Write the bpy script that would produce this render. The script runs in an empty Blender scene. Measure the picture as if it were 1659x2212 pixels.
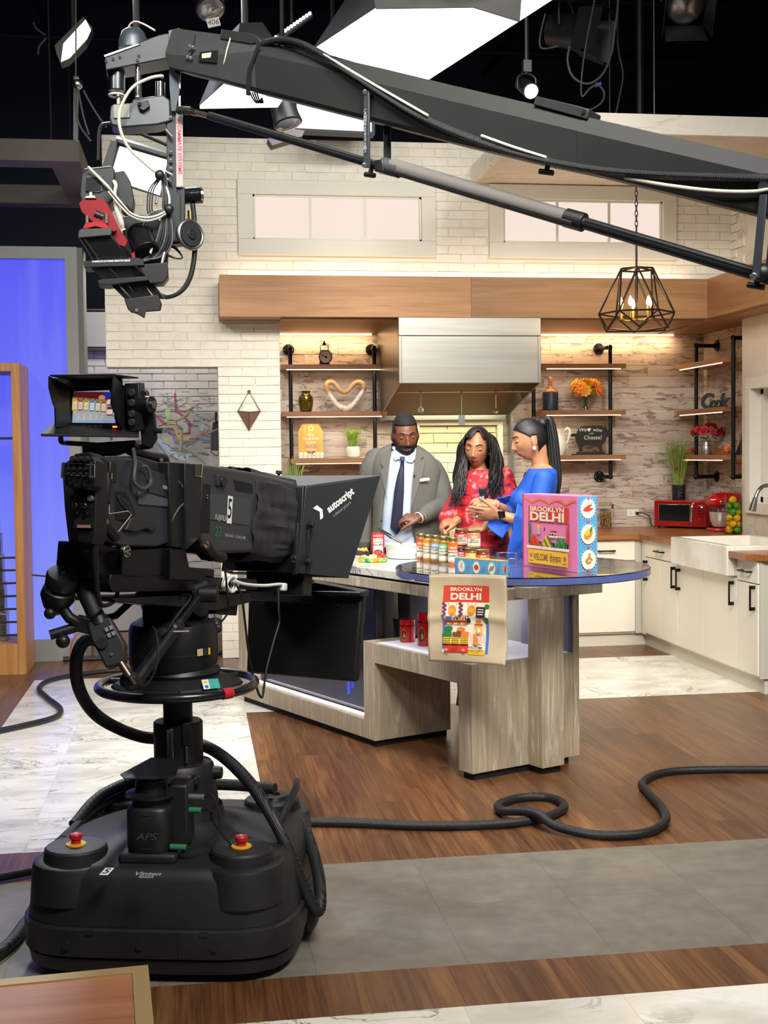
import bpy,bmesh,math,random
import numpy as np
from mathutils import Matrix,Vector,Euler
SC=bpy.context.scene
COL=SC.collection
R_=np.array([[0.9890231579733941,-0.018059739074586342,0.14665278318836145],[-0.14732117086539512,-0.04403524669852636,0.9881079746986403],[-0.011387080713850412,-0.9988667292851223,-0.046212460657905616]])
EYE=np.array([0.0,0.0,1.55]);FPX=2760.0
cam=bpy.data.cameras.new('camera');cam_o=bpy.data.objects.new('camera',cam);COL.objects.link(cam_o)
m_=Matrix.Identity(4)
for i_ in range(3):
 m_[i_][0]=R_[i_,0];m_[i_][1]=-R_[i_,1];m_[i_][2]=-R_[i_,2];m_[i_][3]=EYE[i_]
cam_o.matrix_world=m_
cam.sensor_fit='VERTICAL';cam.sensor_height=36.0;cam.lens=36.0*FPX/2212.0
cam.clip_start=0.05;cam.clip_end=60
SC.camera=cam_o
SC.view_settings.view_transform='Standard';SC.view_settings.look='None'
SC.view_settings.gamma=1.0;SC.view_settings.use_curve_mapping=False
SC.view_settings.exposure=0.0
world=bpy.data.worlds.new('studio_dark');SC.world=world;world.use_nodes=True
world.node_tree.nodes['Background'].inputs[0].default_value=(0.62,0.70,0.85,1)
world.node_tree.nodes['Background'].inputs[1].default_value=0.13
def area(name,loc,target,sx,sy,watts,col=(1,.95,.88),spread=180):
 l=bpy.data.lights.new(name,'AREA');l.shape='RECTANGLE';l.size=sx;l.size_y=sy
 l.energy=watts;l.color=col;l.spread=math.radians(spread)
 o=bpy.data.objects.new(name,l);COL.objects.link(o);o.location=loc
 d=Vector(target)-Vector(loc)
 o.rotation_euler=d.to_track_quat('-Z','Y').to_euler()
 return o
area('key_softbox_light',(1.15,6.6,3.55),(1.6,8.2,0.8),1.5,1.2,62,(1,.97,.92))
area('front_fill_left',(-0.4,1.6,5.5),(1.8,9.2,0.7),1.2,0.8,37,(1,.96,.88),60)  # unseen fill light added high in front, brightens the set from the left
area('front_fill_right',(3.4,1.4,5.5),(1.8,9.4,0.7),1.2,0.8,37,(1,.96,.88),60)  # its unseen counterpart, added to light the set from the right
area('floor_fill_near',(1.6,0.4,5.0),(0.9,3.9,0.0),1.8,1.2,112,(1,.96,.9),110)  # unseen fill added to brighten the near floor
area('island_fill',(1.1,2.0,5.4),(1.2,6.3,0.9),1.0,0.8,29,(1,.96,.9),50)  # added fill without a fixture, lifts the island front and the people
area('left_fill',(-3.4,1.5,5.3),(0.0,9.0,1.5),0.8,0.8,30,(1,.96,.9),70)  # unseen fill added overhead at the left, aimed at the set
area('back_lamp',(-0.6,7.6,4.5),(-0.1,5.0,1.0),0.6,0.4,40,(.9,.95,1),100)
def ray(px,py):return R_@np.array([px-829.5,py-1106.0,FPX])
def aY(px,py,Y):r=ray(px,py);return Vector(EYE+r*(Y/r[1]))
def aX(px,py,X):r=ray(px,py);return Vector(EYE+r*(X/r[0]))
def aZ(px,py,Z):r=ray(px,py);return Vector(EYE+r*((Z-EYE[2])/r[2]))
def aP(px,py,p,n):
 r=ray(px,py);n=np.array(n,float);t=((np.array(p)-EYE)@n)/(r@n);return Vector(EYE+r*t)
def lin(h):
 h=h.lstrip('#');c=[int(h[i:i+2],16)/255 for i in(0,2,4)]
 return tuple(x/12.92 if x<=.04045 else((x+.055)/1.055)**2.4 for x in c)+(1,)
_M={}
class NT:
 def __init__(s,m):s.t=m.node_tree;s.n=s.t.nodes;s.l=s.t.links;s.b=s.n['Principled BSDF']
 def new(s,typ,**kw):
  n=s.n.new(typ)
  for k,v in kw.items():
   if k.startswith('i_'):n.inputs[k[2:].replace('_',' ')].default_value=v
   else:setattr(n,k,v)
  return n
 def link(s,a,b):s.l.new(a,b)
 def ramp(s,fac,stops,interp='LINEAR'):
  r=s.new('ShaderNodeValToRGB');r.color_ramp.interpolation=interp
  e=r.color_ramp.elements
  while len(e)<len(stops):e.new(.5)
  for i,(p,c)in enumerate(stops):e[i].position=p;e[i].color=lin(c)if isinstance(c,str)else c
  s.link(fac,r.inputs[0]);return r.outputs[0]
 def pos(s,scale=(1,1,1),rnd=0.0,obj=False,rot=(0,0,0)):
  if obj:src=s.new('ShaderNodeTexCoord').outputs['Object']
  else:src=s.new('ShaderNodeNewGeometry').outputs['Position']
  mp=s.new('ShaderNodeMapping');mp.inputs['Scale'].default_value=scale;mp.inputs['Rotation'].default_value=rot
  s.link(src,mp.inputs[0])
  if rnd:
   oi=s.new('ShaderNodeObjectInfo');mu=s.new('ShaderNodeMath',operation='MULTIPLY');mu.inputs[1].default_value=rnd
   s.link(oi.outputs['Random'],mu.inputs[0])
   s.link(mu.outputs[0],mp.inputs['Location'])
  return mp.outputs[0]
 def noise(s,vec,scale,detail=4,dist=0,rough=.5):
  n=s.new('ShaderNodeTexNoise');n.inputs['Scale'].default_value=scale;n.inputs['Detail'].default_value=detail
  n.inputs['Distortion'].default_value=dist;n.inputs['Roughness'].default_value=rough
  s.link(vec,n.inputs['Vector']);return n.outputs[0]
 def mix(s,f,a,b,mode='MIX'):
  n=s.new('ShaderNodeMix',data_type='RGBA',blend_type=mode)
  for sock,v in((n.inputs[0],f),(n.inputs[6],a),(n.inputs[7],b)):
   if isinstance(v,(int,float)):sock.default_value=v
   elif isinstance(v,str):sock.default_value=lin(v)
   elif isinstance(v,tuple):sock.default_value=v
   else:s.link(v,sock)
  return n.outputs[2]
 def bump(s,h,st=.3,d=.002):
  b=s.new('ShaderNodeBump');b.inputs['Strength'].default_value=st;b.inputs['Distance'].default_value=d
  s.link(h,b.inputs['Height']);s.link(b.outputs[0],s.b.inputs['Normal'])
 def color(s,c):s.link(c,s.b.inputs['Base Color'])
def mat(name,col,rough=.5,metal=0,emit=0,emitc=None,var=0,vscale=8,bump=0,bscale=60,spec=None,trans=0,ior=1.45,coat=0,obj=False,alpha=None):
 if name in _M:return _M[name]
 m=bpy.data.materials.new(name);m.use_nodes=True;t=NT(m);b=t.b;_M[name]=m
 b.inputs['Base Color'].default_value=lin(col);b.inputs['Roughness'].default_value=rough;b.inputs['Metallic'].default_value=metal
 if spec is not None:b.inputs['Specular IOR Level'].default_value=spec
 if trans:b.inputs['Transmission Weight'].default_value=trans;b.inputs['IOR'].default_value=ior
 if coat:b.inputs['Coat Weight'].default_value=coat
 if emit:b.inputs['Emission Color'].default_value=lin(emitc or col);b.inputs['Emission Strength'].default_value=emit
 if var:
  n=t.noise(t.pos(),vscale,5)
  c=lin(col);lo=tuple(x*(1-var)for x in c[:3])+(1,);hi=tuple(min(1,x*(1+var))for x in c[:3])+(1,)
  t.color(t.ramp(n,[(.3,lo),(.7,hi)]))
 if bump:t.bump(t.noise(t.pos(),bscale,4),bump)
 m.diffuse_color=lin(col)
 return m
def newmat(name):
 m=bpy.data.materials.new(name);m.use_nodes=True;_M[name]=m;return m,NT(m)
def m_woodgrain(name,dark,mid,light,axis,rough=.45,scale=1.0,rnd=7.0,bump=.15,contrast=1.0):
 if name in _M:return _M[name]
 m,t=newmat(name)
 sc=[14,14,14];sc[axis]=1.1
 v=t.pos(tuple(x*scale for x in sc),rnd)
 n1=t.noise(v,1.0,6,1.2,.55)
 sc2=[90,90,90];sc2[axis]=3
 n2=t.noise(t.pos(tuple(x*scale for x in sc2),rnd),1.0,3,.3)
 c1=t.ramp(n1,[(.5-.22*contrast,dark),(.5,mid),(.5+.22*contrast,light)])
 c2=t.mix(.35,c1,t.ramp(n2,[(.35,dark),(.65,light)]),'MIX')
 oi=t.new('ShaderNodeObjectInfo')
 hv=t.new('ShaderNodeHueSaturation');t.link(c2,hv.inputs['Color'])
 mr=t.new('ShaderNodeMapRange');mr.inputs[3].default_value=.78;mr.inputs[4].default_value=1.22
 t.link(oi.outputs['Random'],mr.inputs[0])
 if rnd:t.link(mr.outputs[0],hv.inputs['Value'])
 t.color(hv.outputs[0]);t.b.inputs['Roughness'].default_value=rough
 t.bump(n2,bump,.001);return m
def m_marble(name,base='#e9e4d6',vein='#7d7a72',rough=.25,scale=1.0,rnd=40.0,rot=(0,0,.6)):
 if name in _M:return _M[name]
 m,t=newmat(name)
 v=t.pos((1.15*scale,1.9*scale,1.6*scale),rnd,rot=rot)
 n=t.noise(v,1.5,8,2.0,.58)
 a=t.new('ShaderNodeMath',operation='SUBTRACT');t.link(n,a.inputs[0]);a.inputs[1].default_value=.5
 b=t.new('ShaderNodeMath',operation='ABSOLUTE');t.link(a.outputs[0],b.inputs[0])
 veins=t.ramp(b.outputs[0],[(0,(1,1,1,1)),(.008,(.6,.6,.6,1)),(.024,(0,0,0,1))])
 n2=t.noise(v,.9,3);mask=t.ramp(n2,[(.42,(0.08,0.08,0.08,1)),(.62,(1,1,1,1))])
 f=t.mix(1.0,veins,mask,'MULTIPLY')
 cl=t.ramp(t.noise(v,2.2,4),[(.35,'#d8d3c6'),(.6,base)])
 t.color(t.mix(f,cl,vein));t.b.inputs['Roughness'].default_value=rough;return m
BLK=mat('black_plastic','#17181a',.45,var=.25,vscale=30)
BLK2=mat('black_matte','#0e0f10',.7)
BLKM=mat('black_painted_metal','#101113',.35,.3)
DGRY=mat('dark_grey_plastic','#2a2b2d',.5)
CHROME=mat('chrome','#d8d8d6',.12,1)
STEEL=mat('brushed_steel','#b9b8b2',.3,1)
WHITE=mat('white_plastic','#e8e6e0',.5)
def spl(pts,k=8,closed=False):
 P=[Vector(p)for p in pts];n=len(P);out=[]
 rng=range(n if closed else n-1)
 for i in rng:
  p0=P[(i-1)%n]if(closed or i>0)else P[0]*2-P[1]
  p1=P[i];p2=P[(i+1)%n]
  p3=P[(i+2)%n]if(closed or i+2<n)else P[-1]*2-P[-2]
  for j in range(k):
   t=j/k
   out.append(.5*((2*p1)+(p2-p0)*t+(2*p0-5*p1+4*p2-p3)*t*t+(3*p1-p0-3*p2+p3)*t**3))
 if not closed:out.append(P[-1])
 return out
class MB:
 def __init__(s,M=None):s.v=[];s.f=[];s.m=[];s.M=M
 def add(s,vs,fs,m=0):
  o=len(s.v)
  if s.M is not None:vs=[s.M@Vector(v)for v in vs]
  s.v.extend([tuple(v)for v in vs]);s.f.extend([tuple(i+o for i in f)for f in fs]);s.m.extend([m]*len(fs));return s
 def box(s,c,d,rot=None,m=0):
  x,y,z=(k/2 for k in d);c=Vector(c)
  vs=[Vector(p)for p in((-x,-y,-z),(x,-y,-z),(x,y,-z),(-x,y,-z),(-x,-y,z),(x,-y,z),(x,y,z),(-x,y,z))]
  if rot is not None:
   r=rot if isinstance(rot,Matrix)else Euler(rot).to_matrix()
   vs=[r@v for v in vs]
  return s.add([v+c for v in vs],[(0,3,2,1),(4,5,6,7),(0,1,5,4),(1,2,6,5),(2,3,7,6),(3,0,4,7)],m)
 def bb(s,a,b,m=0):return s.box([(p+q)/2 for p,q in zip(a,b)],[abs(q-p)for p,q in zip(a,b)],None,m)
 def prism(s,poly,ext,m=0):
  n=len(poly);e=Vector(ext);P=[Vector(p)for p in poly]
  nrm=Vector((0,0,0))
  for i in range(n):nrm+=P[i].cross(P[(i+1)%n])
  if nrm.dot(e)>0:P.reverse()
  vs=P+[p+e for p in P]
  fs=[tuple(range(n)),tuple(range(2*n-1,n-1,-1))]+[((i+1)%n,i,n+i,n+(i+1)%n)for i in range(n)]
  return s.add(vs,fs,m)
 def cyl(s,a,b,r,r2=None,n=16,m=0,cap=True):
  a=Vector(a);b=Vector(b);r2=r if r2 is None else r2;d=(b-a).normalized()
  u=d.orthogonal().normalized();w=d.cross(u);vs=[]
  for p,q in((a,r),(b,r2)):
   for i in range(n):
    t=2*math.pi*i/n;vs.append(p+(u*math.cos(t)+w*math.sin(t))*q)
  fs=[(i,(i+1)%n,n+(i+1)%n,n+i)for i in range(n)]
  if cap:fs+=[tuple(range(n-1,-1,-1)),tuple(range(n,2*n))]
  return s.add(vs,fs,m)
 def tube(s,pts,r,n=8,m=0,closed=False,cap=True,flat=None):
  P=[Vector(p)for p in pts];L=len(P)
  if L<2:return s
  rr=r if isinstance(r,(list,tuple))else[r]*L
  if len(rr)!=L:rr=[rr[min(int(i*(len(rr)-1)/(L-1)),len(rr)-2)]*(1-(i*(len(rr)-1)/(L-1))%1)+rr[min(int(i*(len(rr)-1)/(L-1))+1,len(rr)-1)]*((i*(len(rr)-1)/(L-1))%1)for i in range(L)]
  u=None;vs=[]
  for i in range(L):
   if closed:d=P[(i+1)%L]-P[i-1]
   else:d=P[min(i+1,L-1)]-P[max(i-1,0)]
   if d.length<1e-9:d=Vector((0,0,1))
   d.normalize()
   if u is None:
    u=d.orthogonal().normalized()if flat is None else(Vector(flat)-d*d.dot(Vector(flat))).normalized()
   else:
    u=u-d*u.dot(d)
    u=u.normalized()if u.length>1e-6 else d.orthogonal().normalized()
   w=d.cross(u)
   for k in range(n):
    t=2*math.pi*k/n;vs.append(P[i]+(u*math.cos(t)+w*math.sin(t))*rr[i])
  fs=[]
  for i in range(L if closed else L-1):
   a=i*n;b=((i+1)%L)*n
   fs+=[(a+k,a+(k+1)%n,b+(k+1)%n,b+k)for k in range(n)]
  if cap and not closed:fs+=[tuple(range(n-1,-1,-1)),tuple(range((L-1)*n,L*n))]
  return s.add(vs,fs,m)
 def lathe(s,c,prof,n=24,m=0,M=None,cap=True):
  c=Vector(c);vs=[];L=len(prof)
  for r,z in prof:
   for i in range(n):
    t=2*math.pi*i/n;p=Vector((r*math.cos(t),r*math.sin(t),z))
    if M is not None:p=M@p
    vs.append(c+p)
  fs=[(j*n+i,j*n+(i+1)%n,(j+1)*n+(i+1)%n,(j+1)*n+i)for j in range(L-1)for i in range(n)]
  if cap:fs+=[tuple(range(n-1,-1,-1)),tuple(range((L-1)*n,L*n))]
  return s.add(vs,fs,m)
 def ell(s,c,r,n=12,k=8,m=0,rot=None):
  if isinstance(r,(int,float)):r=(r,r,r)
  c=Vector(c);vs=[];fs=[]
  for j in range(1,k):
   a=math.pi*j/k
   for i in range(n):
    t=2*math.pi*i/n;p=Vector((math.sin(a)*math.cos(t)*r[0],math.sin(a)*math.sin(t)*r[1],math.cos(a)*r[2]))
    vs.append(c+(rot@p if rot is not None else p))
  top=Vector((0,0,r[2]));
  if rot is not None:top=rot@top
  vs+=[c+top,c-top];T=len(vs)-2
  for j in range(k-2):fs+=[(j*n+i,(j+1)*n+i,(j+1)*n+(i+1)%n,j*n+(i+1)%n)for i in range(n)]
  fs+=[(T,i,(i+1)%n)for i in range(n)];b=(k-2)*n
  fs+=[(T+1,b+(i+1)%n,b+i)for i in range(n)]
  return s.add(vs,fs,m)
 def torus(s,c,R,r,axis=(0,0,1),n=32,k=10,m=0):
  q=Vector(axis).to_track_quat('Z','Y');c=Vector(c)
  return s.tube([c+q@Vector((R*math.cos(2*math.pi*i/n),R*math.sin(2*math.pi*i/n),0))for i in range(n)],r,k,m,True)
 def surf(s,fn,nu,nv,cu=False,m=0):
  vs=[fn(i/(nu if cu else nu-1),j/(nv-1))for j in range(nv)for i in range(nu)]
  fs=[(j*nu+i,j*nu+(i+1)%nu,(j+1)*nu+(i+1)%nu,(j+1)*nu+i)for j in range(nv-1)for i in range(nu if cu else nu-1)]
  return s.add(vs,fs,m)
 def mesh(s,name,mats,smooth=True,ang=35):
  me=bpy.data.meshes.new(name);me.from_pydata(s.v,[],s.f)
  for mm in(mats if isinstance(mats,(list,tuple))else[mats]):me.materials.append(mm)
  me.polygons.foreach_set('material_index',s.m)
  if smooth:
   me.polygons.foreach_set('use_smooth',[True]*len(s.f));me.set_sharp_from_angle(angle=math.radians(ang))
  me.update();return me
 def build(s,name,mats,parent=None,bevel=0,smooth=True,ang=35,label=None,seg=2,solid=0,subsurf=0):
  o=bpy.data.objects.new(name,s.mesh(name,mats,smooth,ang));COL.objects.link(o)
  if parent is not None:adopt(o,parent)
  if solid:
   md=o.modifiers.new('solid','SOLIDIFY');md.thickness=solid;md.offset=0
  if subsurf:
   md=o.modifiers.new('sub','SUBSURF');md.levels=subsurf;md.render_levels=subsurf
  if bevel:
   md=o.modifiers.new('bevel','BEVEL');md.width=bevel;md.segments=seg;md.limit_method='ANGLE';md.angle_limit=math.radians(40)
  if label:o['label']=label
  return o
def adopt(o,parent):
 o.parent=parent
 if parent.parent is None:o.matrix_parent_inverse=parent.matrix_basis.inverted()
def tag(o,label,cat,group=None):
 o['label']=label;o['category']=cat
 if group:o['group']=group
 return o
def thing(name,label,cat,loc=(0,0,0),group=None):
 o=bpy.data.objects.new(name,None);COL.objects.link(o);o.location=loc;o.empty_display_size=.1
 o.matrix_basis=Matrix.Translation(Vector(loc))
 return tag(o,label,cat,group)
def struct(o):o['kind']='structure';return o
def copy_tree(o,parent=None):
 c=o.copy();COL.objects.link(c)
 if parent is not None:c.parent=parent
 for ch in list(o.children):copy_tree(ch,c)
 return c
def rotZ(a):return Matrix.Rotation(a,4,'Z')
def frame(o,rz=0):return Matrix.Translation(Vector(o))@rotZ(rz)
_unit={}
def unit_box(key,mats,bev=.03,seed=0,jit=0):
 """a shared, slightly irregular unit box with chamfered front edges"""
 if key in _unit:return _unit[key]
 r=random.Random(seed);mb=MB();h=.5
 j=lambda:r.uniform(-jit,jit)
 vs=[(-h,-h,-h),(h,-h,-h),(h,h,-h),(-h,h,-h),(-h,-h,h),(h,-h,h),(h,h,h),(-h,h,h)]
 mb.add([(x+j(),y+j(),z+j())for x,y,z in vs],[(0,3,2,1),(4,5,6,7),(0,1,5,4),(1,2,6,5),(2,3,7,6),(3,0,4,7)])
 _unit[key]=mb.mesh(key,mats,False);return _unit[key]
def piece(name,me,c,d,parent,rot=None,bevel=0):
 o=bpy.data.objects.new(name,me);COL.objects.link(o);adopt(o,parent)
 o.location=c;o.scale=d
 if rot:o.rotation_euler=rot
 return o
def text_mesh(s,size=1.0,bold=0.0,shear=0.0,spacing=1.0,align='CENTER'):
 cu=bpy.data.curves.new('txt','FONT');cu.body=s;cu.size=size;cu.align_x=align;cu.align_y='CENTER'
 cu.offset=bold;cu.shear=shear;cu.space_character=spacing;cu.resolution_u=3
 o=bpy.data.objects.new('txt',cu);COL.objects.link(o)
 bpy.context.view_layer.update()
 me=bpy.data.meshes.new_from_object(o.evaluated_get(bpy.context.evaluated_depsgraph_get()))
 vs=[tuple(v.co)for v in me.vertices];fs=[tuple(p.vertices)for p in me.polygons]
 bpy.data.objects.remove(o);bpy.data.curves.remove(cu);bpy.data.meshes.remove(me)
 return vs,fs
class Art:
 """flat print: polygons laid on a plane (origin, right, up, normal) in metres, each layer 0.2 mm above the last"""
 def __init__(s,o,u,v,mats,base=.0006,step=.00025,bend=None):
  s.o=Vector(o);s.u=Vector(u).normalized();s.v=Vector(v).normalized();s.n=s.u.cross(s.v).normalized()
  s.mats=list(mats);s.mb=MB();s.z=base;s.step=step;s.bend=bend
 def mi(s,m):
  if m not in s.mats:s.mats.append(m)
  return s.mats.index(m)
 def pt(s,x,y):
  if s.bend:return s.bend(x,y,s.z)
  return s.o+s.u*x+s.v*y+s.n*s.z
 def poly(s,pts,m):
  s.mb.add([s.pt(x,y)for x,y in pts],[tuple(range(len(pts)))],s.mi(m));s.z+=s.step*.2;return s
 def rect(s,x0,y0,x1,y1,m):
  if s.bend:
   nx=8;ny=max(1,int(abs(y1-y0)/.012)+1)
   for j in range(ny):
    for i in range(nx):
     q=[(x0+(x1-x0)*(i+a)/nx,y0+(y1-y0)*(j+b)/ny)for a,b in((0,0),(1,0),(1,1),(0,1))]
     s.mb.add([s.pt(*k)for k in q],[(0,1,2,3)],s.mi(m))
   s.z+=s.step*.2;return s
  return s.poly([(x0,y0),(x1,y0),(x1,y1),(x0,y1)],m)
 def ell(s,x,y,rx,ry,m,n=16,a=0):
  ca,sa=math.cos(a),math.sin(a)
  return s.poly([(x+rx*math.cos(t)*ca-ry*math.sin(t)*sa,y+rx*math.cos(t)*sa+ry*math.sin(t)*ca)for t in[2*math.pi*i/n for i in range(n)]],m)
 def line(s,pts,w,m):
  for(x0,y0),(x1,y1)in zip(pts,pts[1:]):
   L=math.hypot(x1-x0,y1-y0)or 1;nx,ny=-(y1-y0)/L*w/2,(x1-x0)/L*w/2
   s.mb.add([s.pt(x0+nx,y0+ny),s.pt(x0-nx,y0-ny),s.pt(x1-nx,y1-ny),s.pt(x1+nx,y1+ny)],[(0,1,2,3)],s.mi(m))
  s.z+=s.step*.2;return s
 def text(s,t,x,y,size,m,bold=0,shear=0,a=0,sx=1,spacing=1,align='CENTER'):
  vs,fs=text_mesh(t,size,bold,shear,spacing,align);ca,sa=math.cos(a),math.sin(a)
  s.mb.add([s.pt(x+(p[0]*sx)*ca-p[1]*sa,y+p[0]*sx*sa+p[1]*ca)for p in vs],fs,s.mi(m));s.z+=s.step;return s
 def fit(s,t,x,y,h,w,m,bold=0):
  vs,fs=text_mesh(t,1.0,bold/max(h,.001)*.7,0);X=[p[0]for p in vs];Y=[p[1]for p in vs];x0,x1,y0,y1=min(X),max(X),min(Y),max(Y)
  s.mb.add([s.pt(x+((p[0]-x0)/(x1-x0)-.5)*w,y+((p[1]-y0)/(y1-y0)-.5)*h)for p in vs],fs,s.mi(m));s.z+=s.step;return s
 def up(s):s.z+=s.step;return s
 def build(s,name,parent,label=None):return s.mb.build(name,s.mats,parent,smooth=False,label=label)
RND=random.Random(11)
# ================================================================== THE SETTING
W_FLOOR=m_woodgrain('floor_wood','#472a1a','#643e27','#8f643c',1,.32,1.0,9.0,.08,1.1)
MARB_T=m_marble('floor_marble','#f8f4ea','#7f7b72',.22,1.15,30.0,(0,0,2.25))
m,t=newmat('floor_grey_stone')
n1=t.noise(t.pos((1,2.5,1),9),2.2,6,.6);n2=t.noise(t.pos((1,1,1),9),14,5)
t.color(t.mix(.4,t.ramp(n1,[(.3,'#6f6a61'),(.7,'#858075')]),t.ramp(n2,[(.35,'#6c675d'),(.7,'#918b7e')])))
t.b.inputs['Roughness'].default_value=.38;GREY_T=m
SLAB=mat('subfloor','#241a14',.8)
floor=struct(MB().bb((-4,-1.5,-.08),(5.5,13,-.010)).build('floor',SLAB,smooth=False))
def lay(name,me,x0,y0,x1,y1,gap=.0006):
 piece(name,me,((x0+x1)/2,(y0+y1)/2,-.005),(x1-x0-gap,y1-y0-gap,.010),floor)
UB_W=unit_box('floorplank',[W_FLOOR]);UB_M=unit_box('floormarble',[MARB_T]);UB_G=unit_box('floorgrey',[GREY_T])
def planks(x0,x1,y0,y1,w=.121,L=1.05):
 n=max(1,round((x1-x0)/w));w=(x1-x0)/n
 for i in range(n):
  y=y0
  if y1-y0>.6:cuts=[y0];c=y0+L*RND.uniform(.25,1.0)
  else:cuts=[y0];c=y1+1
  while c<y1-.15:cuts.append(c);c+=L*RND.uniform(.85,1.15)
  cuts.append(y1)
  for a,b in zip(cuts,cuts[1:]):lay('plank',UB_W,x0+i*w,a,x0+(i+1)*w,b)
def tiles(name,me,xs,ys):
 for a,b in zip(xs,xs[1:]):
  for c,d in zip(ys,ys[1:]):lay(name,me,a,c,b,d)
planks(.285,3.56,4.745,7.66);planks(-1.2,.285,4.745,5.10,L=2);planks(-.5,2.45,3.44,3.725,L=2)
planks(-2.3,-1.12,5.10,9.95,w=.13,L=1.6);planks(.285,3.56,9.17,9.72,L=2);planks(-1.12,.285,9.07,11.4,w=.13,L=1.3)
tiles('marble_tile',UB_M,[-1.12,-.69,-.205,.285],[5.10+.48*i for i in range(8)]+[9.07])
tiles('marble_tile',UB_M,[.285+.468*i for i in range(8)],[7.66,8.16,8.66,9.17])
tiles('marble_tile',UB_M,[-.2+.46*i for i in range(6)],[2.96,3.44])
tiles('grey_tile',UB_G,[-1.05+.4617*i for i in range(9)],[3.725,4.235,4.745])
DARK=mat('studio_haze_black','#151a23',.9)  # the dark blue haze of the studio is put into this colour
struct(MB().bb((-4,13,0),(5.5,13.1,6)).build('wall_back',DARK,smooth=False))
struct(MB().bb((-4.1,-1.5,0),(-4,13.1,6)).build('wall_left',DARK,smooth=False))
struct(MB().bb((5.5,-1.5,0),(5.6,13.1,6)).build('wall_right',DARK,smooth=False))
struct(MB().bb((-4.1,-1.5,6),(5.6,13.1,6.1)).build('ceiling',DARK,smooth=False))
m,t=newmat('white_brick_paint')
n1=t.noise(t.pos((1,1,1),5),9,5);t.color(t.ramp(n1,[(.3,'#e3ddcd'),(.7,'#efeadb')]))
t.b.inputs['Roughness'].default_value=.55;t.bump(t.noise(t.pos((1,1,1),5),45,5),.5,.004);BRICK=m
MORTAR=mat('white_mortar','#e0d9c9',.8,bump=.3,bscale=80)
m,t=newmat('grey_brick_paint')
n1=t.noise(t.pos((1,1,1),5),9,5);t.color(t.ramp(n1,[(.3,'#a7a299'),(.7,'#b5b0a6')]))
t.b.inputs['Roughness'].default_value=.6;t.bump(t.noise(t.pos((1,1,1),5),45,5),.5,.004);BRICKG=m
MORTARG=mat('grey_mortar','#98938a',.8)
YB=9.74
XR=aY(1582,470,YB).x
bw=MB()
bw.bb((-.63,YB+.007,2.86),(XR,YB+.2,3.92));bw.bb((-.63,YB+.007,2.21),(.66,YB+.2,2.86));bw.bb((.192,YB+.007,0),(.66,YB+.2,2.21))
bw.bb((.66,YB+.007,2.556),(XR,YB+.2,2.86))
brickwall=struct(bw.build('wall_kitchen',MORTAR,smooth=False))
UBK=[unit_box('brick%d'%i,[BRICK],seed=i,jit=.035)for i in range(4)]
UBKG=[unit_box('brickg%d'%i,[BRICKG],seed=i+9,jit=.035)for i in range(4)]
def bricks(parent,regions,Y,ub,bwid=.2,bh=.0668,holes=(),cap=300,stuffmat=None,z00=0,depth=.03):
 out=[];ub4=ub
 x_lo=min(r[0]for r in regions);x_hi=max(r[2]for r in regions);z_lo=min(r[1]for r in regions);z_hi=max(r[3]for r in regions)
 k=0;z=z_lo
 while z<z_hi-.01:
  x=x_lo-(bwid/2 if k%2 else 0)
  while x<x_hi:
   for(a,b,c,d)in regions:
    p,q,r_,s_=max(x,a),max(z,b),min(x+bwid,c),min(z+bh,d)
    if r_-p<.03 or s_-q<.025:continue
    segs=[(p,r_)]
    for(ha,hb,hc,hd)in holes:
     if s_<=hb+.01 or q>=hd-.01:continue
     ns=[]
     for(u,v)in segs:
      if v<=ha or u>=hc:ns.append((u,v));continue
      if ha-u>.02:ns.append((u,ha))
      if v-hc>.02:ns.append((hc,v))
     segs=ns
    for(u,v)in segs:out.append((u,q,v,s_))
   x+=bwid
  z+=bh;k+=1
 RND.shuffle(out)if False else None
 out.sort(key=lambda e:-(e[2]-e[0])*(e[3]-e[1]))
 sm=MB()
 for i,(u,q,v,s_)in enumerate(out):
  g=.0065;c=((u+v)/2,Y+depth/2+RND.uniform(-.0025,.0025),(q+s_)/2);d=(v-u-g,depth,s_-q-g)
  if i<cap:piece('brick',ub4[i%4],c,d,parent,rot=(RND.uniform(-.006,.006),0,RND.uniform(-.008,.008)))
  else:sm.box(c,d)
 if sm.v:
  o=sm.build('cut_bricks',stuffmat,parent,smooth=False);o['kind']='stuff'
bricks(brickwall,[(-.63,2.86,XR,3.92),(-.63,2.21,.66,2.86),(.192,0,.66,2.21)],YB,UBK,holes=[(.36,3.047,1.87,3.61),(2.289,3.047,3.80,3.61),(.208,2.557,.7,2.86)],stuffmat=BRICK)
gb=struct(MB().bb((-1.6,11.512,0),(.9,11.6,2.62)).build('wall_passage',MORTARG,smooth=False))
bricks(gb,[(-1.05,1.85,.5,2.62),(-.2,0,.5,.9)],11.5,UBKG,cap=230,stuffmat=BRICKG)
GP=mat('grey_panel','#8d8b85',.6);BLKT=mat('black_trim','#141518',.5)
pn=struct(MB().bb((-1.05,11.40,2.50),(-.55,11.47,2.80)).build('trim_1',GP,smooth=False))
pt=struct(MB().bb((-1.05,11.38,2.465),(-.55,11.46,2.49)).build('trim_2',BLKT,smooth=False))
pt=struct(MB().bb((-1.05,11.38,2.81),(-.55,11.46,2.825)).build('trim_3',BLKT,smooth=False))
area('passage_fill',(-.25,10.15,3.2),(-.25,11.5,1.4),.5,.3,34,(1,.96,.9))  # added fill hidden behind the brick wall, brightens the passage
WTRIM=mat('window_trim_paint','#dcd8cb',.5)
PANE=mat('backlit_pane','#3a3530',1.0,emit=.93,emitc='#fdebdd',spec=0)
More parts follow.
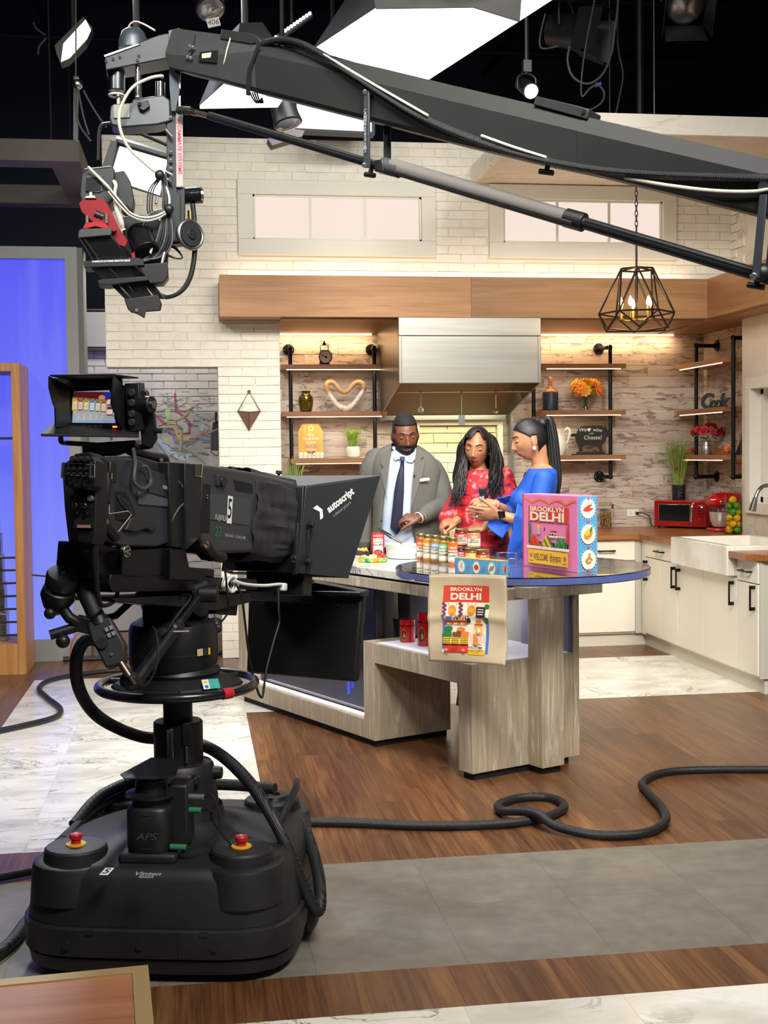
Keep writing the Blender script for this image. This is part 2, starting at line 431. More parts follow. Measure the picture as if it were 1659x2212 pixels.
for k,x0 in enumerate((.36,2.289)):
 x1=x0+1.51;z0,z1=3.047,3.61;Yf=YB-.035
 f=MB();a,b,c,d=x0+.113,x1-.111,3.166,3.50
 f.bb((x0,Yf,z0),(x1,YB+.02,c));f.bb((x0,Yf,d),(x1,YB+.02,z1));f.bb((x0,Yf,c),(a,YB+.02,d));f.bb((b,Yf,c),(x1,YB+.02,d))
 wo=struct(f.build('window_%d'%(k+1),WTRIM,bevel=.004,smooth=False))
 g=MB();i=.014
 g.bb((a,YB-.01,c),(b,YB+.03,c+i));g.bb((a,YB-.01,d-i),(b,YB+.03,d));g.bb((a,YB-.01,c),(a+i,YB+.03,d));g.bb((b-i,YB-.01,c),(b,YB+.03,d))
 g.build('inner_frame',WTRIM,wo,smooth=False)
 w=(b-a-2*i)/3
 for j in range(3):MB().bb((a+i+j*w+.006,YB+.004,c+i),(a+i+(j+1)*w-.006,YB+.03,d-i)).build('pane',PANE,wo,smooth=False)
 for j in(1,2):MB().bb((a+i+j*w-.010,YB-.006,c+i),(a+i+j*w+.010,YB+.03,d-i)).build('mullion',WTRIM,wo,smooth=False)
BEAM=m_woodgrain('beam_wood','#9a6d44','#ad7d50','#bd8d5f',0,.5,.6,3.0,.05,.7)
BEAMY=m_woodgrain('beam_wood_side','#9a6d44','#ad7d50','#bd8d5f',1,.5,.6,3.0,.05,.7)
YF=9.44
xj=aY(1018,640,YF).x
struct(MB().bb((.208,YF,2.557),(xj-.001,YF+.05,2.86)).build('trim_4',BEAM,smooth=False))
struct(MB().bb((xj+.001,YF,2.557),(3.94,YF+.05,2.86)).build('trim_5',BEAM,smooth=False))
struct(MB().bb((.208,YF+.05,2.557),(.66,YB+.005,2.575)).bb((.208,YF+.05,2.575),(.226,YB+.005,2.84)).bb((.66,YF+.05,2.545),(3.94,10.63,2.565)).build('trim_6',BEAM,smooth=False))
struct(MB().bb((3.94,4.5,2.557),(3.99,YF+.05,2.86)).bb((3.99,4.5,2.545),(4.45,10.63,2.565)).build('trim_7',BEAMY,smooth=False))
LEDW=mat('warm_led','#ffd9a8',.4,emit=3,emitc='#ffcf98')
LEDC=mat('cool_led','#f4f2ff',.4,emit=8,emitc='#efeeff')
for nm,x0,x1 in(('led_strip',.24,3.9),):
 o=MB().bb((x0,YB-.12,2.84),(x1,YB-.09,2.85)).build('led_strip',LEDW,smooth=False)
 tag(o,'long warm cove light strip lying on top of the wooden beam','light strip')
cove=area('cove_light',(2.07,YB-.06,2.85),(2.07,YB+.15,3.3),3.6,.04,3.5,(1,.78,.62))
for x0,x1 in((.72,1.48),(2.62,4.1)):
 o=MB().bb((x0,10.55,2.527),(x1,10.575,2.540)).build('led_strip',LEDW,smooth=False)
 tag(o,'warm light strip under the soffit %s of the range hood'%('left' if x0<1 else 'right'),'light strip','soffit light strips')
 area('soffit_light',((x0+x1)/2,10.53,2.52),((x0+x1)/2,10.63,2.2),x1-x0,.03,4.0*(x1-x0),(1,.72,.42))
m,t=newmat('distressed_planks')
v=t.pos((2.0,2.0,9.0),23.0)
n1=t.noise(v,2.4,8,.9,.72);n2=t.noise(t.pos((1.2,1.2,3),23.0),1.3,3);n3=t.noise(t.pos((5,5,60),23.0),1,4,.4)
cream=t.mix(.35,t.ramp(n2,[(.3,'#a08a78'),(.5,'#bdaa98'),(.72,'#d6ccbf')]),t.ramp(n3,[(.3,'#ae9c8c'),(.7,'#dfd6ca')]))
chips=t.ramp(n1,[(.535,(0,0,0,1)),(.58,(1,1,1,1))])
t.color(t.mix(chips,cream,t.ramp(n3,[(.3,'#75635a'),(.7,'#9a8980')])))
t.b.inputs['Roughness'].default_value=.6;t.bump(n3,.25,.002);PLK=m
UBP=unit_box('wallplank',[PLK])
YP,XP=10.62,4.40
pw=struct(MB().bb((.60,YP+.012,.86),(XP+.1,YP+.1,2.56)).build('wall_alcove',mat('plank_backing','#4f443d',.8),smooth=False))
pr=struct(MB().bb((XP+.012,8.6,.86),(XP+.1,YP+.012,2.56)).build('wall_alcove_side',mat('plank_backing','#4f443d',.8),smooth=False))
bh=.0975
for k in range(18):
 z0=.86+k*bh*.97;z1=min(z0+bh*.97,2.56)
 x=.60-RND.uniform(0,.5)
 while x<XP:
  L=RND.uniform(.42,.82);a,b=max(x,.60),min(x+L,XP)
  if b-a>.03:piece('plank',UBP,((a+b)/2,YP+.006+RND.uniform(-.002,.002),(z0+z1)/2),(b-a-.002,.014,z1-z0-.002),pw)
  x+=L
 y=8.6-RND.uniform(0,.5)
 while y<YP:
  L=RND.uniform(.42,.82);a,b=max(y,8.6),min(y+L,YP)
  if b-a>.03:piece('plank',UBP,(XP+.006+RND.uniform(-.002,.002),(a+b)/2,(z0+z1)/2),(.014,b-a-.002,z1-z0-.002),pr)
  y+=L
NW=mat('niche_white','#e9e6cf',.5)
a=aY(893,908,YP-.05);b=aY(1084,905,YP-.05)
nx0,nx1,nz1=a.x,b.x,a.z
niche=struct(MB().bb((nx0,YP-.025,.88),(nx1,YP-.005,nz1-.02)).build('wall_niche',mat('niche_mortar','#dad7b8',.7),smooth=False))
UBN=[unit_box('nbrick%d'%i,[mat('niche_brick','#e6e3c4',.5)],seed=i+30,jit=.03)for i in range(4)]
bricks(niche,[(nx0+.05,.88,nx1-.05,nz1-.05)],YP-.045,UBN,bwid=.24,bh=.083,cap=120,stuffmat=NW)
f=MB();w=.045
f.bb((nx0,YP-.09,nz1-w),(nx1,YP-.005,nz1));f.bb((nx0,YP-.09,.88),(nx0+w,YP-.005,nz1-w));f.bb((nx1-w,YP-.09,.88),(nx1,YP-.005,nz1-w))
struct(f.build('trim_8',NW,bevel=.003,smooth=False))
p=aY(1106,1000,YP-.1);struct(MB().bb((p.x-.012,YP-.11,.88),(p.x+.012,YP-.005,1.86)).build('trim_9',STEEL,smooth=False))
area('hood_light',(2.2,10.0,2.0),(2.25,10.5,1.2),.9,.25,8,(1,.97,.62))
MARB_W=m_marble('wall_marble','#e4dccd','#938a7c',.3,.8,3.0,(.9,.2,.3))
XM=4.2
ye=aX(1603,900,XM).y
mw=MB()
wl=aX(1617,960,XM).y;wt=aX(1619,817,XM).z;wb=aX(1619,1108,XM).z;wl2=wl-1.2
mw.bb((XM,wl,.5),(XM+.25,ye,2.557));mw.bb((XM,4.5,.5),(XM+.25,wl2,2.557));mw.bb((XM,wl2,wt),(XM+.25,wl,2.557));mw.bb((XM,wl2,.5),(XM+.25,wl,wb))
struct(mw.build('wall_marble',MARB_W,smooth=False))
wf=MB();w=.085
for(y0,y1,z0,z1)in((wl2,wl,wt-w,wt),(wl2,wl,wb,wb+w),(wl-w,wl,wb+w,wt-w),(wl2,wl2+w,wb+w,wt-w)):wf.bb((XM-.03,y0,z0),(XM+.1,y1,z1))
w3=struct(wf.build('window_3',mat('side_window_trim','#e2dfd3',.5),bevel=.004,smooth=False))
MB().bb((XM+.12,wl2+w,wb+w),(XM+.13,wl-w,wt-w)).build('pane',mat('grey_pane','#b9bdc4',.15),w3,smooth=False)
MB().bb((XM+.06,wl2+w,wb+w),(XM+.12,wl2+w+.04,wt-w)).bb((XM+.06,wl-w-.04,wb+w),(XM+.12,wl-w,wt-w)).bb((XM+.06,wl2+w,wt-w-.04),(XM+.12,wl-w,wt-w)).bb((XM+.06,wl2+w,wb+w),(XM+.12,wl-w,wb+w+.04)).build('sash',WTRIM,w3,smooth=False)
struct(MB().bb((XR+.001,4.5,2.87),(XR+.2,YB+.2,3.9)).build('wall_marble_upper',MARB_W,smooth=False))
zs=aY(1025,396,YB).z;xs=aY(1025,396,YB).x;yfr=aZ(1300,288,zs).y
so=struct(MB().bb((xs,yfr,zs),(5.4,YB-.005,zs+.02)).build('ceiling_soffit',m_marble('soffit_underside','#d8c6ae','#b9a287',.5,.7,2.0),smooth=False))
MB().bb((xs-.03,yfr-.03,zs-.002),(5.4,yfr,zs+.125)).bb((xs-.03,yfr,zs-.002),(xs,YB-.04,zs+.125)).build('marble_edge',MARB_W,so,smooth=False)
MB().bb((xs,yfr,zs+.1),(5.4,YB-.04,zs+.12)).build('top_board',MARB_W,so,smooth=False)
BRN=mat('brown_grey_panel','#5d5450',.7,var=.15,vscale=3)
zf=3.5
c1=aZ(172,349,zf);cb=aZ(190,450,zf);y1=aZ(110,363,zf).y;yb=aZ(135,440,zf).y
xr=c1 .x;y0=c1 .y;y2=cb.y
f=MB();f.bb((-3.8,y0,zf),(xr,y1,zf+.14));f.bb((-3.8,yb,zf),(xr,y2,zf+.14));f.bb((xr-.2,y1,zf),(xr,yb,zf+.14))
hs=tag(f.build('hanging_soffit',BRN,smooth=False),'brown-grey rectangular frame hung from the ceiling above the blue screen','soffit')
for x,y in((-.9,y0+.1),(-1.9,y0+.1),(-.9,y2-.1),(-1.9,y2-.1)):MB().cyl((x,y,zf+.13),(x,y,6.0),.006,n=6).build('wire',BLK2,hs)
def pm(name,lo,hi,st):
 m,t=newmat(name);g=t.new('ShaderNodeNewGeometry');s=t.new('ShaderNodeSeparateXYZ');t.link(g.outputs['Position'],s.inputs[0])
 mr=t.new('ShaderNodeMapRange');mr.inputs[1].default_value=.2;mr.inputs[2].default_value=3.0;t.link(s.outputs[2],mr.inputs[0])
 nz=t.noise(t.pos((6,6,.5)),1.2,2)
 c=t.ramp(mr.outputs[0],[(0,lo),(.45,'#6a73ff'),(1,hi)]);c=t.mix(t.ramp(nz,[(.4,(0,0,0,1)),(.75,(.35,.35,.35,1))]),c,'#8c98ff')
 t.color(mat and t.mix(0.0,(0.01,.01,.02,1),(0,0,0,1)));t.link(c,t.b.inputs['Emission Color']);t.b.inputs['Emission Strength'].default_value=st;t.b.inputs['Roughness'].default_value=.5
 return m
FRG=mat('screen_frame_grey','#8d8f8c',.5)
vw=thing('video_wall','tall blue lit video wall in a grey frame at the left','screen',(-2.0,9.95,0))
f=MB();f.bb((-3.9,9.9,3.03),(-.84,10.0,3.12));f.bb((-.928,9.9,.165),(-.84,10.0,3.03));f.bb((-3.9,9.9,0),(-.84,10.0,.165));f.build('frame',FRG,vw,smooth=False)
MB().bb((-.84,9.905,0),(-.80,10.2,3.115)).build('side_panel',mat('screen_side','#62645f',.6),vw,smooth=False)
MB().bb((-3.9,9.93,.165),(-.928,9.99,3.03)).build('screen',pm('blue_screen','#8794ff','#4a4bf5',.92),vw,smooth=False)
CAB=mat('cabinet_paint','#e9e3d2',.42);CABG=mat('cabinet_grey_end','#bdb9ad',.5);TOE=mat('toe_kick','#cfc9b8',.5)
CTOP=m_woodgrain('counter_wood','#7d4a26','#955c31','#a9703f',0,.3,1.0,0,.05,.7);CTOPY=m_woodgrain('counter_wood_side','#7d4a26','#955c31','#a9703f',1,.3,1.0,0,.05,.7)
HND=mat('black_handle','#121214',.4,.4)
YD,XD=9.665,3.49
def bar_handle(parent,axis,c,L,out):
 c=Vector(c);out=Vector(out);ax=Vector(axis)
 mb=MB();s=.011
 mb.box(c+out*.032,[max(abs(ax[i])*L,s if i!=2 or True else s)for i in range(3)])
 for k in(-1,1):mb.box(c+out*.016+ax*(k*(L/2-.012)),[s*2 if abs(ax[i])>.5 else(.034 if abs(out[i])>.5 else s)for i in range(3)])
 mb.build('handle',HND,parent,bevel=.001)
def cabinet(name,lab,body,doors):
 t=thing(name,lab,'cabinet',((body[0][0]+body[1][0])/2,(body[0][1]+body[1][1])/2,0),'white kitchen cabinets')
 MB().bb(*body).build('body',CAB,t,smooth=False)
 return t
segs=[(1385,1391),(1426,1391),(1464,1404),(1519,1421),(1637,1469)]
ydr=[aX(1390.4,1367.9,XD).y,aX(1425.8,1384.7,XD).y,aX(1463.9,1399.9,XD).y,aX(1518.8,1421.8,XD).y,aX(1636.7,1469,XD).y]
zd=aX(1390.4,1367.9,XD).z
zt=.845
bc=[(.68,1.42),(1.44,1.95),(1.96,2.30),(2.31,aY(1243,1370,YD).x),(aY(1245,1370,YD).x,aY(1373,1368,YD).x)]
labs=['white cabinet of the back run under the left wall shelves','white cabinet of the back run behind the man','white cabinet of the back run behind the woman in red','narrower white cabinet of the back run, second from the corner','wide white cabinet of the back run next to the corner']
for(x0,x1),lb in zip(bc,labs):
 c=cabinet('base_cabinet',lb,((x0,YD+.02,.1),(x1,10.4,zt)),0)
 d=MB().bb((x0+.003,YD,.115),(x1-.003,YD+.019,zt-.17)).build('door',CAB,c,bevel=.002)
 d2=MB().bb((x0+.003,YD,zt-.162),(x1-.003,YD+.019,zt-.006)).build('drawer',CAB,c,bevel=.002)
 bar_handle(d2,(1,0,0),((x0+x1)/2,YD,zt-.085),.14,(0,-1,0))
struct(MB().bb((.68,YD+.05,0),(XD+.08,10.2,.1)).build('baseboard_back',TOE,smooth=False))
struct(MB().bb((XD+.05,ydr[4]+.01,0),(4.2,10.2,.1)).build('baseboard_right',TOE,smooth=False))
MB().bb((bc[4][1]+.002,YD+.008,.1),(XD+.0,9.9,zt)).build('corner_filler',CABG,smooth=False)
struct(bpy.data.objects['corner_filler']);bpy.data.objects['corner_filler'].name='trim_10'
struct(MB().bb((XD+.002,ydr[0]-.038,.1),(XD+.02,YD+.007,zt)).build('trim_12',CAB,smooth=False))
def side_cab(lab,y0,y1,zdoor,split,drawer,hl):
 c=cabinet('base_cabinet',lab,((XD+.02,y0,.1),(4.02,y1,zdoor+.02 if not drawer else zt)),0)
 ys=[y0]+split+[y1]
 for i,(a,b)in enumerate(zip(ys,ys[1:])):
  d=MB().bb((XD,a+.0025,.115),(XD+.019,b-.0025,zdoor)).build('door',CAB,c,bevel=.002)
  hy=b-.045 if hl[i]>0 else a+.045
  bar_handle(d,(0,0,1),(XD,hy,hl[2]),.16,(-1,0,0))
 if drawer:
  d2=MB().bb((XD,y0+.0025,zdoor+.008),(XD+.019,y1-.0025,zt-.004)).build('drawer',CAB,c,bevel=.002)
  bar_handle(d2,(0,1,0),(XD,(y0+y1)/2,(zdoor+zt)/2),.15,(-1,0,0))
 return c
zdr=aX(1390,1200,XD).z
side_cab('white two-door cabinet with a drawer beside the corner',ydr[2],ydr[0]-.04,zdr-.01,[ydr[1]],True,[-1,1,aX(1417,1237,XD).z])
zsk=aX(1454,1217,3.44).z
yk0=aX(1576,1243,3.44).y;yk1=aX(1454,1216,3.44).y
c=side_cab('white cabinet with two tall doors under the farmhouse sink',yk0+.005,ydr[2]-.002,zsk-.015,[ydr[3]],False,[-1,1,aX(1510,1262,XD).z])
side_cab('white cabinet with a small drawer nearest the camera, right of the sink',ydr[4],yk0,zsk-.03,[],True,[-1,-1,aX(1622,1290,XD).z])
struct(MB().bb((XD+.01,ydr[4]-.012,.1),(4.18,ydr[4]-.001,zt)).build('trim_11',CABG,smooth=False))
ZC=.888
ct=MB();ct.bb((.662,YD-.035,zt),(XD-.03,YP-.002,ZC));ct.bb((XD-.03,yk1+.003,zt),(XP-.005,YP-.002,ZC))
tag(ct.build('countertop',CTOP,bevel=.003),'brown butcher-block countertop along the back wall and round the corner','countertop')
ct2=MB();ya=ydr[4]-.05
ct2 .prism([(XD-.06,yk0-.003,zt),(XD-.06,ya+.09,zt),(XD+.03,ya,zt),(4.18,ya,zt),(4.18,yk0-.003,zt)],(0,0,ZC-zt))
tag(ct2 .build('countertop',CTOPY,bevel=.003),'short brown butcher-block countertop piece right of the sink','countertop')
ct3=MB().bb((4.06,yk0-.002,zt),(4.195,yk1,ZC));tag(ct3 .build('counter_strip',CTOPY),'strip of counter behind the farmhouse sink','countertop')
# ================================================================== ISLAND
TH=math.radians(24.4);FI=frame((1.0,7.2,0),TH)
def iw(x,y,z):return FI@Vector((x,y,z))
OAK=m_woodgrain('limed_oak','#85755f','#a39480','#cbc0ae',2,.5,.8,5.0,.12,1.0)
m,t=newmat('limed_oak2')
v=t.pos((16,16,1.6),3.0);n1=t.noise(v,1.0,6,2.2,.6);n2=t.noise(t.pos((110,110,5),3.0),1,3,.3)
base=t.mix(.45,t.ramp(n1,[(.3,'#998b71'),(.6,'#b3a58e')]),t.ramp(n2,[(.3,'#96886f'),(.7,'#c6baa4')]))
t.color(t.mix(t.ramp(n1,[(.58,(0,0,0,1)),(.66,(.55,.55,.55,1))]),base,'#e2dacb'));t.b.inputs['Roughness'].default_value=.5;t.bump(n2,.12,.001)
OAK=m
isl=thing('kitchen_island','limed oak kitchen island with open shelf and marble top in the middle of the set','kitchen island',iw(0,0,0))
def ib(name,a,b,m=None,bevel=.002,**k):return MB(FI).bb(a,b).build(name,m or OAK,isl,bevel=bevel,smooth=False,**k)
X0=-.325
ib('toe_kick',(X0+.02,-.40,0),(.15,1.05,.035),BLK2,0);ib('toe_kick',(X0+.02,-.50,0),(.15,-.40,.035),BLK2,0)
ib('toe_kick',(X0+.02,-1.355,0),(.28,-1.275,.035),BLK2,0);ib('toe_kick',(.03,-1.455,0),(.14,-1.355,.035),BLK2,0)
ib('plinth',(X0,-.41,.035),(.16,.966,.136));ib('side_panel',(X0,.966,.035),(.16,1.076,.84));ib('side_panel',(X0,-.518,.035),(.165,-.41,.555))
ib('shelf',(X0,-1.262,.45),(.30,-.518,.553));ib('front_panel',(X0,-1.37,.035),(.30,-1.262,.553))
ib('pillar',(.012,-1.475,.035),(.150,-1.371,.852));ib('pillar',(.302,-1.37,.035),(.34,-.95,.852))
ib('slab',(X0,-.60,.84),(.165,1.076,.893));ib('slab',(X0,-1.37,.84),(.40,-.601,.893));ib('slab',(-.068,-1.475,.853),(.40,-1.371,.906))
ib('shelf_glow_sheet',(X0+.02,-1.35,.5535),(.30,-.52,.5565),mat('white_lit_shelf','#f1f0fa',.4,emit=.25,emitc='#e6e4ff'),0)  # light on the white shelf top put in as a faint glow
ib('back_panel',(.30,-.99,.556),(.32,1.0,.84),mat('niche_grey','#8d897c',.5),0)
ib('back_panel',(.28,-1.36,.556),(.30,-.99,.84),mat('niche_violet','#5d5a7c',.3),0)
MARB_I=m_marble('island_marble','#e9e6df','#77777a',.18,1.2,0.0,(.3,.2,1.2))
ib('shadow_gap',(X0+.02,-1.30,.893),(.15,1.05,.906),BLK2,0)
ib('marble_top',(X0,-.60,.906),(.165,1.076,.946),MARB_I,.002);ib('marble_top',(X0,-1.30,.906),(.39,-.6005,.946),MARB_I,.002)
gm,t=newmat('clear_acrylic');t.b.inputs['Base Color'].default_value=(.93,.95,.99,1);t.b.inputs['Transmission Weight'].default_value=1;t.b.inputs['Roughness'].default_value=.02;t.b.inputs['IOR'].default_value=1.47
gb_,tb=newmat('blue_acrylic_edge');tb.b.inputs['Base Color'].default_value=lin('#8b9ac6');tb.b.inputs['Transmission Weight'].default_value=.72;tb.b.inputs['Roughness'].default_value=.15
dc=iw(.10,-1.22,0);RD=.625
mb=MB();mb.lathe((dc.x,dc.y,.947),[(RD-.004,0),(RD,.004),(RD,.034),(RD-.004,.038)],96)
mb.m=[1 if 96<=i<192 else 0 for i in range(len(mb.f))]
disc=mb.build('glass_disc',[gm,gb_]);tag(disc,'large round clear acrylic disc with a blue edge lying on the island top','glass top')
tv=thing('television','large dark flat television set into the left front of the island','television',iw(-.2,.28,.14))
MB(FI).bb((-.235,-.40,.143),(-.19,.955,.83)).build('housing',BLK,tv,bevel=.004)
MB(FI).bb((-.240,-.385,.160),(-.2345,.94,.815)).build('screen',mat('tv_screen','#15151f',.12,emit=.12,emitc='#3a3a55'),tv)
a=Art(iw(-.2405,.28,.165),iw(0,-1,0)-iw(0,0,0),(0,0,1),[mat('screen_blue','#2c35b8',.4,emit=.5)])
a.rect(.38,.05,.415,.14,a.mats[0]);a.rect(.425,.09,.455,.14,a.mats[0]);a.build('screen_mark',tv)
MB(FI).bb((-.10,-.515,.56),(.05,-.40,.80)).build('media_rack',mat('rack_black','#1b1b1f',.5),tv,bevel=.01)
def led_line(a,b,n,lab):
 a=Vector(a);b=Vector(b)
 t=thing('led_strip',lab,'light strip',a)
 MB().tube([a,b],.004,6).build('strip',WHITE,t)
 mb=MB()
 for i in range(n):mb.ell(a.lerp(b,(i+.5)/n),.0065,8,5)
 o=mb.build('diodes',LEDC,t);o['kind']='stuff'
led_line(iw(.07,-.54,.565),iw(.07,-.54,.79),22,'vertical strip of cool white diodes inside the island niche')
led_line(iw(-.265,-.405,.1395),iw(-.265,.95,.1395),120,'horizontal strip of cool white diodes under the television')
area('niche_strip_light',iw(.05,-.58,.70),iw(.29,-1.0,.60),.03,.22,1.3,(.95,.95,1))
area('tv_strip_light',iw(-.28,.27,.145),iw(-.33,.27,.5),1.3,.01,.7,(.95,.95,1))
REDC=mat('red_enamel','#b3141c',.15,coat=.4);GOLDP=mat('gold_print','#b98a3c',.4)
def canister(px,py,zb,r,h,lab):
 p=aZ(px,py,zb);
 t=thing('canister',lab,'canister',p,'red canisters on the island shelf')
 MB().lathe(p,[(r,0),(r,h*.70)],28).build('body',REDC,t)
 MB().lathe(p,[(r*.99,h*.70),(r*1.02,h*.715),(r*1.02,h*.735),(r*.99,h*.75)],28).build('ring',mat('dark_chrome','#4a2a2c',.2,1),t)
 MB().lathe(p,[(r*.98,h*.75),(r*.98,h*.96),(r*.94,h),(0.001,h)],28).build('lid',REDC,t)
 A=-2.25
 def bend(x,y,z):q=A+x/r;return p+Vector((math.cos(q)*(r+z),math.sin(q)*(r+z),h*.36+y))
 a=Art((0,0,0),(1,0,0),(0,0,1),[GOLDP,BLK],bend=bend)
 a.ell(0,0,r*.42,h*.24,GOLDP,20).up().ell(0,0,r*.37,h*.215,BLK,20).up();a.ell(.003,-h*.06,r*.2,h*.1,GOLDP,12);a.build('oval_badge',t)
zs_=.557
canister(880.5,1386,zs_,.040,.118,'short glossy red canister on the island shelf')
canister(920,1394,zs_,.043,.168,'taller glossy red canister next to the short one on the island shelf')
canister(952,1404,zs_,.047,.205,'tallest red canister, mostly hidden behind the hanging tote bag')
TX=Vector((.80,-.60,0));TNn=Vector((-.6,-.8,0));TC=Vector((1.205,5.585,0));TW,THt=.385,.39;ZT=.990
m,t=newmat('canvas');n=t.noise(t.pos((1,1,1)),6,5);t.color(t.ramp(n,[(.3,'#c3b08f'),(.7,'#d9c8a8')]));t.b.inputs['Roughness'].default_value=.85;t.bump(t.noise(t.pos((1,1,1)),350,2),.2,.001);CANV=m
def tote(x,y,z=0):
 w=.006*math.sin(9*x+14*y)+.004*math.sin(31*y+6*x)+.010*math.exp(-((y+.17+.12*abs(x))/.02)**2)*(1 if abs(x)>.05 else.4)
 w+=.012*(y/THt)**2
 zz=ZT+y+.010*math.sin(5*x+1)-.03*(x+TW/2)*0
 return TC+TX*(x*(1+.03*y))+TNn*(.010+w+z)+Vector((0,0,zz))
tb_=thing('tote_bag','cream canvas tote bag with a colourful market print hanging over the island edge','bag',TC+Vector((0,0,ZT)))
mb=MB();mb.surf(lambda u,v:tote((u-.5)*TW,-v*THt),34,36)
mb.build('front',CANV,tb_,solid=.0025)
MB().surf(lambda u,v:tote((u-.5)*TW*.98,-v*THt*.985,-.016),16,16).build('back',CANV,tb_,solid=.0025)
MB().surf(lambda u,v:tote((u-.5)*TW,0,-.001-.05*v)+Vector((0,0,.002-.003*v)),20,4).build('top_fold',CANV,tb_,solid=.0025)
c_=lambda n,h:mat('print_'+n,h,.6)
PR,PO,PY_,PB,PG,PK,PW,PP,PDK,PBR,PLB=c_('red','#d8402a'),c_('orange','#e8862b'),c_('yellow','#f0c22b'),c_('blue','#4a77c4'),c_('green','#2f7a3c'),c_('pink','#f08db4'),c_('cream','#f3ead2'),c_('purple','#7b2a5a'),c_('dark','#1d1d22'),c_('brown','#8a3d22'),c_('lightblue','#5aa5d6')
a=Art((0,0,0),(1,0,0),(0,0,1),[PR],base=.0022,step=.0004,bend=tote)
k=1/1659*.350/.1
L,Rr=-.118,.108
a.rect(L,-.345,Rr,-.045,PW).up();a.rect(L,-.12,Rr,-.045,PR).up()
a.rect(L,-.33,L+.012,-.19,PB);a.rect(Rr-.014,-.345,Rr,-.19,PB);a.rect(L+.01,-.345,.012,-.305,PR);a.rect(.012,-.352,.092,-.330,PY_).up()
a.fit('BROOKLYN',-.006,-.062,.0165,.155,PW,.0006);a.fit('DELHI',-.006,-.094,.030,.150,PW,.0014)
for x in(-.070,.024):a.ell(x,-.155,.020,.023,PO,14);a.line([(x-.016,-.135),(x-.022,-.122)],.003,PO);a.line([(x+.016,-.135),(x+.022,-.122)],.003,PO)
a.up()
for x in(-.070,.024):
 for d in(-.010,0,.010):a.line([(x+d-.01,-.165),(x+d+.01,-.145)],.002,PY_);a.line([(x+d+.01,-.165),(x+d-.01,-.145)],.002,PY_)
for x,n in((-.108,7),(-.028,7)):
 for i in range(n):a.ell(x+(.004 if i%2 else-.004),-.125-i*.009,.008,.0055,PP,8)
a.rect(.048,-.185,.092,-.140,PDK).up();a.line([(.048,-.185),(.092,-.185),(.092,-.14),(.048,-.14),(.048,-.185)],.003,PBR)
for i in range(3):a.line([(.056,-.150-i*.011),(.084,-.150-i*.011)],.003,PW)
a.ell(.1,-.135,.012,.010,PG,10);a.ell(.098,-.195,.012,.012,PG,10)
a.rect(-.1,-.195,-.068,-.182,PB)
for i in range(6):a.ell(-.05+i*.012,-.182,.005,.004,(PO,PR,PG)[i%3],8);a.ell(-.058+i*.014,-.194,.005,.005,(PR,PDK,PO)[i%3],8)
a.rect(-.105,-.212,.004,-.200,PBR).up()
for i in range(10):a.poly([(-.105+i*.011,-.212),(-.094+i*.011,-.212),(-.0995+i*.011,-.221)],(PR,PW,PY_)[i%3])
a.ell(-.085,-.236,.020,.011,PG,12);a.ell(-.025,-.240,.021,.010,PO,12);a.ell(.013,-.200,.010,.012,PDK,10)
for x in(-.106,-.092,-.078):a.ell(x,-.262,.010,.016,PG,10)
for x in(-.058,-.044,-.030):
 for y in(-.258,-.268):a.ell(x,y,.008,.006,PBR,8)
for x in(-.014,-.002,.008):
 for y in(-.257,-.268):a.ell(x,y,.008,.007,PO,8)
a.up()
for i,x in enumerate((-.112,-.068,-.024)):
 a.rect(x,-.304,x+.038,-.276,PY_);a.up()
 for j in range(3):a.line([(x,-.282-j*.008),(x+.038,-.282-j*.008)],.0025,PDK)
a.rect(.042,-.222,.084,-.214,PR);a.rect(.05,-.212,.075,-.196,PO);a.rect(.05,-.258,.078,-.224,PY_).up();a.rect(.056,-.250,.072,-.232,PW)
for i in range(5):a.line([(.02+i*.016,-.255),(.034+i*.016,-.300)],.0015,PK);a.line([(.034+i*.016,-.255),(.02+i*.016,-.300)],.0015,PK)
a.up();a.ell(.052,-.290,.012,.018,PO,12);a.ell(.046,-.268,.009,.008,PO,10);a.line([(.062,-.302),(.078,-.308)],.004,PBR);a.poly([(.039,-.264),(.043,-.264),(.041,-.255)],PO);a.poly([(.048,-.264),(.053,-.264),(.051,-.255)],PO)
a.up();a.text('WELCOME',.052,-.320,.014,PDK,bold=.0003);a.text('Forever',.052,-.341,.012,PR);a.text('UUB',-.05,-.322,.018,PBR,bold=.0005)
for x in(-.09,-.005):a.ell(x,-.330,.009,.006,PK,8)
a.build('market_print',tb_,'printed market stall scene with BROOKLYN DELHI lettering')
ZG=.9855
def card(name,lab,BR,ang,L,D,H,mats,cat='box'):
 """front lower right corner BR, front face runs back-left at ang"""
 t=thing(name,lab,cat,(BR.x,BR.y,ZG))
 d=Vector((math.cos(ang),math.sin(ang),0));s=Vector((math.sin(ang),-math.cos(ang),0))
 o=Vector((BR.x,BR.y,ZG))
 mb=MB();mb.prism([o,o+d*L,o+d*L+s*D,o+s*D],(0,0,H));mb.m=mats
 return t,o,d,s,mb
PINKM,REDS,BLUEM=mat('box_pink','#ee86b4',.45),mat('box_crimson','#c93a74',.45),mat('box_blue','#5ba3d2',.45)
bR=aZ(1248,1238,ZG);ang=math.radians(107)
t,o,d,s,mb=card('gift_box','big pink cardboard gift box with a market stall print standing on the glass disc',bR,ang,.48,.11,.356,[0]*6)
mb.build('carton',[PINKM],t,bevel=.003,smooth=False)
Wf,Hf=.48,.356
a=Art(o+d*Wf,-d,(0,0,1),[PINKM]);
sx=lambda u:u*Wf;sy=lambda v:v*Hf
a.rect(0,0,.012,Hf,REDS)
for i in range(46):
 u=.03+i*.0207;ph=(i%15)/15;a.ell(sx(u),sy(.875+.055*abs(math.cos(math.pi*ph))),.0062,.0062,(PO,c_('marigold','#f07030'))[i%2],8)
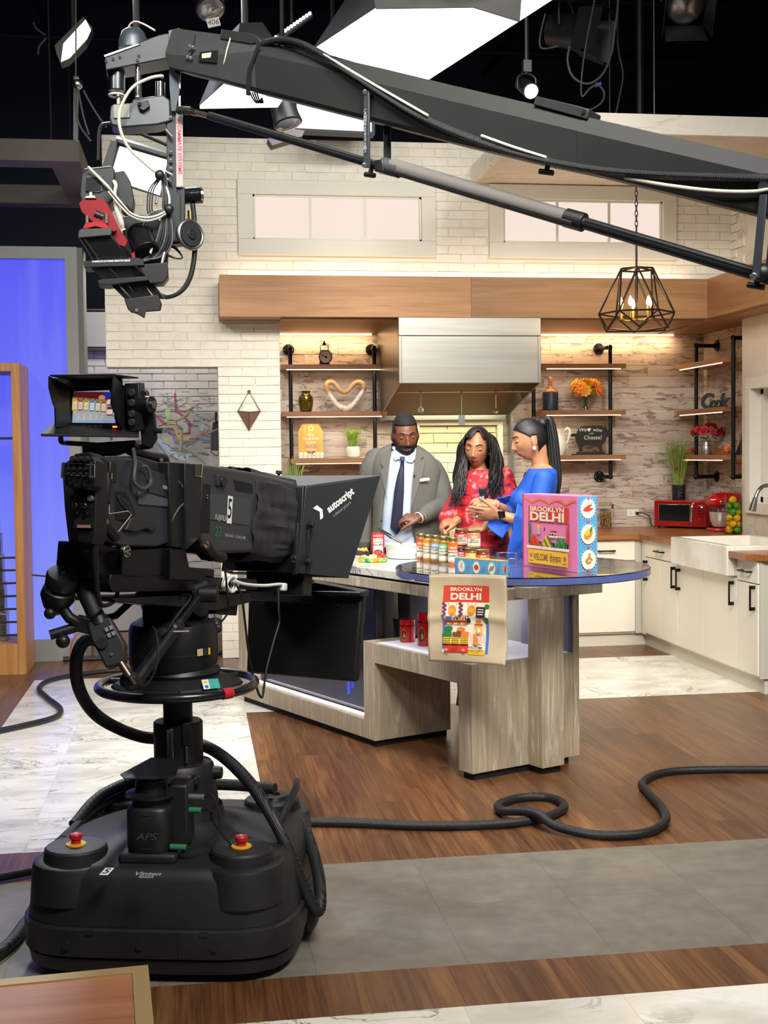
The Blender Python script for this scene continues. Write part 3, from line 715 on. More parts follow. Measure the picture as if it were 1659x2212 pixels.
a.up()
a.rect(sx(.13),sy(.66),sx(.86),sy(.84),PR)
for i in range(9):a.ell(sx(.17+i*.081),sy(.66),sx(.041),.013,PR,14)
a.up();a.fit('BROOKLYN',sx(.47),sy(.803),.024,sx(.62),PW,.0011);a.fit('DELHI',sx(.47),sy(.702),.043,sx(.62),PW,.0022)
a.rect(sx(.13),sy(.33),sx(.145),sy(.63),PBR);a.rect(sx(.85),sy(.33),sx(.865),sy(.63),PBR)
for i in range(9):a.poly([(sx(.14),sy(.60-i*.028)),(sx(.20),sy(.575-i*.028)),(sx(.14),sy(.565-i*.028))],PG);a.poly([(sx(.86),sy(.60-i*.028)),(sx(.80),sy(.575-i*.028)),(sx(.86),sy(.565-i*.028))],PR)
a.rect(sx(.29),sy(.46),sx(.355),sy(.545),c_('grey','#b9b5b0'));a.ell(sx(.322),sy(.565),.016,.009,PY_,10);a.ell(sx(.43),sy(.535),.005,.010,PDK,8)
a.rect(sx(.49),sy(.43),sx(.79),sy(.455),PW);a.rect(sx(.52),sy(.475),sx(.66),sy(.49),PW)
for i in range(3):a.rect(sx(.535+i*.042),sy(.49),sx(.565+i*.042),sy(.525),(PR,PBR,PP)[i]);a.rect(sx(.515+i*.05),sy(.455),sx(.545+i*.05),sy(.48),(PP,PDK,PR)[i])
a.up();a.rect(sx(.145),sy(.30),sx(.855),sy(.36),PDK).up()
for r in range(6):
 for i in range(7-r if r>0 else 7):
  a.ell(sx(.16+.031*i+.0155*r),sy(.315+.024*r),.0082,.0068,PR if(i+r)%3 else c_('tomato','#e2573a'),8)
  a.ell(sx(.395+.031*i+.0155*r),sy(.315+.024*r),.0085,.0062,PY_ if(i+r)%3 else PG,8,.5)
for r in range(3):
 for i in range(5-r):a.ell(sx(.655+.044*i+.02*r),sy(.325+.045*r),.0085,.0115,c_('mango_green','#4f9a4a')if(i+r)%2 else PG,10,-.3)
a.up();a.rect(sx(.115),sy(.262),sx(.885),sy(.298),PW);a.rect(sx(.385),sy(.262),sx(.395),sy(.40),c_('grey','#b9b5b0'));a.rect(sx(.635),sy(.262),sx(.645),sy(.40),c_('grey','#b9b5b0'))
a.up();a.rect(sx(.145),sy(.06),sx(.865),sy(.245),PY_).up()
a.fit('WELCOME',sx(.375),sy(.152),.034,sx(.27),PP,.0010);a.fit('वेलकम',sx(.645),sy(.152),.044,sx(.21),PP,.0006)
for u in(.20,.81):
 for j in range(5):a.ell(sx(u)+.007*math.cos(j*1.256+.3),sy(.165)+.007*math.sin(j*1.256+.3),.006,.004,c_('magenta','#d2457e'),8,j*1.256)
 for j in(-1,0,1):a.ell(sx(u)+j*.012,sy(.095),.004,.003,PDK,6)
a.build('front_print',t,'printed stall with BROOKLYN DELHI and WELCOME lettering')
def medallions(t,o,u,W,H,items,horiz=False):
 a=Art(o,u,(0,0,1),[BLUEM]);a.rect(0.002,.002,W-.002,H-.002,BLUEM)
 for q in range(34):
  f=q/34
  a.ell(.005,H*f,.0022,.0022,PLB,6);a.ell(W-.005,H*f,.0022,.0022,PLB,6)
 n=len(items)
 for i,it in enumerate(items):
  if horiz:x,y,r1,r2=W*(i+.5)/n,H*.5,H*.30,H*.38
  else:x,y,r1,r2=W*.5,H*(1-(i+.5)/n),W*.36,W*.42
  for j in range(20):a.line([(x+r1*1.05*math.cos(j*.314),y+r2*1.05*math.sin(j*.314)),(x+r1*1.22*math.cos(j*.314),y+r2*1.18*math.sin(j*.314))],.0025,PW)
  a.ell(x,y,r1,r2,PW,20).up()
  k=min(r1,r2)
  if it=='chili':a.ell(x-k*.1,y+k*.1,k*.7,k*.2,PR,12,.5);a.ell(x+k*.1,y-k*.15,k*.65,k*.18,PR,12,.2);a.line([(x+k*.4,y+k*.4),(x+k*.6,y+k*.7)],.003,PG)
  if it=='mango':a.ell(x,y,k*.75,k*.5,PO,14,.9).up();a.ell(x-k*.1,y+k*.2,k*.45,k*.3,PY_,12,.9).up();a.ell(x+k*.4,y+k*.55,k*.4,k*.14,PG,10,1.2)
  if it=='ginger':[a.ell(x+p*k,y+q*k,k*.42,k*.18,c_('ginger','#b98a4e'),10,an)for p,q,an in((-.2,0,.8),(.25,.1,-.6),(0,-.35,.2),(.1,.4,1.4))]
  if it=='garlic':a.ell(x,y-k*.1,k*.5,k*.55,c_('garlic','#eadfe0'),14).up();a.line([(x,y+k*.9),(x,y+k*.2)],.005,c_('garlic_line','#b98fa0'));a.line([(x,y+k*.4),(x-k*.25,y-k*.5)],.002,PP);a.line([(x,y+k*.4),(x+k*.25,y-k*.5)],.002,PP)
  if it=='tomato':a.ell(x,y,k*.7,k*.62,PR,14).up();a.ell(x,y+k*.55,k*.2,k*.12,PG,8)
  if it=='beans':[a.ell(x+q*k,y+q*.3*k,k*.28,k*.72,c_('bean','#8d8a72'),10,-.5)for q in(-.35,0,.35)]
 a.up()
 m=n+1
 for i in range(m):
  x,y=((W*i/n,H*.5)if horiz else(W*.5,H*(1-i/n)))
  x=min(max(x,.012),W-.012);y=min(max(y,.012),H-.012)
  a.ell(x,y-.002,.005,.006,c_('magenta','#d2457e'),8);a.poly([(x-.004,y),(x+.004,y),(x,y+.011)],c_('magenta','#d2457e'))
 a.build('side_print',t,'blue printed side with round food pictures')
medallions(t,o,s,.110,.356,['chili','mango','ginger'])
bR2=aZ(1082,1246.5,ZG);ang2=math.radians(123)
t,o,d,s,mb=card('gift_box','small flat blue cardboard box with food medallions lying before the jars',bR2,ang2,.295,.05,.070,[0]*6)
mb.build('carton',[BLUEM],t,bevel=.002,smooth=False)
s4=Vector((math.sin(ang2),-math.cos(ang2),0))
MB().prism([o+Vector((0,0,.0705)),o+d*.295+Vector((0,0,.0705)),o+d*.295+s4*.05+Vector((0,0,.0705)),o+s4*.05+Vector((0,0,.0705))],(0,0,.002)).build('orange_lid',mat('box_orange','#eaa240',.5),t,smooth=False)
medallions(t,o+d*.295,-d,.295,.070,['garlic','tomato','beans'],True)
a=Art(o,s4,(0,0,1),[PLB]);a.rect(.004,.005,.046,.065,PLB).up();a.ell(.025,.033,.010,.024,PO,12).up();a.ell(.027,.03,.005,.02,PBR,10);a.build('end_print',t)
GLASS=mat('jar_glass','#ffffff',.03,trans=1,ior=1.3);LIDM=mat('gold_lid','#b9a56c',.3,.9);LIDB=mat('black_lid','#26201c',.35)
def jar(px,py,zb,r,h,food,head,words,lab,lid=LIDM,grp='jars of sauce on the glass disc',facing=-1.75,pos=None):
 p=pos or aZ(px,py,zb)
 t=thing('sauce_jar',lab,'jar',p,grp)
 nk=h*.85
 MB().lathe(p,[(r*.9,0),(r,.004),(r,nk*.9),(r*.93,nk*.97),(r*.86,nk)],24).build('jar_body',mat('sauce_'+food,food,.18,coat=.6),t)
 MB().lathe(p,[(r*.90,nk),(r*.95,nk+.002),(r*.95,h-.002),(r*.9,h)],24).build('lid',lid,t)
 def bend(x,y,z):q=facing+x/r;return p+Vector((math.cos(q)*(r+z),math.sin(q)*(r+z),y))
 a=Art((0,0,0),(1,0,0),(0,0,1),[PW],base=.0006,bend=bend);w=r*1.15;y0,y1=nk*.12,nk*.84
 a.rect(-w,y0,w,y1,mat('label_cream','#efe7d0',.5));a.up();a.rect(-w,y0+(y1-y0)*.68,w,y1,mat('label_'+head,head,.5));a.up()
 a.text('DELHI',0,y0+(y1-y0)*.84,h*.105,PW,bold=.0004)
 for i,wd in enumerate(words):a.text(wd,0,y0+(y1-y0)*(.56-i*.2),min(h*.13,2.5*r/max(4,len(wd))*1.15),PDK,bold=.0003)
 a.rect(-w*.6,y0+.004,w*.6,y0+.006,mat('label_'+head,head,.5));a.build('label',t)
 return t,p
R1,H1=.0245,.137
jar(909.5,1208,ZG,R1,H1,'#b3561c','#e0562f',['TIKKA','MASALA'],'tall jar with an orange label, leftmost of the row of tall jars')
jar(924,1211,ZG,R1,H1,'#c08a1d','#e79a4a',['COCONUT','CURRY'],'tall jar with a pale orange label, second in the row of tall jars')
jar(940.5,1213,ZG,R1,H1,'#a86a22','#5aa0cf',['TOFU','MASALA'],'tall jar with a light blue label, middle of the row of tall jars')
jar(958,1216.5,ZG,R1,H1,'#97701f','#7cbf96',['CASHEW','KORMA'],'tall jar with a green label, fourth in the row of tall jars')
jar(978.5,1219,ZG,R1*1.06,H1,'#c96a1c','#e2622c',['MANGO','CURRY'],'tall jar with an orange label, right end of the row of tall jars')
jar(962,1203,ZG,R1*1.05,H1*.97,'#a8a43a','#7cbf96',['LIME'],'tall jar with yellow-green filling standing behind the row of tall jars')
R2,H2=.034,.088
ps=[aZ(996,1217,ZG),aZ(1019,1221,ZG),aZ(1043,1225,ZG)]
for i,(p,f,hd)in enumerate(zip(ps,('#5a1420','#7a4a20','#7a2a18'),('#d2457e','#e8b04a','#e2622c'))):
 jar(0,0,0,R2,H2,f,hd,['ACHAAR'],['short jar with a pink label, bottom left of the stacked jars','short jar with a yellow label, bottom middle of the stacked jars','short jar with an orange label, bottom right of the stacked jars'][i],LIDM,'stacked short jars on the glass disc',pos=p)
u1=(ps[0]+ps[1])/2;u2=(ps[1]+ps[2])/2
u1=ps[0]+Vector((.003,.004,0));u2=ps[1]+Vector((.011,-.004,0))
for p,f,hd,w,lb in((u1,'#7c1518','#df5a62',['TOMATO','ACHAAR'],'short jar with a red and pink label, top left of the stacked jars'),(u2,'#b3874a','#e98b7c',['GARLIC','ACHAAR'],'short jar with a cream and salmon label, top right of the stacked jars')):
 jar(0,0,0,R2,H2,f,hd,w,lb,LIDM,'stacked short jars on the glass disc',pos=Vector((p.x,p.y,ZG+H2+.0005)))
ZM=.9465
p=aZ(869,1206,ZM)
t=thing('casserole_dish','white ribbed oval casserole dish of pale food on the marble top','dish',p)
mb=MB();n=72
Rr_=Matrix.Rotation(TH+1.57,3,'Z')
def rib(a,k):return 1+.012*math.cos(36*a)*k
prof=[(.55,0,0),(.93,.004,0),(.97,.02,1),(1.0,.07,1),(1.04,.075,0),(1.04,.083,0),(.97,.083,0),(.93,.055,0),(.3,.052,0)]
vs=[];
for r,z,k in prof:
 for i in range(n):
  q=2*math.pi*i/n;vs.append(p+Rr_@Vector((.115*r*math.cos(q)*rib(q,k),.082*r*math.sin(q)*rib(q,k),z)))
mb.add(vs,[(j*n+i,j*n+(i+1)%n,(j+1)*n+(i+1)%n,(j+1)*n+i)for j in range(len(prof)-1)for i in range(n)]+[tuple(range(n-1,-1,-1)),tuple(range((len(prof)-1)*n,len(prof)*n))])
mb.build('dish',mat('ceramic_white','#efeee8',.25),t)
mb=MB()
for i in range(26):
 q=RND.uniform(0,6.28);r=math.sqrt(RND.random())*.8;mb.ell(p+Rr_@Vector((.1*r*math.cos(q),.07*r*math.sin(q),.066+RND.uniform(0,.012))),(.014,.012,.009),7,5)
o_=mb.build('food',mat('pale_food','#e9d9a2',.6,var=.2,vscale=60),t);o_['kind']='stuff'
tg=thing('tongs','steel tongs with black handles resting in the casserole dish','tongs',p+Vector((-.02,.03,.08)))
q0=p+Vector((.0,.0,.085));q1=p+Vector((-.13,.05,.17))
for k in(-1,1):
 off=Vector((0,.008,.006))*k
 MB().tube([q0+off*.3,q0 .lerp(q1,.45)+off*1.4],.004,6,flat=(0,0,1)).build('arm',STEEL,tg);MB().tube([q0 .lerp(q1,.45)+off*1.4,q1+off*.6],.0055,6).build('grip',BLK,tg)
p=aZ(817,1200,ZM);n_=(Vector((0.2,0,0))-Vector((p.x,p.y,0))).normalized();u_=Vector((-n_.y,n_.x,0))
t=thing('food_pouch','red and cream standing food pouch with a tomato picture, leaning on the dish','pouch',p)
def pouch(x,y,z=0):
 th=.022*max(0,1-y/.125)**.8*math.cos(x/.04*1.35)
 return p+u_*x+n_*(th+z-.025*y)+Vector((0,0,y))
RP=mat('pouch_red','#c8202b',.35)
mb=MB();mb.surf(lambda u,v:pouch((u-.5)*.074,v*.135),12,16);mb.surf(lambda u,v:pouch((.5-u)*.074,v*.135)*1-n_*(2*.022*max(0,1-v*.135/.125)**.8*math.cos((.5-u)*.074/.04*1.35)+.002),12,16)
mb.build('bag',RP,t)
a=Art((0,0,0),(1,0,0),(0,0,1),[PW],base=.0012,step=.0005,bend=pouch)
for i in range(6):a.rect(-.028,.005+i*.016,.028,.021+i*.016,mat('label_cream','#efe7d0',.5))
a.up();a.rect(-.03,.106,.03,.128,RP);a.rect(-.022,.092,.022,.104,c_('red','#d8402a')).up();a.text('DELHI',0,.098,.013,PW,bold=.0004);a.text('KIDNEY',0,.078,.015,PBR,bold=.0003);a.text('DAL MIX',0,.064,.015,PDK,bold=.0004)
a.ell(0,.020,.026,.017,PDK,14).up();a.ell(0,.020,.021,.014,PR,14).up()
for i in range(6):a.ell(-.012+.005*i,.018+(i%3)*.004,.005,.004,c_('tomato','#e2573a'),8)
for i in range(4):a.ell(-.021+i*.014,.116,.004,.004,PW,8)
a.build('label',t)
def tray(px,py,lab,fc,sz=.075,z=ZM):
 p=aZ(px,py,z);t=thing('food_tray',lab,'tray',p,'small trays of food on the marble top')
 mb=MB();mb.prism([p+Rr_@Vector(q)for q in((-sz*.8,-sz*.4,0),(sz*.8,-sz*.4,0),(sz*.8,sz*.4,0),(-sz*.8,sz*.4,0))],(0,0,.004))
 for(x0,y0,x1,y1)in((-1,-.55,1,-.55),(1,-.55,1,.55),(1,.55,-1,.55),(-1,.55,-1,-.55)):
  A=[Vector((x0*sz*.8,y0*sz*.75,.001)),Vector((x1*sz*.8,y1*sz*.75,.001)),Vector((x1*sz*1.05,y1*sz,.024)),Vector((x0*sz*1.05,y0*sz,.024))]
  mb.prism([p+Rr_@q for q in A],Rr_@Vector((-(y1-y0)*.002 if x0==x1 else 0,0,.003)))
 mb.build('dish',mat('tray_black','#15161c',.35),t)
 mb=MB()
 for i in range(34):mb.ell(p+Rr_@Vector((RND.uniform(-.75,.75)*sz,RND.uniform(-.4,.4)*sz,.014+RND.uniform(0,.022))),(.011,.008,.007),6,4,rot=Euler((RND.random()*3,RND.random()*3,0)).to_matrix())
 o=mb.build('food',fc,t);o['kind']='stuff'
tray(788,1181,'black tray of yellow macaroni at the back of the marble top',mat('mac_food','#e0b03a',.5,var=.25,vscale=60))
tray(786,1199,'black tray of pale cheese shreds just behind the rainbow tray',mat('cheese_food','#ecc66a',.5,var=.2,vscale=60),.07)
p=aZ(806,1213,ZM)
t=thing('rainbow_tray','rainbow-coloured six-cup tray of red and yellow food at the edge of the marble','tray',p)
m,tt=newmat('rainbow_plastic');g=tt.noise(tt.pos((1,1,1)),14,2,.6)
tt.color(tt.ramp(g,[(.3,'#3b6fd0'),(.40,'#3bb6b0'),(.48,'#6cc34a'),(.56,'#f0d23c'),(.64,'#ea6a3a'),(.74,'#d24a9a')]));tt.b.inputs['Roughness'].default_value=.35
cup=[];mb=MB()
for i in range(6):
 q=i*math.pi/3;c0=p+Vector((.056*math.cos(q+.3),.056*math.sin(q+.3),0));cup.append(c0)
 mb.lathe(c0,[(.022,0),(.030,.004),(.034,.022),(.036,.023),(.034,.024),(.030,.008),(.004,.006)],18)
mb.lathe(p,[(.02,.019),(.06,.0205),(.06,.0225),(.02,.022)],18);mb.build('dish',m,t)
fcs=[mat('salad_red','#b3202a',.4),mat('cheese_food','#ecc66a',.5),mat('salad_pink','#d890a8',.5),mat('mac_food','#e0b03a',.5),mat('salad_cream','#efe6cc',.5),mat('salad_red','#b3202a',.4)]
for c0,fm in zip(cup,fcs):
 mb=MB()
 for i in range(14):mb.ell(c0+Vector((RND.uniform(-.02,.02),RND.uniform(-.02,.02),.016+RND.uniform(0,.014))),(.010,.009,.007),6,4)
 o=mb.build('food',fm,t);o['kind']='stuff'
p=aZ(896,1207,ZM);t=MB().lathe(p,[(.018,0),(.036,.016),(.044,.034),(.042,.034),(.034,.018),(.002,.006)],24).build('steel_bowl',STEEL);tag(t,'small steel bowl beside the casserole dish','bowl')
p=aZ(797,1192,ZM);t=MB().lathe(p,[(.022,0),(.024,.01),(.016,.03),(.013,.05),(.018,.07),(.013,.085),(.001,.09)],18).build('pepper_mill',mat('pale_wood','#c89a62',.45));tag(t,'pale wooden pepper mill behind the food trays','pepper mill')
p=aZ(968,1178,ZM+.001);t=thing('frying_pan','black frying pan on the island behind the jars','pan',p)
MB().lathe(p,[(.07,0),(.088,.004),(.1,.036),(.097,.036),(.084,.008),(.002,.006)],28).build('pan_body',BLK,t);MB().tube(spl([p+Vector((-.09,.02,.03)),p+Vector((-.13,.03,.046)),p+Vector((-.2,.04,.052))],5),.009,8).build('handle',BLK,t)
p=aZ(1094,1207,ZG)
t=MB().bb((p.x-.05,p.y-.03,ZG),(p.x+.05,p.y+.03,ZG+.035)).build('acrylic_riser',gm,bevel=.003);tag(t,'small clear acrylic riser behind the blue box','riser')
# ================================================================== RANGE HOOD
HS=m_woodgrain('hood_steel','#96938b','#aba8a0','#bfbcb4',0,.36,.22,0,.0,1.0);HS.node_tree.nodes['Principled BSDF'].inputs['Metallic'].default_value=1.0
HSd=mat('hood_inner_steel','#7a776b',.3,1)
YH=9.395
a_=aY(860.5,684,YH);b_=aY(1168,684,YH);zb_=aY(860,828,YH).z;zm_=aY(860,725,YH).z;YK=YP-.12;zk=aY(850,905,YK).z
hx0,hx1=a_.x,b_.x
hd=thing('range_hood','large brushed stainless steel range hood hung under the wooden beam','range hood',((hx0+hx1)/2,9.8,zb_))
zt_=2.552
MB().bb((hx0,YH-.008,zm_),(hx1,YH+.02,zt_)).build('top_band',HS,hd,bevel=.004,smooth=False)
MB().bb((hx0+.02,YH+.002,zb_),(hx1-.02,YH+.02,zm_)).build('front_panel',HS,hd,bevel=.004,smooth=False)
for x in(hx0,hx1-.022):MB().bb((x,YH-.004,zb_),(x+.022,YH+.012,zm_)).build('edge_trim',STEEL,hd,bevel=.003,smooth=False)
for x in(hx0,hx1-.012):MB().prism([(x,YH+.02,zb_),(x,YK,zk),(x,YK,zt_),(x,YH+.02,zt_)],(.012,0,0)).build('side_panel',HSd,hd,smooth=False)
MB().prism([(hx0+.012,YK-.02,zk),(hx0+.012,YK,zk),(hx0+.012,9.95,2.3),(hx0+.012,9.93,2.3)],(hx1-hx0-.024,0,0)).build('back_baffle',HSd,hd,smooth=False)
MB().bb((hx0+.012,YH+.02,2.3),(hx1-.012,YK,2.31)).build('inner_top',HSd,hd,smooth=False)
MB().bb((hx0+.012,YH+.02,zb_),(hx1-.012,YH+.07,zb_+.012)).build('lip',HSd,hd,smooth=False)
MB().bb((hx0+.012,YK-.05,zk-.012),(hx1-.012,YK+.01,zk+.03)).build('lower_lip',STEEL,hd,bevel=.003,smooth=False)
yr=9.62;zr=aY(1000,846,yr).z
rl=MB();rl.cyl((hx0+.03,yr,zr),(hx1-.03,yr,zr),.006,n=8);rl.build('utensil_rail',STEEL,hd)
for px,L,kind in((909,.16,'whisk'),(997,.26,'spatula'),(1071,.19,'ladle')):
 p=aY(px,846,yr-.008);zz=p.z
 t=thing('kitchen_utensil','steel %s hanging from the rail under the range hood'%kind,kind,p,None)
 mb=MB();mb.torus(p+Vector((0,0,-.012)),.012,.003,(1,0,0),14,6);mb.build('hook',STEEL,t)
 mb=MB();mb.cyl(p+Vector((0,0,-.024)),p+Vector((0,0,-L*.68)),.005,n=8);mb.build('handle',STEEL,t)
 q=p+Vector((0,0,-L*.68));mb=MB()
 if kind=='whisk':
  for i in range(4):
   an=i*math.pi/4;mb.tube(spl([q,q+Vector((.020*math.cos(an),.020*math.sin(an),-.03)),q+Vector((0,0,-L*.34)),q+Vector((-.020*math.cos(an),-.020*math.sin(an),-.03)),q],5),.0014,5)
 elif kind=='spatula':mb.box(q+Vector((0,0,-L*.15)),(.05,.004,L*.3))
 else:mb.lathe(q+Vector((0,-.01,-L*.2)),[(.002,0),(.018,.004),(.026,.018),(.024,.018),(.016,.007),(.001,.004)],16)
 mb.build('head',STEEL,t)
t=thing('range_stove','steel cooking range under the hood behind the people','stove',(2.2,9.9,0))
sx0,sx1=1.965,2.295
bpy.data.objects.remove(t)
# ================================================================== STUDIO CAMERA ON PEDESTAL
m,t=newmat('pedestal_black');n1=t.noise(t.pos(),5,5,.6);n2=t.noise(t.pos(),160,3)
t.color(t.ramp(n1,[(.3,'#17181a'),(.6,'#1f2022'),(.75,'#2a2a2b')]));t.b.inputs['Roughness'].default_value=.5;t.bump(n2,.25,.001);PED=m
RUB=mat('cable_rubber','#121314',.55);
m,t=newmat('braided_cable');w_=t.new('ShaderNodeTexWave');w_.inputs['Scale'].default_value=60;t.link(t.pos(rot=(.6,.4,.7)),w_.inputs['Vector']);w_.inputs['Distortion'].default_value=1.5
t.color(t.ramp(w_.outputs[1],[(.3,'#0d0e0f'),(.8,'#25272a')]));t.b.inputs['Roughness'].default_value=.5;t.bump(w_.outputs[1],.4,.002);BRAID=m
CX,CY=-.065,4.15
ZY=lambda py,Y=CY,px=380:aY(px,py,Y).z
ped=thing('camera_pedestal','black wheeled studio camera pedestal in the left foreground','pedestal',(CX,CY,0))
FB=frame((CX,CY,0),math.radians(-13))
def superring(s,z,n=5.0,k=64,o=(0,0)):
 out=[]
 for i in range(k):
  q=2*math.pi*i/k;c,sn=math.cos(q),math.sin(q)
  r=s/((abs(c)**n+abs(sn)**n)**(1/n));out.append((o[0]+r*c,o[1]+r*sn,z))
 return out
def loft(mb,rings,m=0):
 k=len(rings[0]);mb.add([p for r in rings for p in r],[(j*k+i,j*k+(i+1)%k,(j+1)*k+(i+1)%k,(j+1)*k+i)for j in range(len(rings)-1)for i in range(k)]+[tuple(range(k-1,-1,-1)),tuple(range((len(rings)-1)*k,len(rings)*k))],m)
mb=MB(FB);loft(mb,[superring(.385,.018),superring(.412,.03),superring(.418,.070),superring(.412,.074)]);mb.build('lower_skirt',PED,ped,ang=50)
mb=MB(FB);loft(mb,[superring(.414,.0755),superring(.426,.08),superring(.428,.160),superring(.420,.166)]);mb.build('skirt',PED,ped,ang=50)
mb=MB(FB);loft(mb,[superring(.417,.1675),superring(.417,.176),superring(.398,.300),superring(.386,.325,4.6),superring(.365,.337,4.2),superring(.30,.345,3.6),superring(.2,.358,2.6),superring(.15,.378,2.1),superring(.135,.40,2)]);mb.build('top_cover',PED,ped,ang=60)
for q in(-.17,.17):MB(FB).bb((q-.012,-.431,.150),(q+.012,-.424,.163)).build('clip',PED,ped)
for q in(-.24,-.02,.2):MB(FB).cyl((q,-.432,.118),(q,-.424,.118),.012,n=14).build('screw_cap',PED,ped)
MB(FB).bb((.093,-.4295,.08),(.095,-.42,.16)).build('panel_joint',BLK2,ped)
for sx,sy in((-1,-1),(1,-1),(1,1),(-1,1)):
 x,y=sx*.255,sy*.275
 MB(FB).lathe((x,y,0),[(.138,.22),(.130,.318),(.126,.328),(.118,.332),(.098,.333),(.094,.362),(.088,.368),(.001,.369)],40).build('corner_turret',PED,ped)
 if sy<0:
  MB(FB).lathe((x,y,0),[(.031,.369),(.031,.3725),(.029,.374),(.001,.374)],28).build('yellow_ring',mat('estop_yellow','#e0a820',.4),ped)
  b=MB(FB).lathe((x,y,0),[(.015,.373),(.014,.386),(.0155,.387),(.019,.389),(.0195,.400),(.017,.403),(.001,.4035)],28).build('emergency_button',mat('estop_red','#c01f26',.35),ped)
  a=Art(FB@Vector((x,y,.4036)),(1,0,0),(0,1,0),[WHITE]);a.ell(0,0,.006,.005,WHITE);a.build('button_mark',b)
 elif sx>0:MB(FB).lathe((x,y,.369),[(.06,0),(.055,.012),(.03,.012),(.026,.001)],28).build('hub_ring',BLK,ped)
for sx,sy in((-1,-1),(1,-1),(1,1),(-1,1)):
 MB(FB).cyl((sx*.27-.02,sy*.27,.065),(sx*.27+.02,sy*.27,.065),.0645,n=24).build('castor_wheel',BLK2,ped)
p=FB@Vector((.40,.02,0));MB().ell(p+Vector((.0,.0,.075)),(.05,.11,.07),16,10).build('wheel_guard',PED,ped)
prof=[(.150,.36),(.138,.42),(.132,ZY(1770)),(.118,ZY(1680)),(.112,ZY(1652)),(.104,ZY(1645)),(.085,ZY(1643))]
MB().lathe((CX,CY,0),prof,40).build('column_housing',PED,ped)
z0,z1=ZY(1650),ZY(1556);MB().lathe((CX,CY,0),[(.079,z0-.02),(.079,z1-.004),(.075,z1),(.05,z1)],36).build('outer_column',BLK,ped)
zr=ZY(1478);MB().lathe((CX,CY,0),[(.047,z1-.01),(.047,zr+.02)],32).build('inner_column',BLK,ped)
yf=CY-.079
MB().bb((CX-.036,yf-.004,ZY(1650,yf)),(CX-.014,yf+.012,ZY(1574,yf))).build('chrome_slot',mat('slot_steel','#a8a39b',.25,1),ped,bevel=.002)
MB().bb((CX-.028,yf-.006,ZY(1640,yf)),(CX-.022,yf,ZY(1582,yf))).build('slot_groove',BLK2,ped)
MB().bb((CX+.012,yf-.008,ZY(1612,yf)),(CX+.040,yf+.03,ZY(1562,yf))).build('lock_block',BLK,ped,bevel=.003)
MB().bb((CX+.022,yf-.012,ZY(1648,yf)),(CX+.030,yf,ZY(1612,yf))).build('lock_lever',mat('lever_grey','#6e6e6c',.4,.8),ped,bevel=.002)
for an,col,rr in((-2.55,mat('knob_red','#8e2228',.4),.012),(-.25,BLK,.022),(-1.15,BLK,.016)):
 d=Vector((math.cos(an),math.sin(an),0));c=Vector((CX,CY,ZY(1668)))+d*.112
 MB().cyl(c,c+d*.03,rr,rr*.85,12).build('knob',col,ped,bevel=.002)
a=Art(Vector((CX+.045,CY-.112,ZY(1666))),(1,.25,0),(0,0,1),[WHITE]);a.text('COLUMN',0,.006,.009,mat('print_grey','#b9b9b5',.5));a.text('PRESSURE',0,-.004,.009,a.mats[-1]);a.build('column_text',ped)
RRG,RT=.249,.0155
st=MB().torus((CX,CY,zr),RRG,RT,n=72,k=12).build('steering_ring',mat('ring_black','#16171b',.3,coat=.3),ped)
q0=math.radians(-56);pts=[Vector((CX+RRG*math.cos(q0+i*.028),CY+RRG*math.sin(q0+i*.028),zr))for i in range(6)]
MB().tube(pts,RT+.0022,14).build('red_tape',mat('red_tape','#c3262d',.5),st)
for q in(.6,2.7,4.75):
 MB().tube([(CX+.10*math.cos(q),CY+.10*math.sin(q),zr+.008),(CX+RRG*math.cos(q),CY+RRG*math.sin(q),zr)],.010,8).build('ring_spoke',BLK,ped)
MB().lathe((CX,CY,0),[(.06,zr-.02),(.205,zr-.012),(.212,zr),(.20,zr+.012),(.16,zr+.030),(.15,zr+.034),(.10,zr+.036)],8).build('octagon_plate',PED,ped,ang=20,bevel=.004)
MB().lathe((CX,CY,0),[(.135,zr+.034),(.14,zr+.045),(.13,zr+.062),(.10,zr+.064)],40).build('trim_weights',BLK,ped)
c=Vector((CX+.105,CY-.165,zr+.024));a=Art(c,(.95,.3,0),(-.1,.35,.38),[WHITE],base=.004)
LBT=mat('label_teal','#2aa694',.5);a.rect(-.027,-.018,.027,.018,LBT).up();a.rect(-.027,-.018,-.006,.018,WHITE).up();a.ell(-.016,.008,.006,.006,mat('label_yellow','#e3c33a',.5));a.ell(-.016,-.009,.006,.006,mat('label_blue','#355fae',.5));a.build('warning_label',ped)
MB().torus((CX,CY,zr+.066),.128,.003,n=48,k=6).build('silver_ring',STEEL,ped)
pA=aZ(330,1842,.35);zA=.352;FA=frame((pA.x,pA.y,zA),math.radians(-13))@Matrix.Diagonal((1,1,.90,1))@Matrix.Translation((0,0,-zA))
mb=MB(FA);mb.bb((-.088,-.072,zA-.02),(.088,.072,zA+.018));mb.build('sensor_base',PED,ped,bevel=.012,seg=3)
mb=MB(FA);loft(mb,[superring(.066,zA+.018,3.2,40),superring(.070,zA+.03,3.2,40),superring(.070,zA+.155,3.2,40),superring(.064,zA+.166,3,40),superring(.058,zA+.17,2.4,40),superring(.058,zA+.19,2,40)]);mb.build('sensor_body',BLK,ped,ang=50)
MB(FA).lathe((0,0,0),[(.05,zA+.188),(.078,zA+.196),(.080,zA+.204),(.05,zA+.212),(.046,zA+.25),(.036,zA+.262),(.03,zA+.266)],36).build('sensor_turret',BLK,ped)
mb=MB(FA);mb.prism([(-.085,-.035,zA+.270),(-.06,-.075,zA+.268),(.03,-.078,zA+.268),(.085,-.04,zA+.270),(.075,.07,zA+.292),(-.02,.08,zA+.296)],(0,0,.004));mb.build('sensor_hood',BLK,ped)
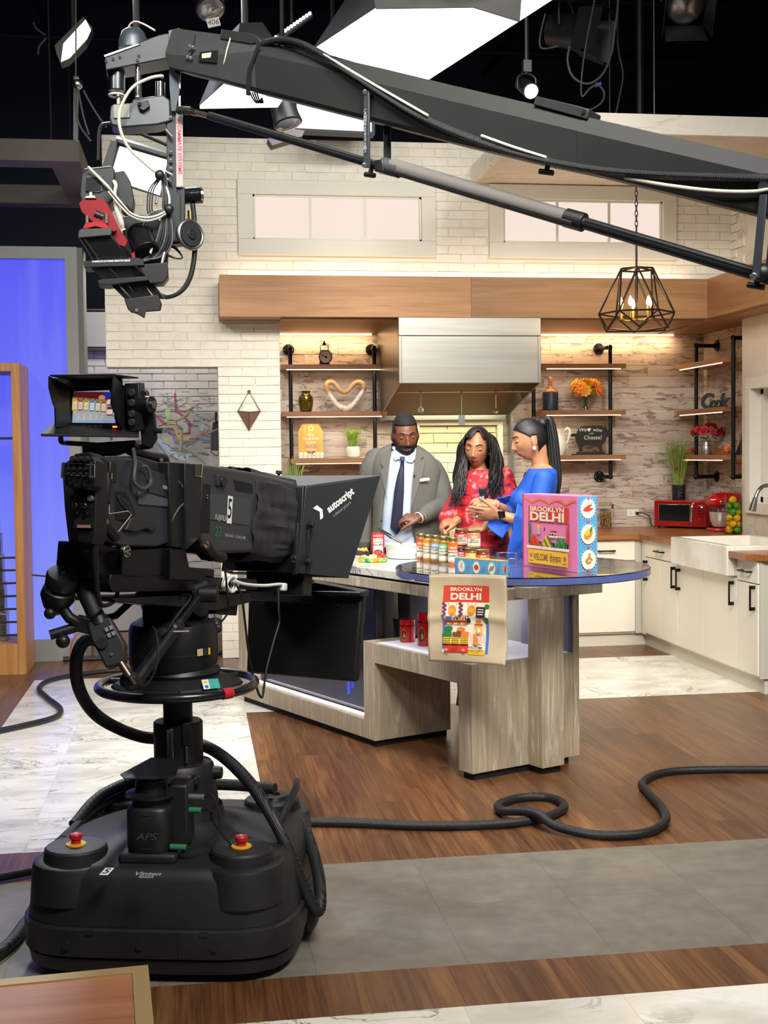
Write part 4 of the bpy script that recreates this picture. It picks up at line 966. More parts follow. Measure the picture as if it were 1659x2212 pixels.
for x,y in((-.072,-.03),(.06,-.05),(.0,.06)):MB(FA).cyl((x,y,zA+.2),(x,y,zA+.272),.0022,n=6).build('hood_rod',BLK2,ped)
MB(FA).bb((.050,-.02,zA+.03),(.115,.07,zA+.235)).build('sensor_bracket',PED,ped,bevel=.008)
for zz in(.034,.148):MB(FA).torus((0,0,zA+zz),.0715,.0015,n=40,k=5).build('sensor_seam',DGRY,ped)
a=Art(FA@Vector((0,-.0712,zA+.075)),FA.to_3x3()@Vector((1,0,0)),(0,0,1),[DGRY]);a.text('APS',0,0,.030,mat('emboss_grey','#4a4b4d',.4),bold=.0002,shear=.25,sx=1.25);a.build('sensor_text',ped)
GRNP=mat('green_plug','#2f7d55',.45);GRYP=mat('grey_plug','#8a8d8a',.4,.6)
def plug(c,d,r,L,mt,nm='plug'):c=Vector(c);d=Vector(d).normalized();return MB().cyl(c,c+d*L,r,n=12).build(nm,mt,ped,bevel=.001)
e1=FA@Vector((.112,.0,zA+.19));e2=FA@Vector((.112,.0,zA+.145));e3=FA@Vector((.066,-.045,zA+.035));dR=FA.to_3x3()@Vector((1,-.1,0))
plug(e1,dR,.009,.05,GRYP);plug(e2,dR,.0085,.04,GRNP);plug(e3,dR,.009,.05,GRNP)
es=FB@Vector((.255,-.275,.372))
for A,B,mid in((e1+dR*.05,e3+dR*.05,(.07,-.02,-.02)),(e2+dR*.04,es+Vector((-.05,.03,-.004)),(.0,0,.02))):
 md_=(A+B)/2+Vector(mid);MB().tube(spl([A,A+dR*.03,md_,B+dR*.02,B],8),.0032,7).build('sensor_cable',RUB,ped)
a=Art(aZ(230,1885,.350),FB.to_3x3()@Vector((1,0,0)),FB.to_3x3()@Vector((.12,1,.12)),[WHITE],base=.004)
a.rect(-.012,-.024,.014,.024,WHITE).up();a.text('5',.001,0,.046,BLK2,bold=.0012,sx=.85);a.build('number_sticker',ped)
a=Art(aZ(317,1894,.350),FB.to_3x3()@Vector((1,0,0)),FB.to_3x3()@Vector((0,1,.16)),[WHITE],base=.004)
LG=mat('logo_grey','#a6a6a2',.4);a.text('Vinten',0,.010,.030,LG,bold=.0006,shear=.2,sx=1.0);a.rect(-.020,-.014,.022,-.003,LG).up();a.text('WIRELESS',.001,-.0085,.009,BLK2,bold=.0002);a.build('maker_badge',ped)
p0=FB@Vector((-.33,.12,.33));p1=FB@Vector((-.20,.35,.40));MB().tube(spl([FB@Vector((-.355,-.09,.325)),p0+Vector((0,0,.025)),p1],8),.016,10).build('cable_guard',PED,ped)
MB(FB).bb((-.21,.30,.33),(-.17,.36,.42)).build('guard_bracket',PED,ped,bevel=.004)
MB().tube(spl([FB@Vector((.31,-.02,.325)),FB@Vector((.345,.03,.40)),FB@Vector((.355,.16,.43)),FB@Vector((.34,.3,.42))],8),.012,8).build('cable_guard',PED,ped)
PA=math.radians(32);U=Vector((math.sin(PA),math.cos(PA),0));V=Vector((math.cos(PA),-math.sin(PA),0));CC=Vector((CX,CY,0))
TI=math.radians(8)
def rig(u,v,w):
 return CC+U*u+V*v+Vector((0,0,w))
FR_=Matrix(((V.x,U.x,0,CX),(V.y,U.y,0,CY),(0,0,1,0),(0,0,0,1)))
PIV=1.16
FT=FR_@Matrix.Translation((0,0,PIV))@Matrix.Rotation(-TI,4,'X')@Matrix.Translation((0,0,-PIV))
FTi=FT.inverted()
NV=FT.to_3x3()@Vector((1,0,0));NU=FT.to_3x3()@Vector((0,1,0))
def sv(px,py,v):
 return FTi@aP(px,py,FT@Vector((v,0,PIV)),NV)
def su(px,py,u):return FTi@aP(px,py,FT@Vector((0,u,PIV)),NU)
def side(pts,v,depth):P=[sv(x,y,v)for x,y in pts];return MB(FT).prism(P,(-depth,0,0))
hd_=thing('pan_tilt_head','black pan and tilt head with steering handles between pedestal and studio camera','tripod head',(CX,CY,zr+.07))
zh0,zh1=ZY(1442),ZY(1352)
MB().lathe((CX-.01,CY,0),[(.10,zh0-.015),(.135,zh0),(.142,zh0+.02),(.142,zh1-.01),(.134,zh1+.012),(.10,zh1+.03),(.05,zh1+.036)],44).build('head_drum',BLK,hd_)
MB().lathe((CX-.01,CY,0),[(.1425,zh0+.055),(.1425,zh0+.058)],44,cap=False).build('drum_seam',DGRY,hd_)
MB(FR_).bb((-.07,-.10,zh1+.01),(.07,.10,1.10)).build('head_neck',BLK,hd_,bevel=.02,seg=3)
MB(FR_).cyl((-.10,0,1.09),(.10,0,1.09),.06,n=28).build('tilt_hub',BLK,hd_,bevel=.006)
a=Art(Vector((CX-.01+.085,CY-.1165,zh0+.065)),(.8,.58,0),(0,0,1),[WHITE],base=.003);a.rect(-.014,-.011,.008,.011,mat('print_grey','#b9b9b5',.5)).up();a.poly([(-.011,-.007),(.005,-.007),(-.003,.008)],mat('label_yellow','#e3c33a',.5));a.rect(.011,-.011,.026,.011,DGRY);a.rect(.029,-.011,.036,.011,mat('label_yellow','#e3c33a',.5));a.build('warning_label',hd_)
P1,P2,P3=aY(436,1282,4.02),aY(352,1392,3.86),aY(290,1478,3.72)
MB().tube([P1,P1 .lerp(P2,.65)],.0125,14).build('pan_bar',mat('bar_satin','#2a2b2d',.3,.6),hd_)
MB().tube([P1 .lerp(P2,.6),P3],.0195,16).build('pan_bar_grip',BLK,hd_)
c=P1 .lerp(P2,.72);MB().tube([c+Vector((-.03,-.03,0)),c+Vector((.045,-.03,.0))],.004,8).build('clamp_handle',CHROME,hd_);MB().ell(c,(.024,.024,.026),14,10).build('clamp',BLK,hd_)
q=P1+Vector((.02,0,-.002));MB().cyl(q+Vector((-.03,.0,0)),q+Vector((.03,-.01,-.002)),.026,n=22).build('bar_rosette',BLK,hd_,bevel=.004)
MB().tube([P1+Vector((-.02,0,.012)),P1+Vector((.02,.0,.028))],.020,12).build('bar_joint',BLK,hd_)
G1,G2,G3,G4=aY(165,1240,3.76),aY(210,1335,3.72),aY(252,1432,3.68),aY(281,1468,3.68)
MB().tube([G1,G2],.024,18).build('zoom_grip',mat('grip_rubber','#1c1d1f',.6),hd_,bevel=.003)
MB().tube([G2,G2 .lerp(G3,.16)],.029,18).build('grip_collar',BLK,hd_)
ax=(G3-G2).normalized();q_=Matrix.Identity(4);sd=ax.cross(Vector((0,-1,0))).normalized();up=sd.cross(ax).normalized()
M3=Matrix((sd,ax,up)).transposed().to_4x4();M3 .translation=G2 .lerp(G3,.55)
mb=MB(M3);mb.prism([(-.036,-.062,-.025),(.03,-.075,-.025),(.036,-.02,-.025),(.030,.07,-.025),(-.025,.075,-.025),(-.045,.03,-.025)],(0,0,.05));mb.build('control_body',DGRY,hd_,bevel=.006)
for x,y in((-.028,-.03),(-.015,-.03),(-.028,-.012),(-.015,-.012)):MB(M3).box((x,y,.028),(.009,.012,.008)).build('switch',mat('switch_grey','#8e8e8b',.4),hd_)
MB(M3).cyl((.012,.0,.024),(.012,0,.034),.016,n=20).build('thumb_wheel',BLK2,hd_);MB(M3).cyl((.0,.04,.024),(.0,.04,.03),.005,n=12).build('button',STEEL,hd_)
MB().ell(G4+Vector((0,0,-.004)),.030,20,14).build('ball_end',BLK,hd_)
q=G3+Vector((.012,-.02,.004));plugd=(Vector((.5,-.2,-.8))).normalized();MB().cyl(q,q+plugd*.045,.011,n=14).build('metal_plug',mat('brass_plug','#b29a86',.3,1),hd_);MB().cyl(q+plugd*.045,q+plugd*.075,.009,n=12).build('plug_boot',RUB,hd_)
MB().tube(spl([q+plugd*.07,aY(318,1478,3.68),aY(340,1430,3.7),aY(338,1370,3.74),aY(330,1355,3.8),aY(352,1370,3.84),aY(382,1330,3.9),aY(412,1290,3.95),aY(390,1288,4.0),aY(370,1310,4.0)],8),.0035,7).build('control_cable',RUB,hd_)
F1=aY(128,1275,3.72)
mb=MB();axf=Vector((.25,-.45,.85)).normalized();Q=axf.to_track_quat('Z','Y').to_matrix()
mb.lathe(F1,[(.02,-.075),(.036,-.055),(.050,-.02),(.046,.004),(.034,.012),(.034,.014),(.044,.018),(.046,.05),(.042,.058),(.012,.060),(.011,.055),(.001,.055)],32,M=Q);mb.build('focus_demand',BLK,hd_,ang=40)
MB().cyl(F1+axf*.055,F1+axf*.062,.006,n=10).build('centre_screw',STEEL,hd_)
MB().tube([F1+Vector((-.075,0,.045)),F1+Vector((-.03,0,.04))],.003,6).build('pin',STEEL,hd_)
B1,B2=aY(108,1372,3.70),aY(196,1345,3.72)
MB().tube([B1,B1 .lerp(B2,.75)],.0145,14).build('demand_bar',BLK,hd_);MB().box(B1 .lerp(B2,.85),(.05,.04,.045),(0,.25,0)).build('bar_clamp',BLK,hd_,bevel=.004)
MB().ell(aY(136,1385,3.68),.020,16,12).build('clamp_knob',BLK,hd_);MB().tube([F1+Vector((.01,0,-.055)),aY(150,1335,3.70),B1 .lerp(B2,.8)],.016,12).build('demand_arm',BLK,hd_);MB().ell(aY(108,1325,3.7),.017,14,10).build('clamp_knob',BLK,hd_)
MB().tube([B2,aY(250,1330,3.9),rig(-.12,-.05,1.12)],.011,10).build('cross_bar',mat('bar_satin','#2a2b2d',.3,.6),hd_)
MB().ell(aY(208,1283,3.9),.005,10,8).build('green_lamp',mat('green_led','#19d45a',.4,emit=3),hd_)
cm=thing('studio_camera','black broadcast camera with a long box lens and viewfinder, pointing at the island','camera',rig(0,0,1.2))
CAMG=mat('camera_body_grey','#2c2f36',.42);LENSG=mat('lens_grey','#33373a',.45)
MB(FT).bb((-.07,-.42,1.135),(.07,.42,1.165)).build('wedge_plate',BLK,cm,bevel=.003);MB(FT).bb((-.085,-.38,1.165),(.085,.10,1.19)).build('wedge_plate',BLK,cm,bevel=.003)
side([(236,1262),(240,1240),(555,1250),(556,1272),(246,1280)],.10,.2).build('base_rail',BLKM,cm,bevel=.003)
side([(245,1292),(540,1280),(546,1300),(470,1318),(250,1300)],.085,.17).build('lower_rail',BLK,cm,bevel=.003)
side([(470,1300),(515,1300),(512,1330),(466,1326)],.07,.14).build('rail_foot',BLK2,cm,bevel=.003)
side([(262,1190),(385,1182),(388,1240),(264,1250)],.10,.2).build('support_plate',BLKM,cm,bevel=.002)
side([(370,1185),(402,1188),(410,1230),(445,1240),(445,1256),(366,1252)],.118,.236).build('lens_support',BLKM,cm,bevel=.003)
bodyp=[(226,1002),(250,988),(300,992),(330,1014),(373,1030),(376,1170),(340,1182),(262,1180),(240,1172),(232,1100)]
side(bodyp,.098,.15).build('camera_body',CAMG,cm,bevel=.006)
side([(255,992),(300,985),(362,1004),(372,1030),(330,1016),(300,1000)],.075,.12).build('top_bevel',DGRY,cm,bevel=.004)
side([(248,1060),(273,1062),(293,1104),(292,1112),(273,1128),(250,1122)],.1005,.006).build('vent_panel',BLK2,cm,bevel=.002)
P=[sv(x,y,.1035)for x,y in((250,1066),(252,1112))]
for i in range(6):
 x0=252+i*4.5;y0=1066+max(0,(i-1))*7
 side([(x0,1070+i*3),(x0+4,1068+i*3),(x0+14,1086+i*5),(x0+10,1090+i*5)],.104,.006).build('vent_slat',DGRY,cm)
side([(300,1062),(374,1080),(374,1096),(300,1090)],.103,.006).build('side_ridge',mat('ridge_grey','#4c5058',.4),cm,bevel=.002)
side([(322,1028),(372,1040),(372,1078),(322,1064)],.101,.004).build('door_panel',CAMG,cm,bevel=.002)
side([(353,1048),(376,1054),(376,1062),(353,1056)],.1045,.003).build('badge_plate',mat('badge_grey','#85888c',.4),cm)
side([(272,1145),(285,1118),(330,1124),(340,1140),(330,1150),(318,1142),(292,1150)],.112,.02).build('shoulder_foot',DGRY,cm,bevel=.004)
HP=[sv(280,972,.0),sv(318,984,.0),sv(352,990,.0),sv(356,1000,.0)]
MB(FT).tube(spl(HP,6),.016,12).build('top_handle',BLK,cm);MB(FT).cyl(sv(349,993,.02),sv(349,993,.03),.006,n=12).build('handle_screw',STEEL,cm)
for x in(318,334,350):MB(FT).cyl(sv(x,1008,.06),sv(x,1008,.06)+Vector((0,0,.014)),.012,n=14).build('top_knob',DGRY,cm)
ur=sv(226,1050,.098).y
def rear(pts,u,depth):P=[su(x,y,u)for x,y in pts];return MB(FT).prism(P,(0,depth,0))
rear([(152,990),(162,980),(190,976),(207,986),(208,1060),(206,1150),(198,1176),(166,1172),(158,1060),(140,1048),(138,1004)],ur-.10,.055).build('rear_adapter',BLK,cm,bevel=.004)
rear([(141,1000),(158,986),(196,984),(206,996),(206,1050),(192,1060),(146,1050)],ur-.13,.04).build('control_panel',BLK,cm,bevel=.003)
for iy,y in enumerate((992,1013,1024)):
 for x in(150,162,176,190):
  if(iy,x)==(0,150):continue
  q=su(x,y,ur-.131);MB(FT).cyl(q,q+Vector((0,-.010 if iy else-.014,0)),.0042 if iy else.0075,n=10).build('panel_knob',DGRY,cm)
q=[su(x,y,ur-.131)for x,y in((147,1000),(204,1004),(204,1030),(147,1026))]
MB(FT).tube(q,.0008,4,closed=True).build('panel_outline',mat('print_grey','#b9b9b5',.5),cm)
for x in(138,199):q=su(x,1018,ur-.135);MB(FT).tube([q+Vector((0,0,-.018)),q+Vector((0,-.008,-.018)),q+Vector((0,-.008,.022)),q+Vector((0,0,.022))],.003,6).build('guard_bar',mat('lever_grey','#6e6e6c',.4,.8),cm)
for x,y,mt in((163,1051,BLKM),(183,1051,BLKM),(164,1078,BLKM),(184,1076,BLKM),(199,1077,GRYP),(166,1092,mat('brass_plug','#b29a86',.3,1)),(186,1093,mat('brass_plug','#b29a86',.3,1)),(168,1112,BLKM),(188,1112,BLKM)):
 q=su(x,y,ur-.10-(.03 if y<1060 else 0));MB(FT).cyl(q,q+Vector((0,-.012,0)),.0085,n=14).build('rear_socket',mt,cm,bevel=.001)
q=su(182,1129,ur-.101);MB(FT).box(q,(.06,.012,.03)).build('rear_label',BLK2,cm)
q=su(181,1137,ur-.109);MB(FT).box(q,(.042,.003,.008)).build('rear_strip',mat('label_pink','#a8827e',.5),cm)
q0=sv(229,1037,.12);q1=sv(222,1085,.125);MB(FT).tube([q0+Vector((0,0,.02)),q0],.018,14).build('connector_ring',mat('chrome_worn','#b7a89a',.25,1),cm);MB(FT).tube([q0,q1],.021,16).build('connector_boot',RUB,cm)
MB(FT).box(sv(236,1020,.11),(.03,.035,.06)).build('connector_block',BLK,cm,bevel=.005)
MB(FT).tube(spl([q1,sv(208,1110,.13),sv(203,1150,.13),sv(206,1230,.12),sv(212,1290,.1),sv(222,1308,.08),sv(245,1300,.07),sv(256,1275,.06)],6),[.018,.014,.010,.007,.006,.006],12).build('connector_cable',RUB,cm)
q0=sv(226,1130,.13);q1=sv(250,1162,.13);MB(FT).tube([q0,q1],.016,14).build('side_connector',RUB,cm);MB(FT).tube([q0-(q1-q0)*.15,q0],.013,12).build('connector_ring',GRYP,cm)
MB(FT).tube([sv(236,1055,.13),sv(236,1110,.13),sv(276,1104,.125),sv(284,1112,.12),sv(270,1130,.12),sv(250,1156,.13)],.0016,5).build('lanyard',mat('lanyard_cream','#b8ac94',.6),cm)
q=sv(267,1191,.112);MB(FT).cyl(q,q+Vector((.014,0,0)),.018,n=24).build('lock_wheel',STEEL,cm,bevel=.002)
for i in range(5):MB(FT).cyl(q+Vector((.0145,.010*math.cos(i*1.257),.010*math.sin(i*1.257))),q+Vector((.016,.010*math.cos(i*1.257),.010*math.sin(i*1.257))),.0035,n=8).build('wheel_hole',BLK2,cm)
q=sv(186,1195,.06);MB(FT).cyl(q,q+Vector((.03,0,0)),.016,n=16).build('lock_knob',BLK,cm,bevel=.003)
side([(212,1170),(262,1186),(262,1245),(206,1250)],.07,.14).build('rear_plate',BLKM,cm,bevel=.003)
vL=.125
side([(364,998),(400,1000),(404,1186),(372,1182)],vL-.012,(vL-.012)*2).build('lens_mount_plate',mat('mount_dark','#151b1b',.5),cm,bevel=.004)
side([(400,1000),(436,1004),(436,1158),(402,1190)],vL+.002,(vL+.002)*2).build('lens_rear_frame',BLK,cm,bevel=.004)
rr=[(436,1006),(446,1003),(556,1021),(640,1042),(640,1190),(540,1194),(452,1196),(432,1166)]
lb=side(rr,vL,vL*2).build('lens_box',LENSG,cm,bevel=.012,seg=3)
side([(455,1066),(541,1079),(539,1136),(453,1122)],vL+.0025,.003).build('lens_hatch',mat('hatch_grey','#3b4043',.45),cm,bevel=.001)
side([(505,1036),(546,1046),(546,1066),(510,1060)],vL+.0015,.004).build('lens_recess',BLK2,cm)
q=sv(477,1040,vL);MB(FT).cyl(q,q+Vector((.014,0,0)),.018,n=22).build('lens_cap_knob',BLK,cm,bevel=.002);MB(FT).box(sv(470,1038,vL+.004),(.012,.02,.035)).build('lens_tab',DGRY,cm,bevel=.002)
side([(441,1044),(455,1048),(453,1150),(436,1148)],vL+.004,.008).build('lens_control_strip',BLK2,cm,bevel=.001)
for y in(1070,1076):q=sv(445,y,vL+.005);MB(FT).cyl(q,q+Vector((.006,0,0)),.003,n=8).build('toggle',STEEL,cm)
q=[sv(x,y,vL+.004)for x,y in((421,1003),(437,1003),(435,1030),(420,1028))];MB(FT).prism(q,(-.004,0,0)).build('data_window',mat('window_dark','#2a2a1c',.15),cm)
MB(FT).tube([sv(437,1003,vL+.005),sv(435,1030,vL+.005),sv(421,1028,vL+.005)],.0022,6).build('window_rim',STEEL,cm)
o=FT@sv(489,1098,vL+.003);eu=FT.to_3x3()@Vector((0,1,0));ew=FT.to_3x3()@Vector((0,0,1))
def plane_art(px,py,v):return Art(FT@sv(px,py,v),eu,ew,[WHITE])
a=plane_art(496,1101,vL+.003);a.rect(-.016,-.045,.016,.045,WHITE).up();a.text('5',0,0,.092,BLK2,bold=.0008,sx=.62);a.build('number_sticker',lb)
a=plane_art(478,1119,vL+.003);a.text('FUJIFILM',0,0,.024,mat('print_grey','#b9b9b5',.5),bold=.0003,sx=.9);a.build('maker_text',lb)
a=plane_art(471,1150,vL+.0012);a.text('27',0,0,.048,mat('print_green','#2fa873',.5),sx=.95);a.build('model_number',lb)
a=plane_art(508,1159,vL+.0012);a.text('UA27x6.5  11.5/6.5-180',0,0,.014,mat('print_grey','#b9b9b5',.5),sx=1.0);a.build('model_text',lb)
q0,q1=sv(439,1172,vL+.02),sv(462,1200,vL+.03);MB(FT).tube([q0,q0 .lerp(q1,.3)],.013,14).build('lens_plug',mat('brass_plug','#b29a86',.3,1),cm);MB(FT).tube(spl([q0 .lerp(q1,.3),q1,sv(482,1205,vL+.03)],5),.017,14).build('plug_boot',RUB,cm)
MB(FT).tube(spl([sv(482,1205,vL+.03),sv(486,1230,.15),sv(492,1290,.15),sv(494,1320,.14),sv(470,1350,.12),sv(440,1358,.11),sv(400,1345,.1)],8),.0035,7).build('lens_cable',RUB,cm)
MB(FT).tube(spl([sv(372,1030,.105),sv(392,1048,.115),sv(401,1080,.12),sv(385,1100,.115),sv(370,1130,.11),sv(374,1160,.11)],8),.003,7).build('body_cable',mat('grey_cable','#4b4d4d',.5),cm)
MB(FT).tube(spl([sv(288,970,.06),sv(292,1000,.11),sv(290,1040,.12),sv(310,1056,.125),sv(326,1040,.12),sv(318,1010,.115),sv(305,1008,.11)],8),.0052,8).build('viewfinder_cable',mat('grey_cable','#4b4d4d',.5),cm)
m,t=newmat('black_cloth');n1=t.noise(t.pos((1,1,.4)),22,4);t.color(t.ramp(n1,[(.3,'#1b1b1b'),(.7,'#303030')]));t.b.inputs['Roughness'].default_value=.95;t.bump(n1,.5,.01);CLOTH=m
A0,A1=sv(556,1021,vL).y,sv(640,1042,vL).y;wt0,wb0=sv(556,1018,vL).z+.006,sv(560,1196,vL).z
wt1,wb1=sv(640,1040,vL).z+.006,sv(630,1196,vL).z
def clothf(u_,v_):
 f=A0-.01+(A1-A0)*1.12*v_*(1+.0*u_);wt=wt0+(wt1-wt0)*v_;wb=wb0+(wb1-wb0)*v_-.02
 c=(wt+wb)/2;h=(wt-wb)/2+.006;q=math.radians(-78+336*u_+-0);
 r=1/((abs(math.cos(q))**5+abs(math.sin(q))**5)**.2);wob=.004*math.sin(9*q+6*v_)+.003*math.sin(23*q)
 return(((vL+.006)+wob)*r*math.cos(q),f+.012*math.sin(5*q)*(1-v_),c+(h+wob)*r*math.sin(q))
MB(FT).surf(clothf,72,10).build('cloth_cover',CLOTH,cm,solid=.003)
vf_rz=math.radians(-12)
VC=aY(232,880,3.93)
FV=Matrix.Translation(VC)@Matrix.Rotation(vf_rz,4,'Z')@Matrix.Rotation(math.radians(3),4,'X')
FVi=FV.inverted();nV=FV.to_3x3()@Vector((0,1,0))
def pv(px,py,y):return FVi@aP(px,py,FV@Vector((0,y,0)),nV)
def vfp(pts,y,d):return MB(FV).prism([pv(a_,b_,y)for a_,b_ in pts],(0,d,0))
vfp([(196,838),(268,832),(276,930),(190,934)],.0,.06).build('viewfinder_body',BLK,cm,bevel=.006)
vfp([(158,842),(240,838),(254,926),(150,924)],-.012,.012).build('viewfinder_bezel',BLK2,cm,bevel=.002)
yo=-.13
TLf,TRf=pv(107,813,yo),pv(243,811,yo);TLb,TRb=pv(150,832,.0),pv(262,832,0)
BLf,BRf=pv(117,925,yo),pv(252,930,yo)
MB(FV).prism([TLf,TRf,pv(300,818,.0),pv(150,822,0)],(0,0,.005)).build('viewfinder_hood_top',BLK,cm,bevel=.002)
MB(FV).prism([TLf,pv(107,838,yo),pv(116,872,yo*.98),pv(120,880,yo),pv(121,922,yo*.8),pv(160,924,0),pv(158,838,0)],(-.004,0,0)).build('viewfinder_hood_side',BLK,cm)
MB(FV).prism([TRf,pv(240,850,yo),pv(238,872,yo*.9),pv(254,914,yo*.6),pv(262,928,-.01),pv(268,836,-.01)],(.004,0,0)).build('viewfinder_hood_side',BLK,cm)
MB(FV).prism([pv(88,937,yo-.05),pv(300,940,yo+.09),pv(300,925,.03),pv(112,915,-.02)],(0,0,-.008)).build('viewfinder_shelf',BLK2,cm,bevel=.002)
vfp([(114,817),(262,815),(270,934),(120,930)],.001,.012).build('viewfinder_back_plate',BLK2,cm)
scr=vfp([(159,846),(236,843),(249,914),(156,913)],-.0135,.002).build('viewfinder_screen',mat('vf_screen','#c7ccd2',.3,emit=.55,emitc='#b9c0c8'),cm)
so_=FV@pv(156,913,-.0145);su_=(FV@pv(249,914,-.0145))-so_;sv_=(FV@pv(159,846,-.0145))-so_
Ws,Hs=su_.length,sv_.length
a=Art(so_,su_,sv_,[WHITE],base=.0002,step=.00012)
E_=lambda h,e=.8:mat('vf_'+h,h,.4,emit=e,emitc=h)
a.rect(0,Hs*.72,Ws,Hs,E_('#5a1220'));a.rect(Ws*.70,Hs*.78,Ws*.97,Hs,E_('#232a9a'));a.ell(Ws*.66,Hs*.82,Ws*.08,Hs*.08,E_('#b98a78'));a.up()
a.rect(0,0,Ws,Hs*.10,E_('#8ba0b8'));a.up()
for i,(c_1,c_2)in enumerate((('#c9b13a','#e7e0c8'),('#b4542a','#e6d8cc'),('#b0912a','#e5dfc8'),('#5b7fa8','#dfe4e2'),('#86783a','#dfe2d0'),('#b55a26','#e8d8c4'))):
 x=Ws*(-.02+i*.135);y=Hs*(.40-i*.012);a.rect(x,y,x+Ws*.115,y+Hs*.40,E_(c_1));a.rect(x+.002,y+Hs*.05,x+Ws*.105,y+Hs*.28,E_(c_2));a.rect(x,y+Hs*.37,x+Ws*.115,y+Hs*.42,E_('#8d7a40'));a.up()
 for j in range(3):a.line([(x+.004,y+Hs*(.10+.05*j)),(x+Ws*.09,y+Hs*(.10+.05*j))],.0011,E_('#5c5a50'))
for y,x in((.24,.80),(.22,.95),(.56,.80)):a.rect(Ws*x,Hs*y,Ws*min(x+.14,1),Hs*(y+.28),E_('#6a1c1c'));a.rect(Ws*x,Hs*(y+.04),Ws*min(x+.13,1),Hs*(y+.20),E_('#e2d4cc'));a.up()
for i in range(5):a.rect(Ws*(.04+i*.14),Hs*.14,Ws*(.12+i*.14),Hs*.3,E_('#a9a79c'))
a.build('viewfinder_picture',scr,'viewfinder picture of the row of jars')
for x in(166,182,194,206,217):q=pv(x,921,-.014);MB(FV).box(q,(.010,.003,.004)).build('viewfinder_button',mat('switch_grey2','#5e5f60',.4),cm)
for x in(171,196,211,226):q=pv(x,836,-.014);MB(FV).box(q,(.012,.003,.003)).build('viewfinder_button',mat('switch_grey2','#5e5f60',.4),cm)
MB(FV).box(pv(248,922,-.015),(.013,.004,.005)).build('tally_lamp',mat('tally_orange','#ff7a2a',.4,emit=3),cm)
vfp([(268,828),(300,826),(308,930),(276,936)],-.02,.07).build('viewfinder_knob_panel',BLK,cm,bevel=.004)
for y in(848,870,894,912):q=pv(286,y,-.021);MB(FV).cyl(q,q+Vector((0,-.014,0)),.011,n=16).build('viewfinder_knob',DGRY,cm,bevel=.002)
vfp([(298,836),(318,844),(334,900),(338,950),(326,968),(306,962),(300,900)],.02,.02).build('viewfinder_bracket',BLK,cm,bevel=.004)
q=pv(314,874,.0);MB(FV).cyl(q+Vector((-.02,0,0)),q+Vector((.026,-.02,0)),.026,n=24).build('tilt_knob',BLK,cm,bevel=.004);MB(FV).cyl(q+Vector((.026,-.02,0)),q+Vector((.034,-.024,0)),.012,n=18).build('knob_cap',STEEL,cm)
MB(FV).tube([pv(336,930,.02),pv(350,930,.02)],.009,10).build('bracket_knob',BLK,cm)
MB(FV).tube(spl([pv(131,945,-.02),pv(134,955,-.01),pv(160,958,.02),pv(300,966,.04),pv(328,962,.03)],6),.008,8).build('viewfinder_yoke',BLK,cm)
vfp([(176,958),(290,950),(300,966),(240,988),(178,984)],.03,.09).build('viewfinder_mount',BLK,cm,bevel=.005)
tp=thing('teleprompter','dark grey teleprompter hood and monitor mounted in front of the camera lens','teleprompter',rig(.9,0,.9))
HG=mat('hood_grey','#232729',.55);HGT=mat('hood_top_lit_grey','#3a3e40',.5)  # hood top in a lighter grey: its reflected light put into the colour
nr=[sv(661,1052,.155),sv(641,1238,.155)]
uF=1.0
TF=sv(822,1030,.30);BF=sv(753,1249,.25)
q=[Vector(nr[0]),TF,BF,Vector(nr[1])]
n_=(q[1]-q[0]).cross(q[3]-q[0]).normalized()*.006
if n_.x>0:n_=-n_
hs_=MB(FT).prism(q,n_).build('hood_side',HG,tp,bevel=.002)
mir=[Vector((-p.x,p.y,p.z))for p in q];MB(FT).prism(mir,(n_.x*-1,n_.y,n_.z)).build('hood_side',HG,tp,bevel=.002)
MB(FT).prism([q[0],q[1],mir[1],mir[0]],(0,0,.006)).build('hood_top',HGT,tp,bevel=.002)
MB(FT).prism([q[0]+Vector((0,-.02,0)),q[0],mir[0],mir[0]+Vector((0,-.02,0)),],(0,0,-.31)).build('hood_back_frame',BLK,tp,bevel=.003)
zt2=(q[0].z+q[1].z)/2
for px_ in(602,690,775):
 p=sv(px_,1031,-.16);f_=min(1,max(0,(p.y-q[0].y)/(q[1].y-q[0].y)));p.z=q[0].z+(q[1].z-q[0].z)*f_+.006
 MB(FT).cyl(p,p+Vector((0,0,.012)),.006,n=10).build('thumb_screw',BLK2,tp);MB(FT).cyl(p+Vector((0,0,.012)),p+Vector((0,0,.024)),.013,n=12).build('screw_head',BLK2,tp,bevel=.001)
MB(FT).tube([q[0].lerp(q[1],.05)+Vector((-.20,0,.012)),q[0].lerp(q[1],.5)+Vector((-.30,0,.012))],.010,8).build('hood_handle',BLK,tp)
MB(FT).prism([q[3]+Vector((0,.06,-.004)),q[2],mir[2],mir[3]+Vector((0,.06,-.004))],(0,0,.004)).build('beam_splitter_frame',BLK2,tp)
eU=(FT.to_3x3()@(q[1]-q[0])).normalized();nn=(FT.to_3x3()@((q[1]-q[0]).cross(q[3]-q[0]))).normalized()
if nn.dot(Vector((0,-1,0)))<0:nn=-nn
eW=nn.cross(eU).normalized()
oP=FT@q[0]
def hp(px,py):return aP(px,py,oP,nn)
A_,B_=hp(704,1105),hp(765,1057)
du=(B_-A_).normalized();dv=nn.cross(du)
a=Art((A_+B_)/2,du,dv,[WHITE],base=.002)
a.text('autoscript',0,.0,(B_-A_).length*.235,WHITE,bold=.0012,sx=.93);a.text('a cleaner picture',-.012,-.030,.017,mat('print_grey2','#8f949a',.5),sx=.9)
C_=hp(689,1106);c2=C_-(A_+B_)/2;cx_,cy_=c2 .dot(du),c2 .dot(dv)
a.build('maker_logo',hs_)
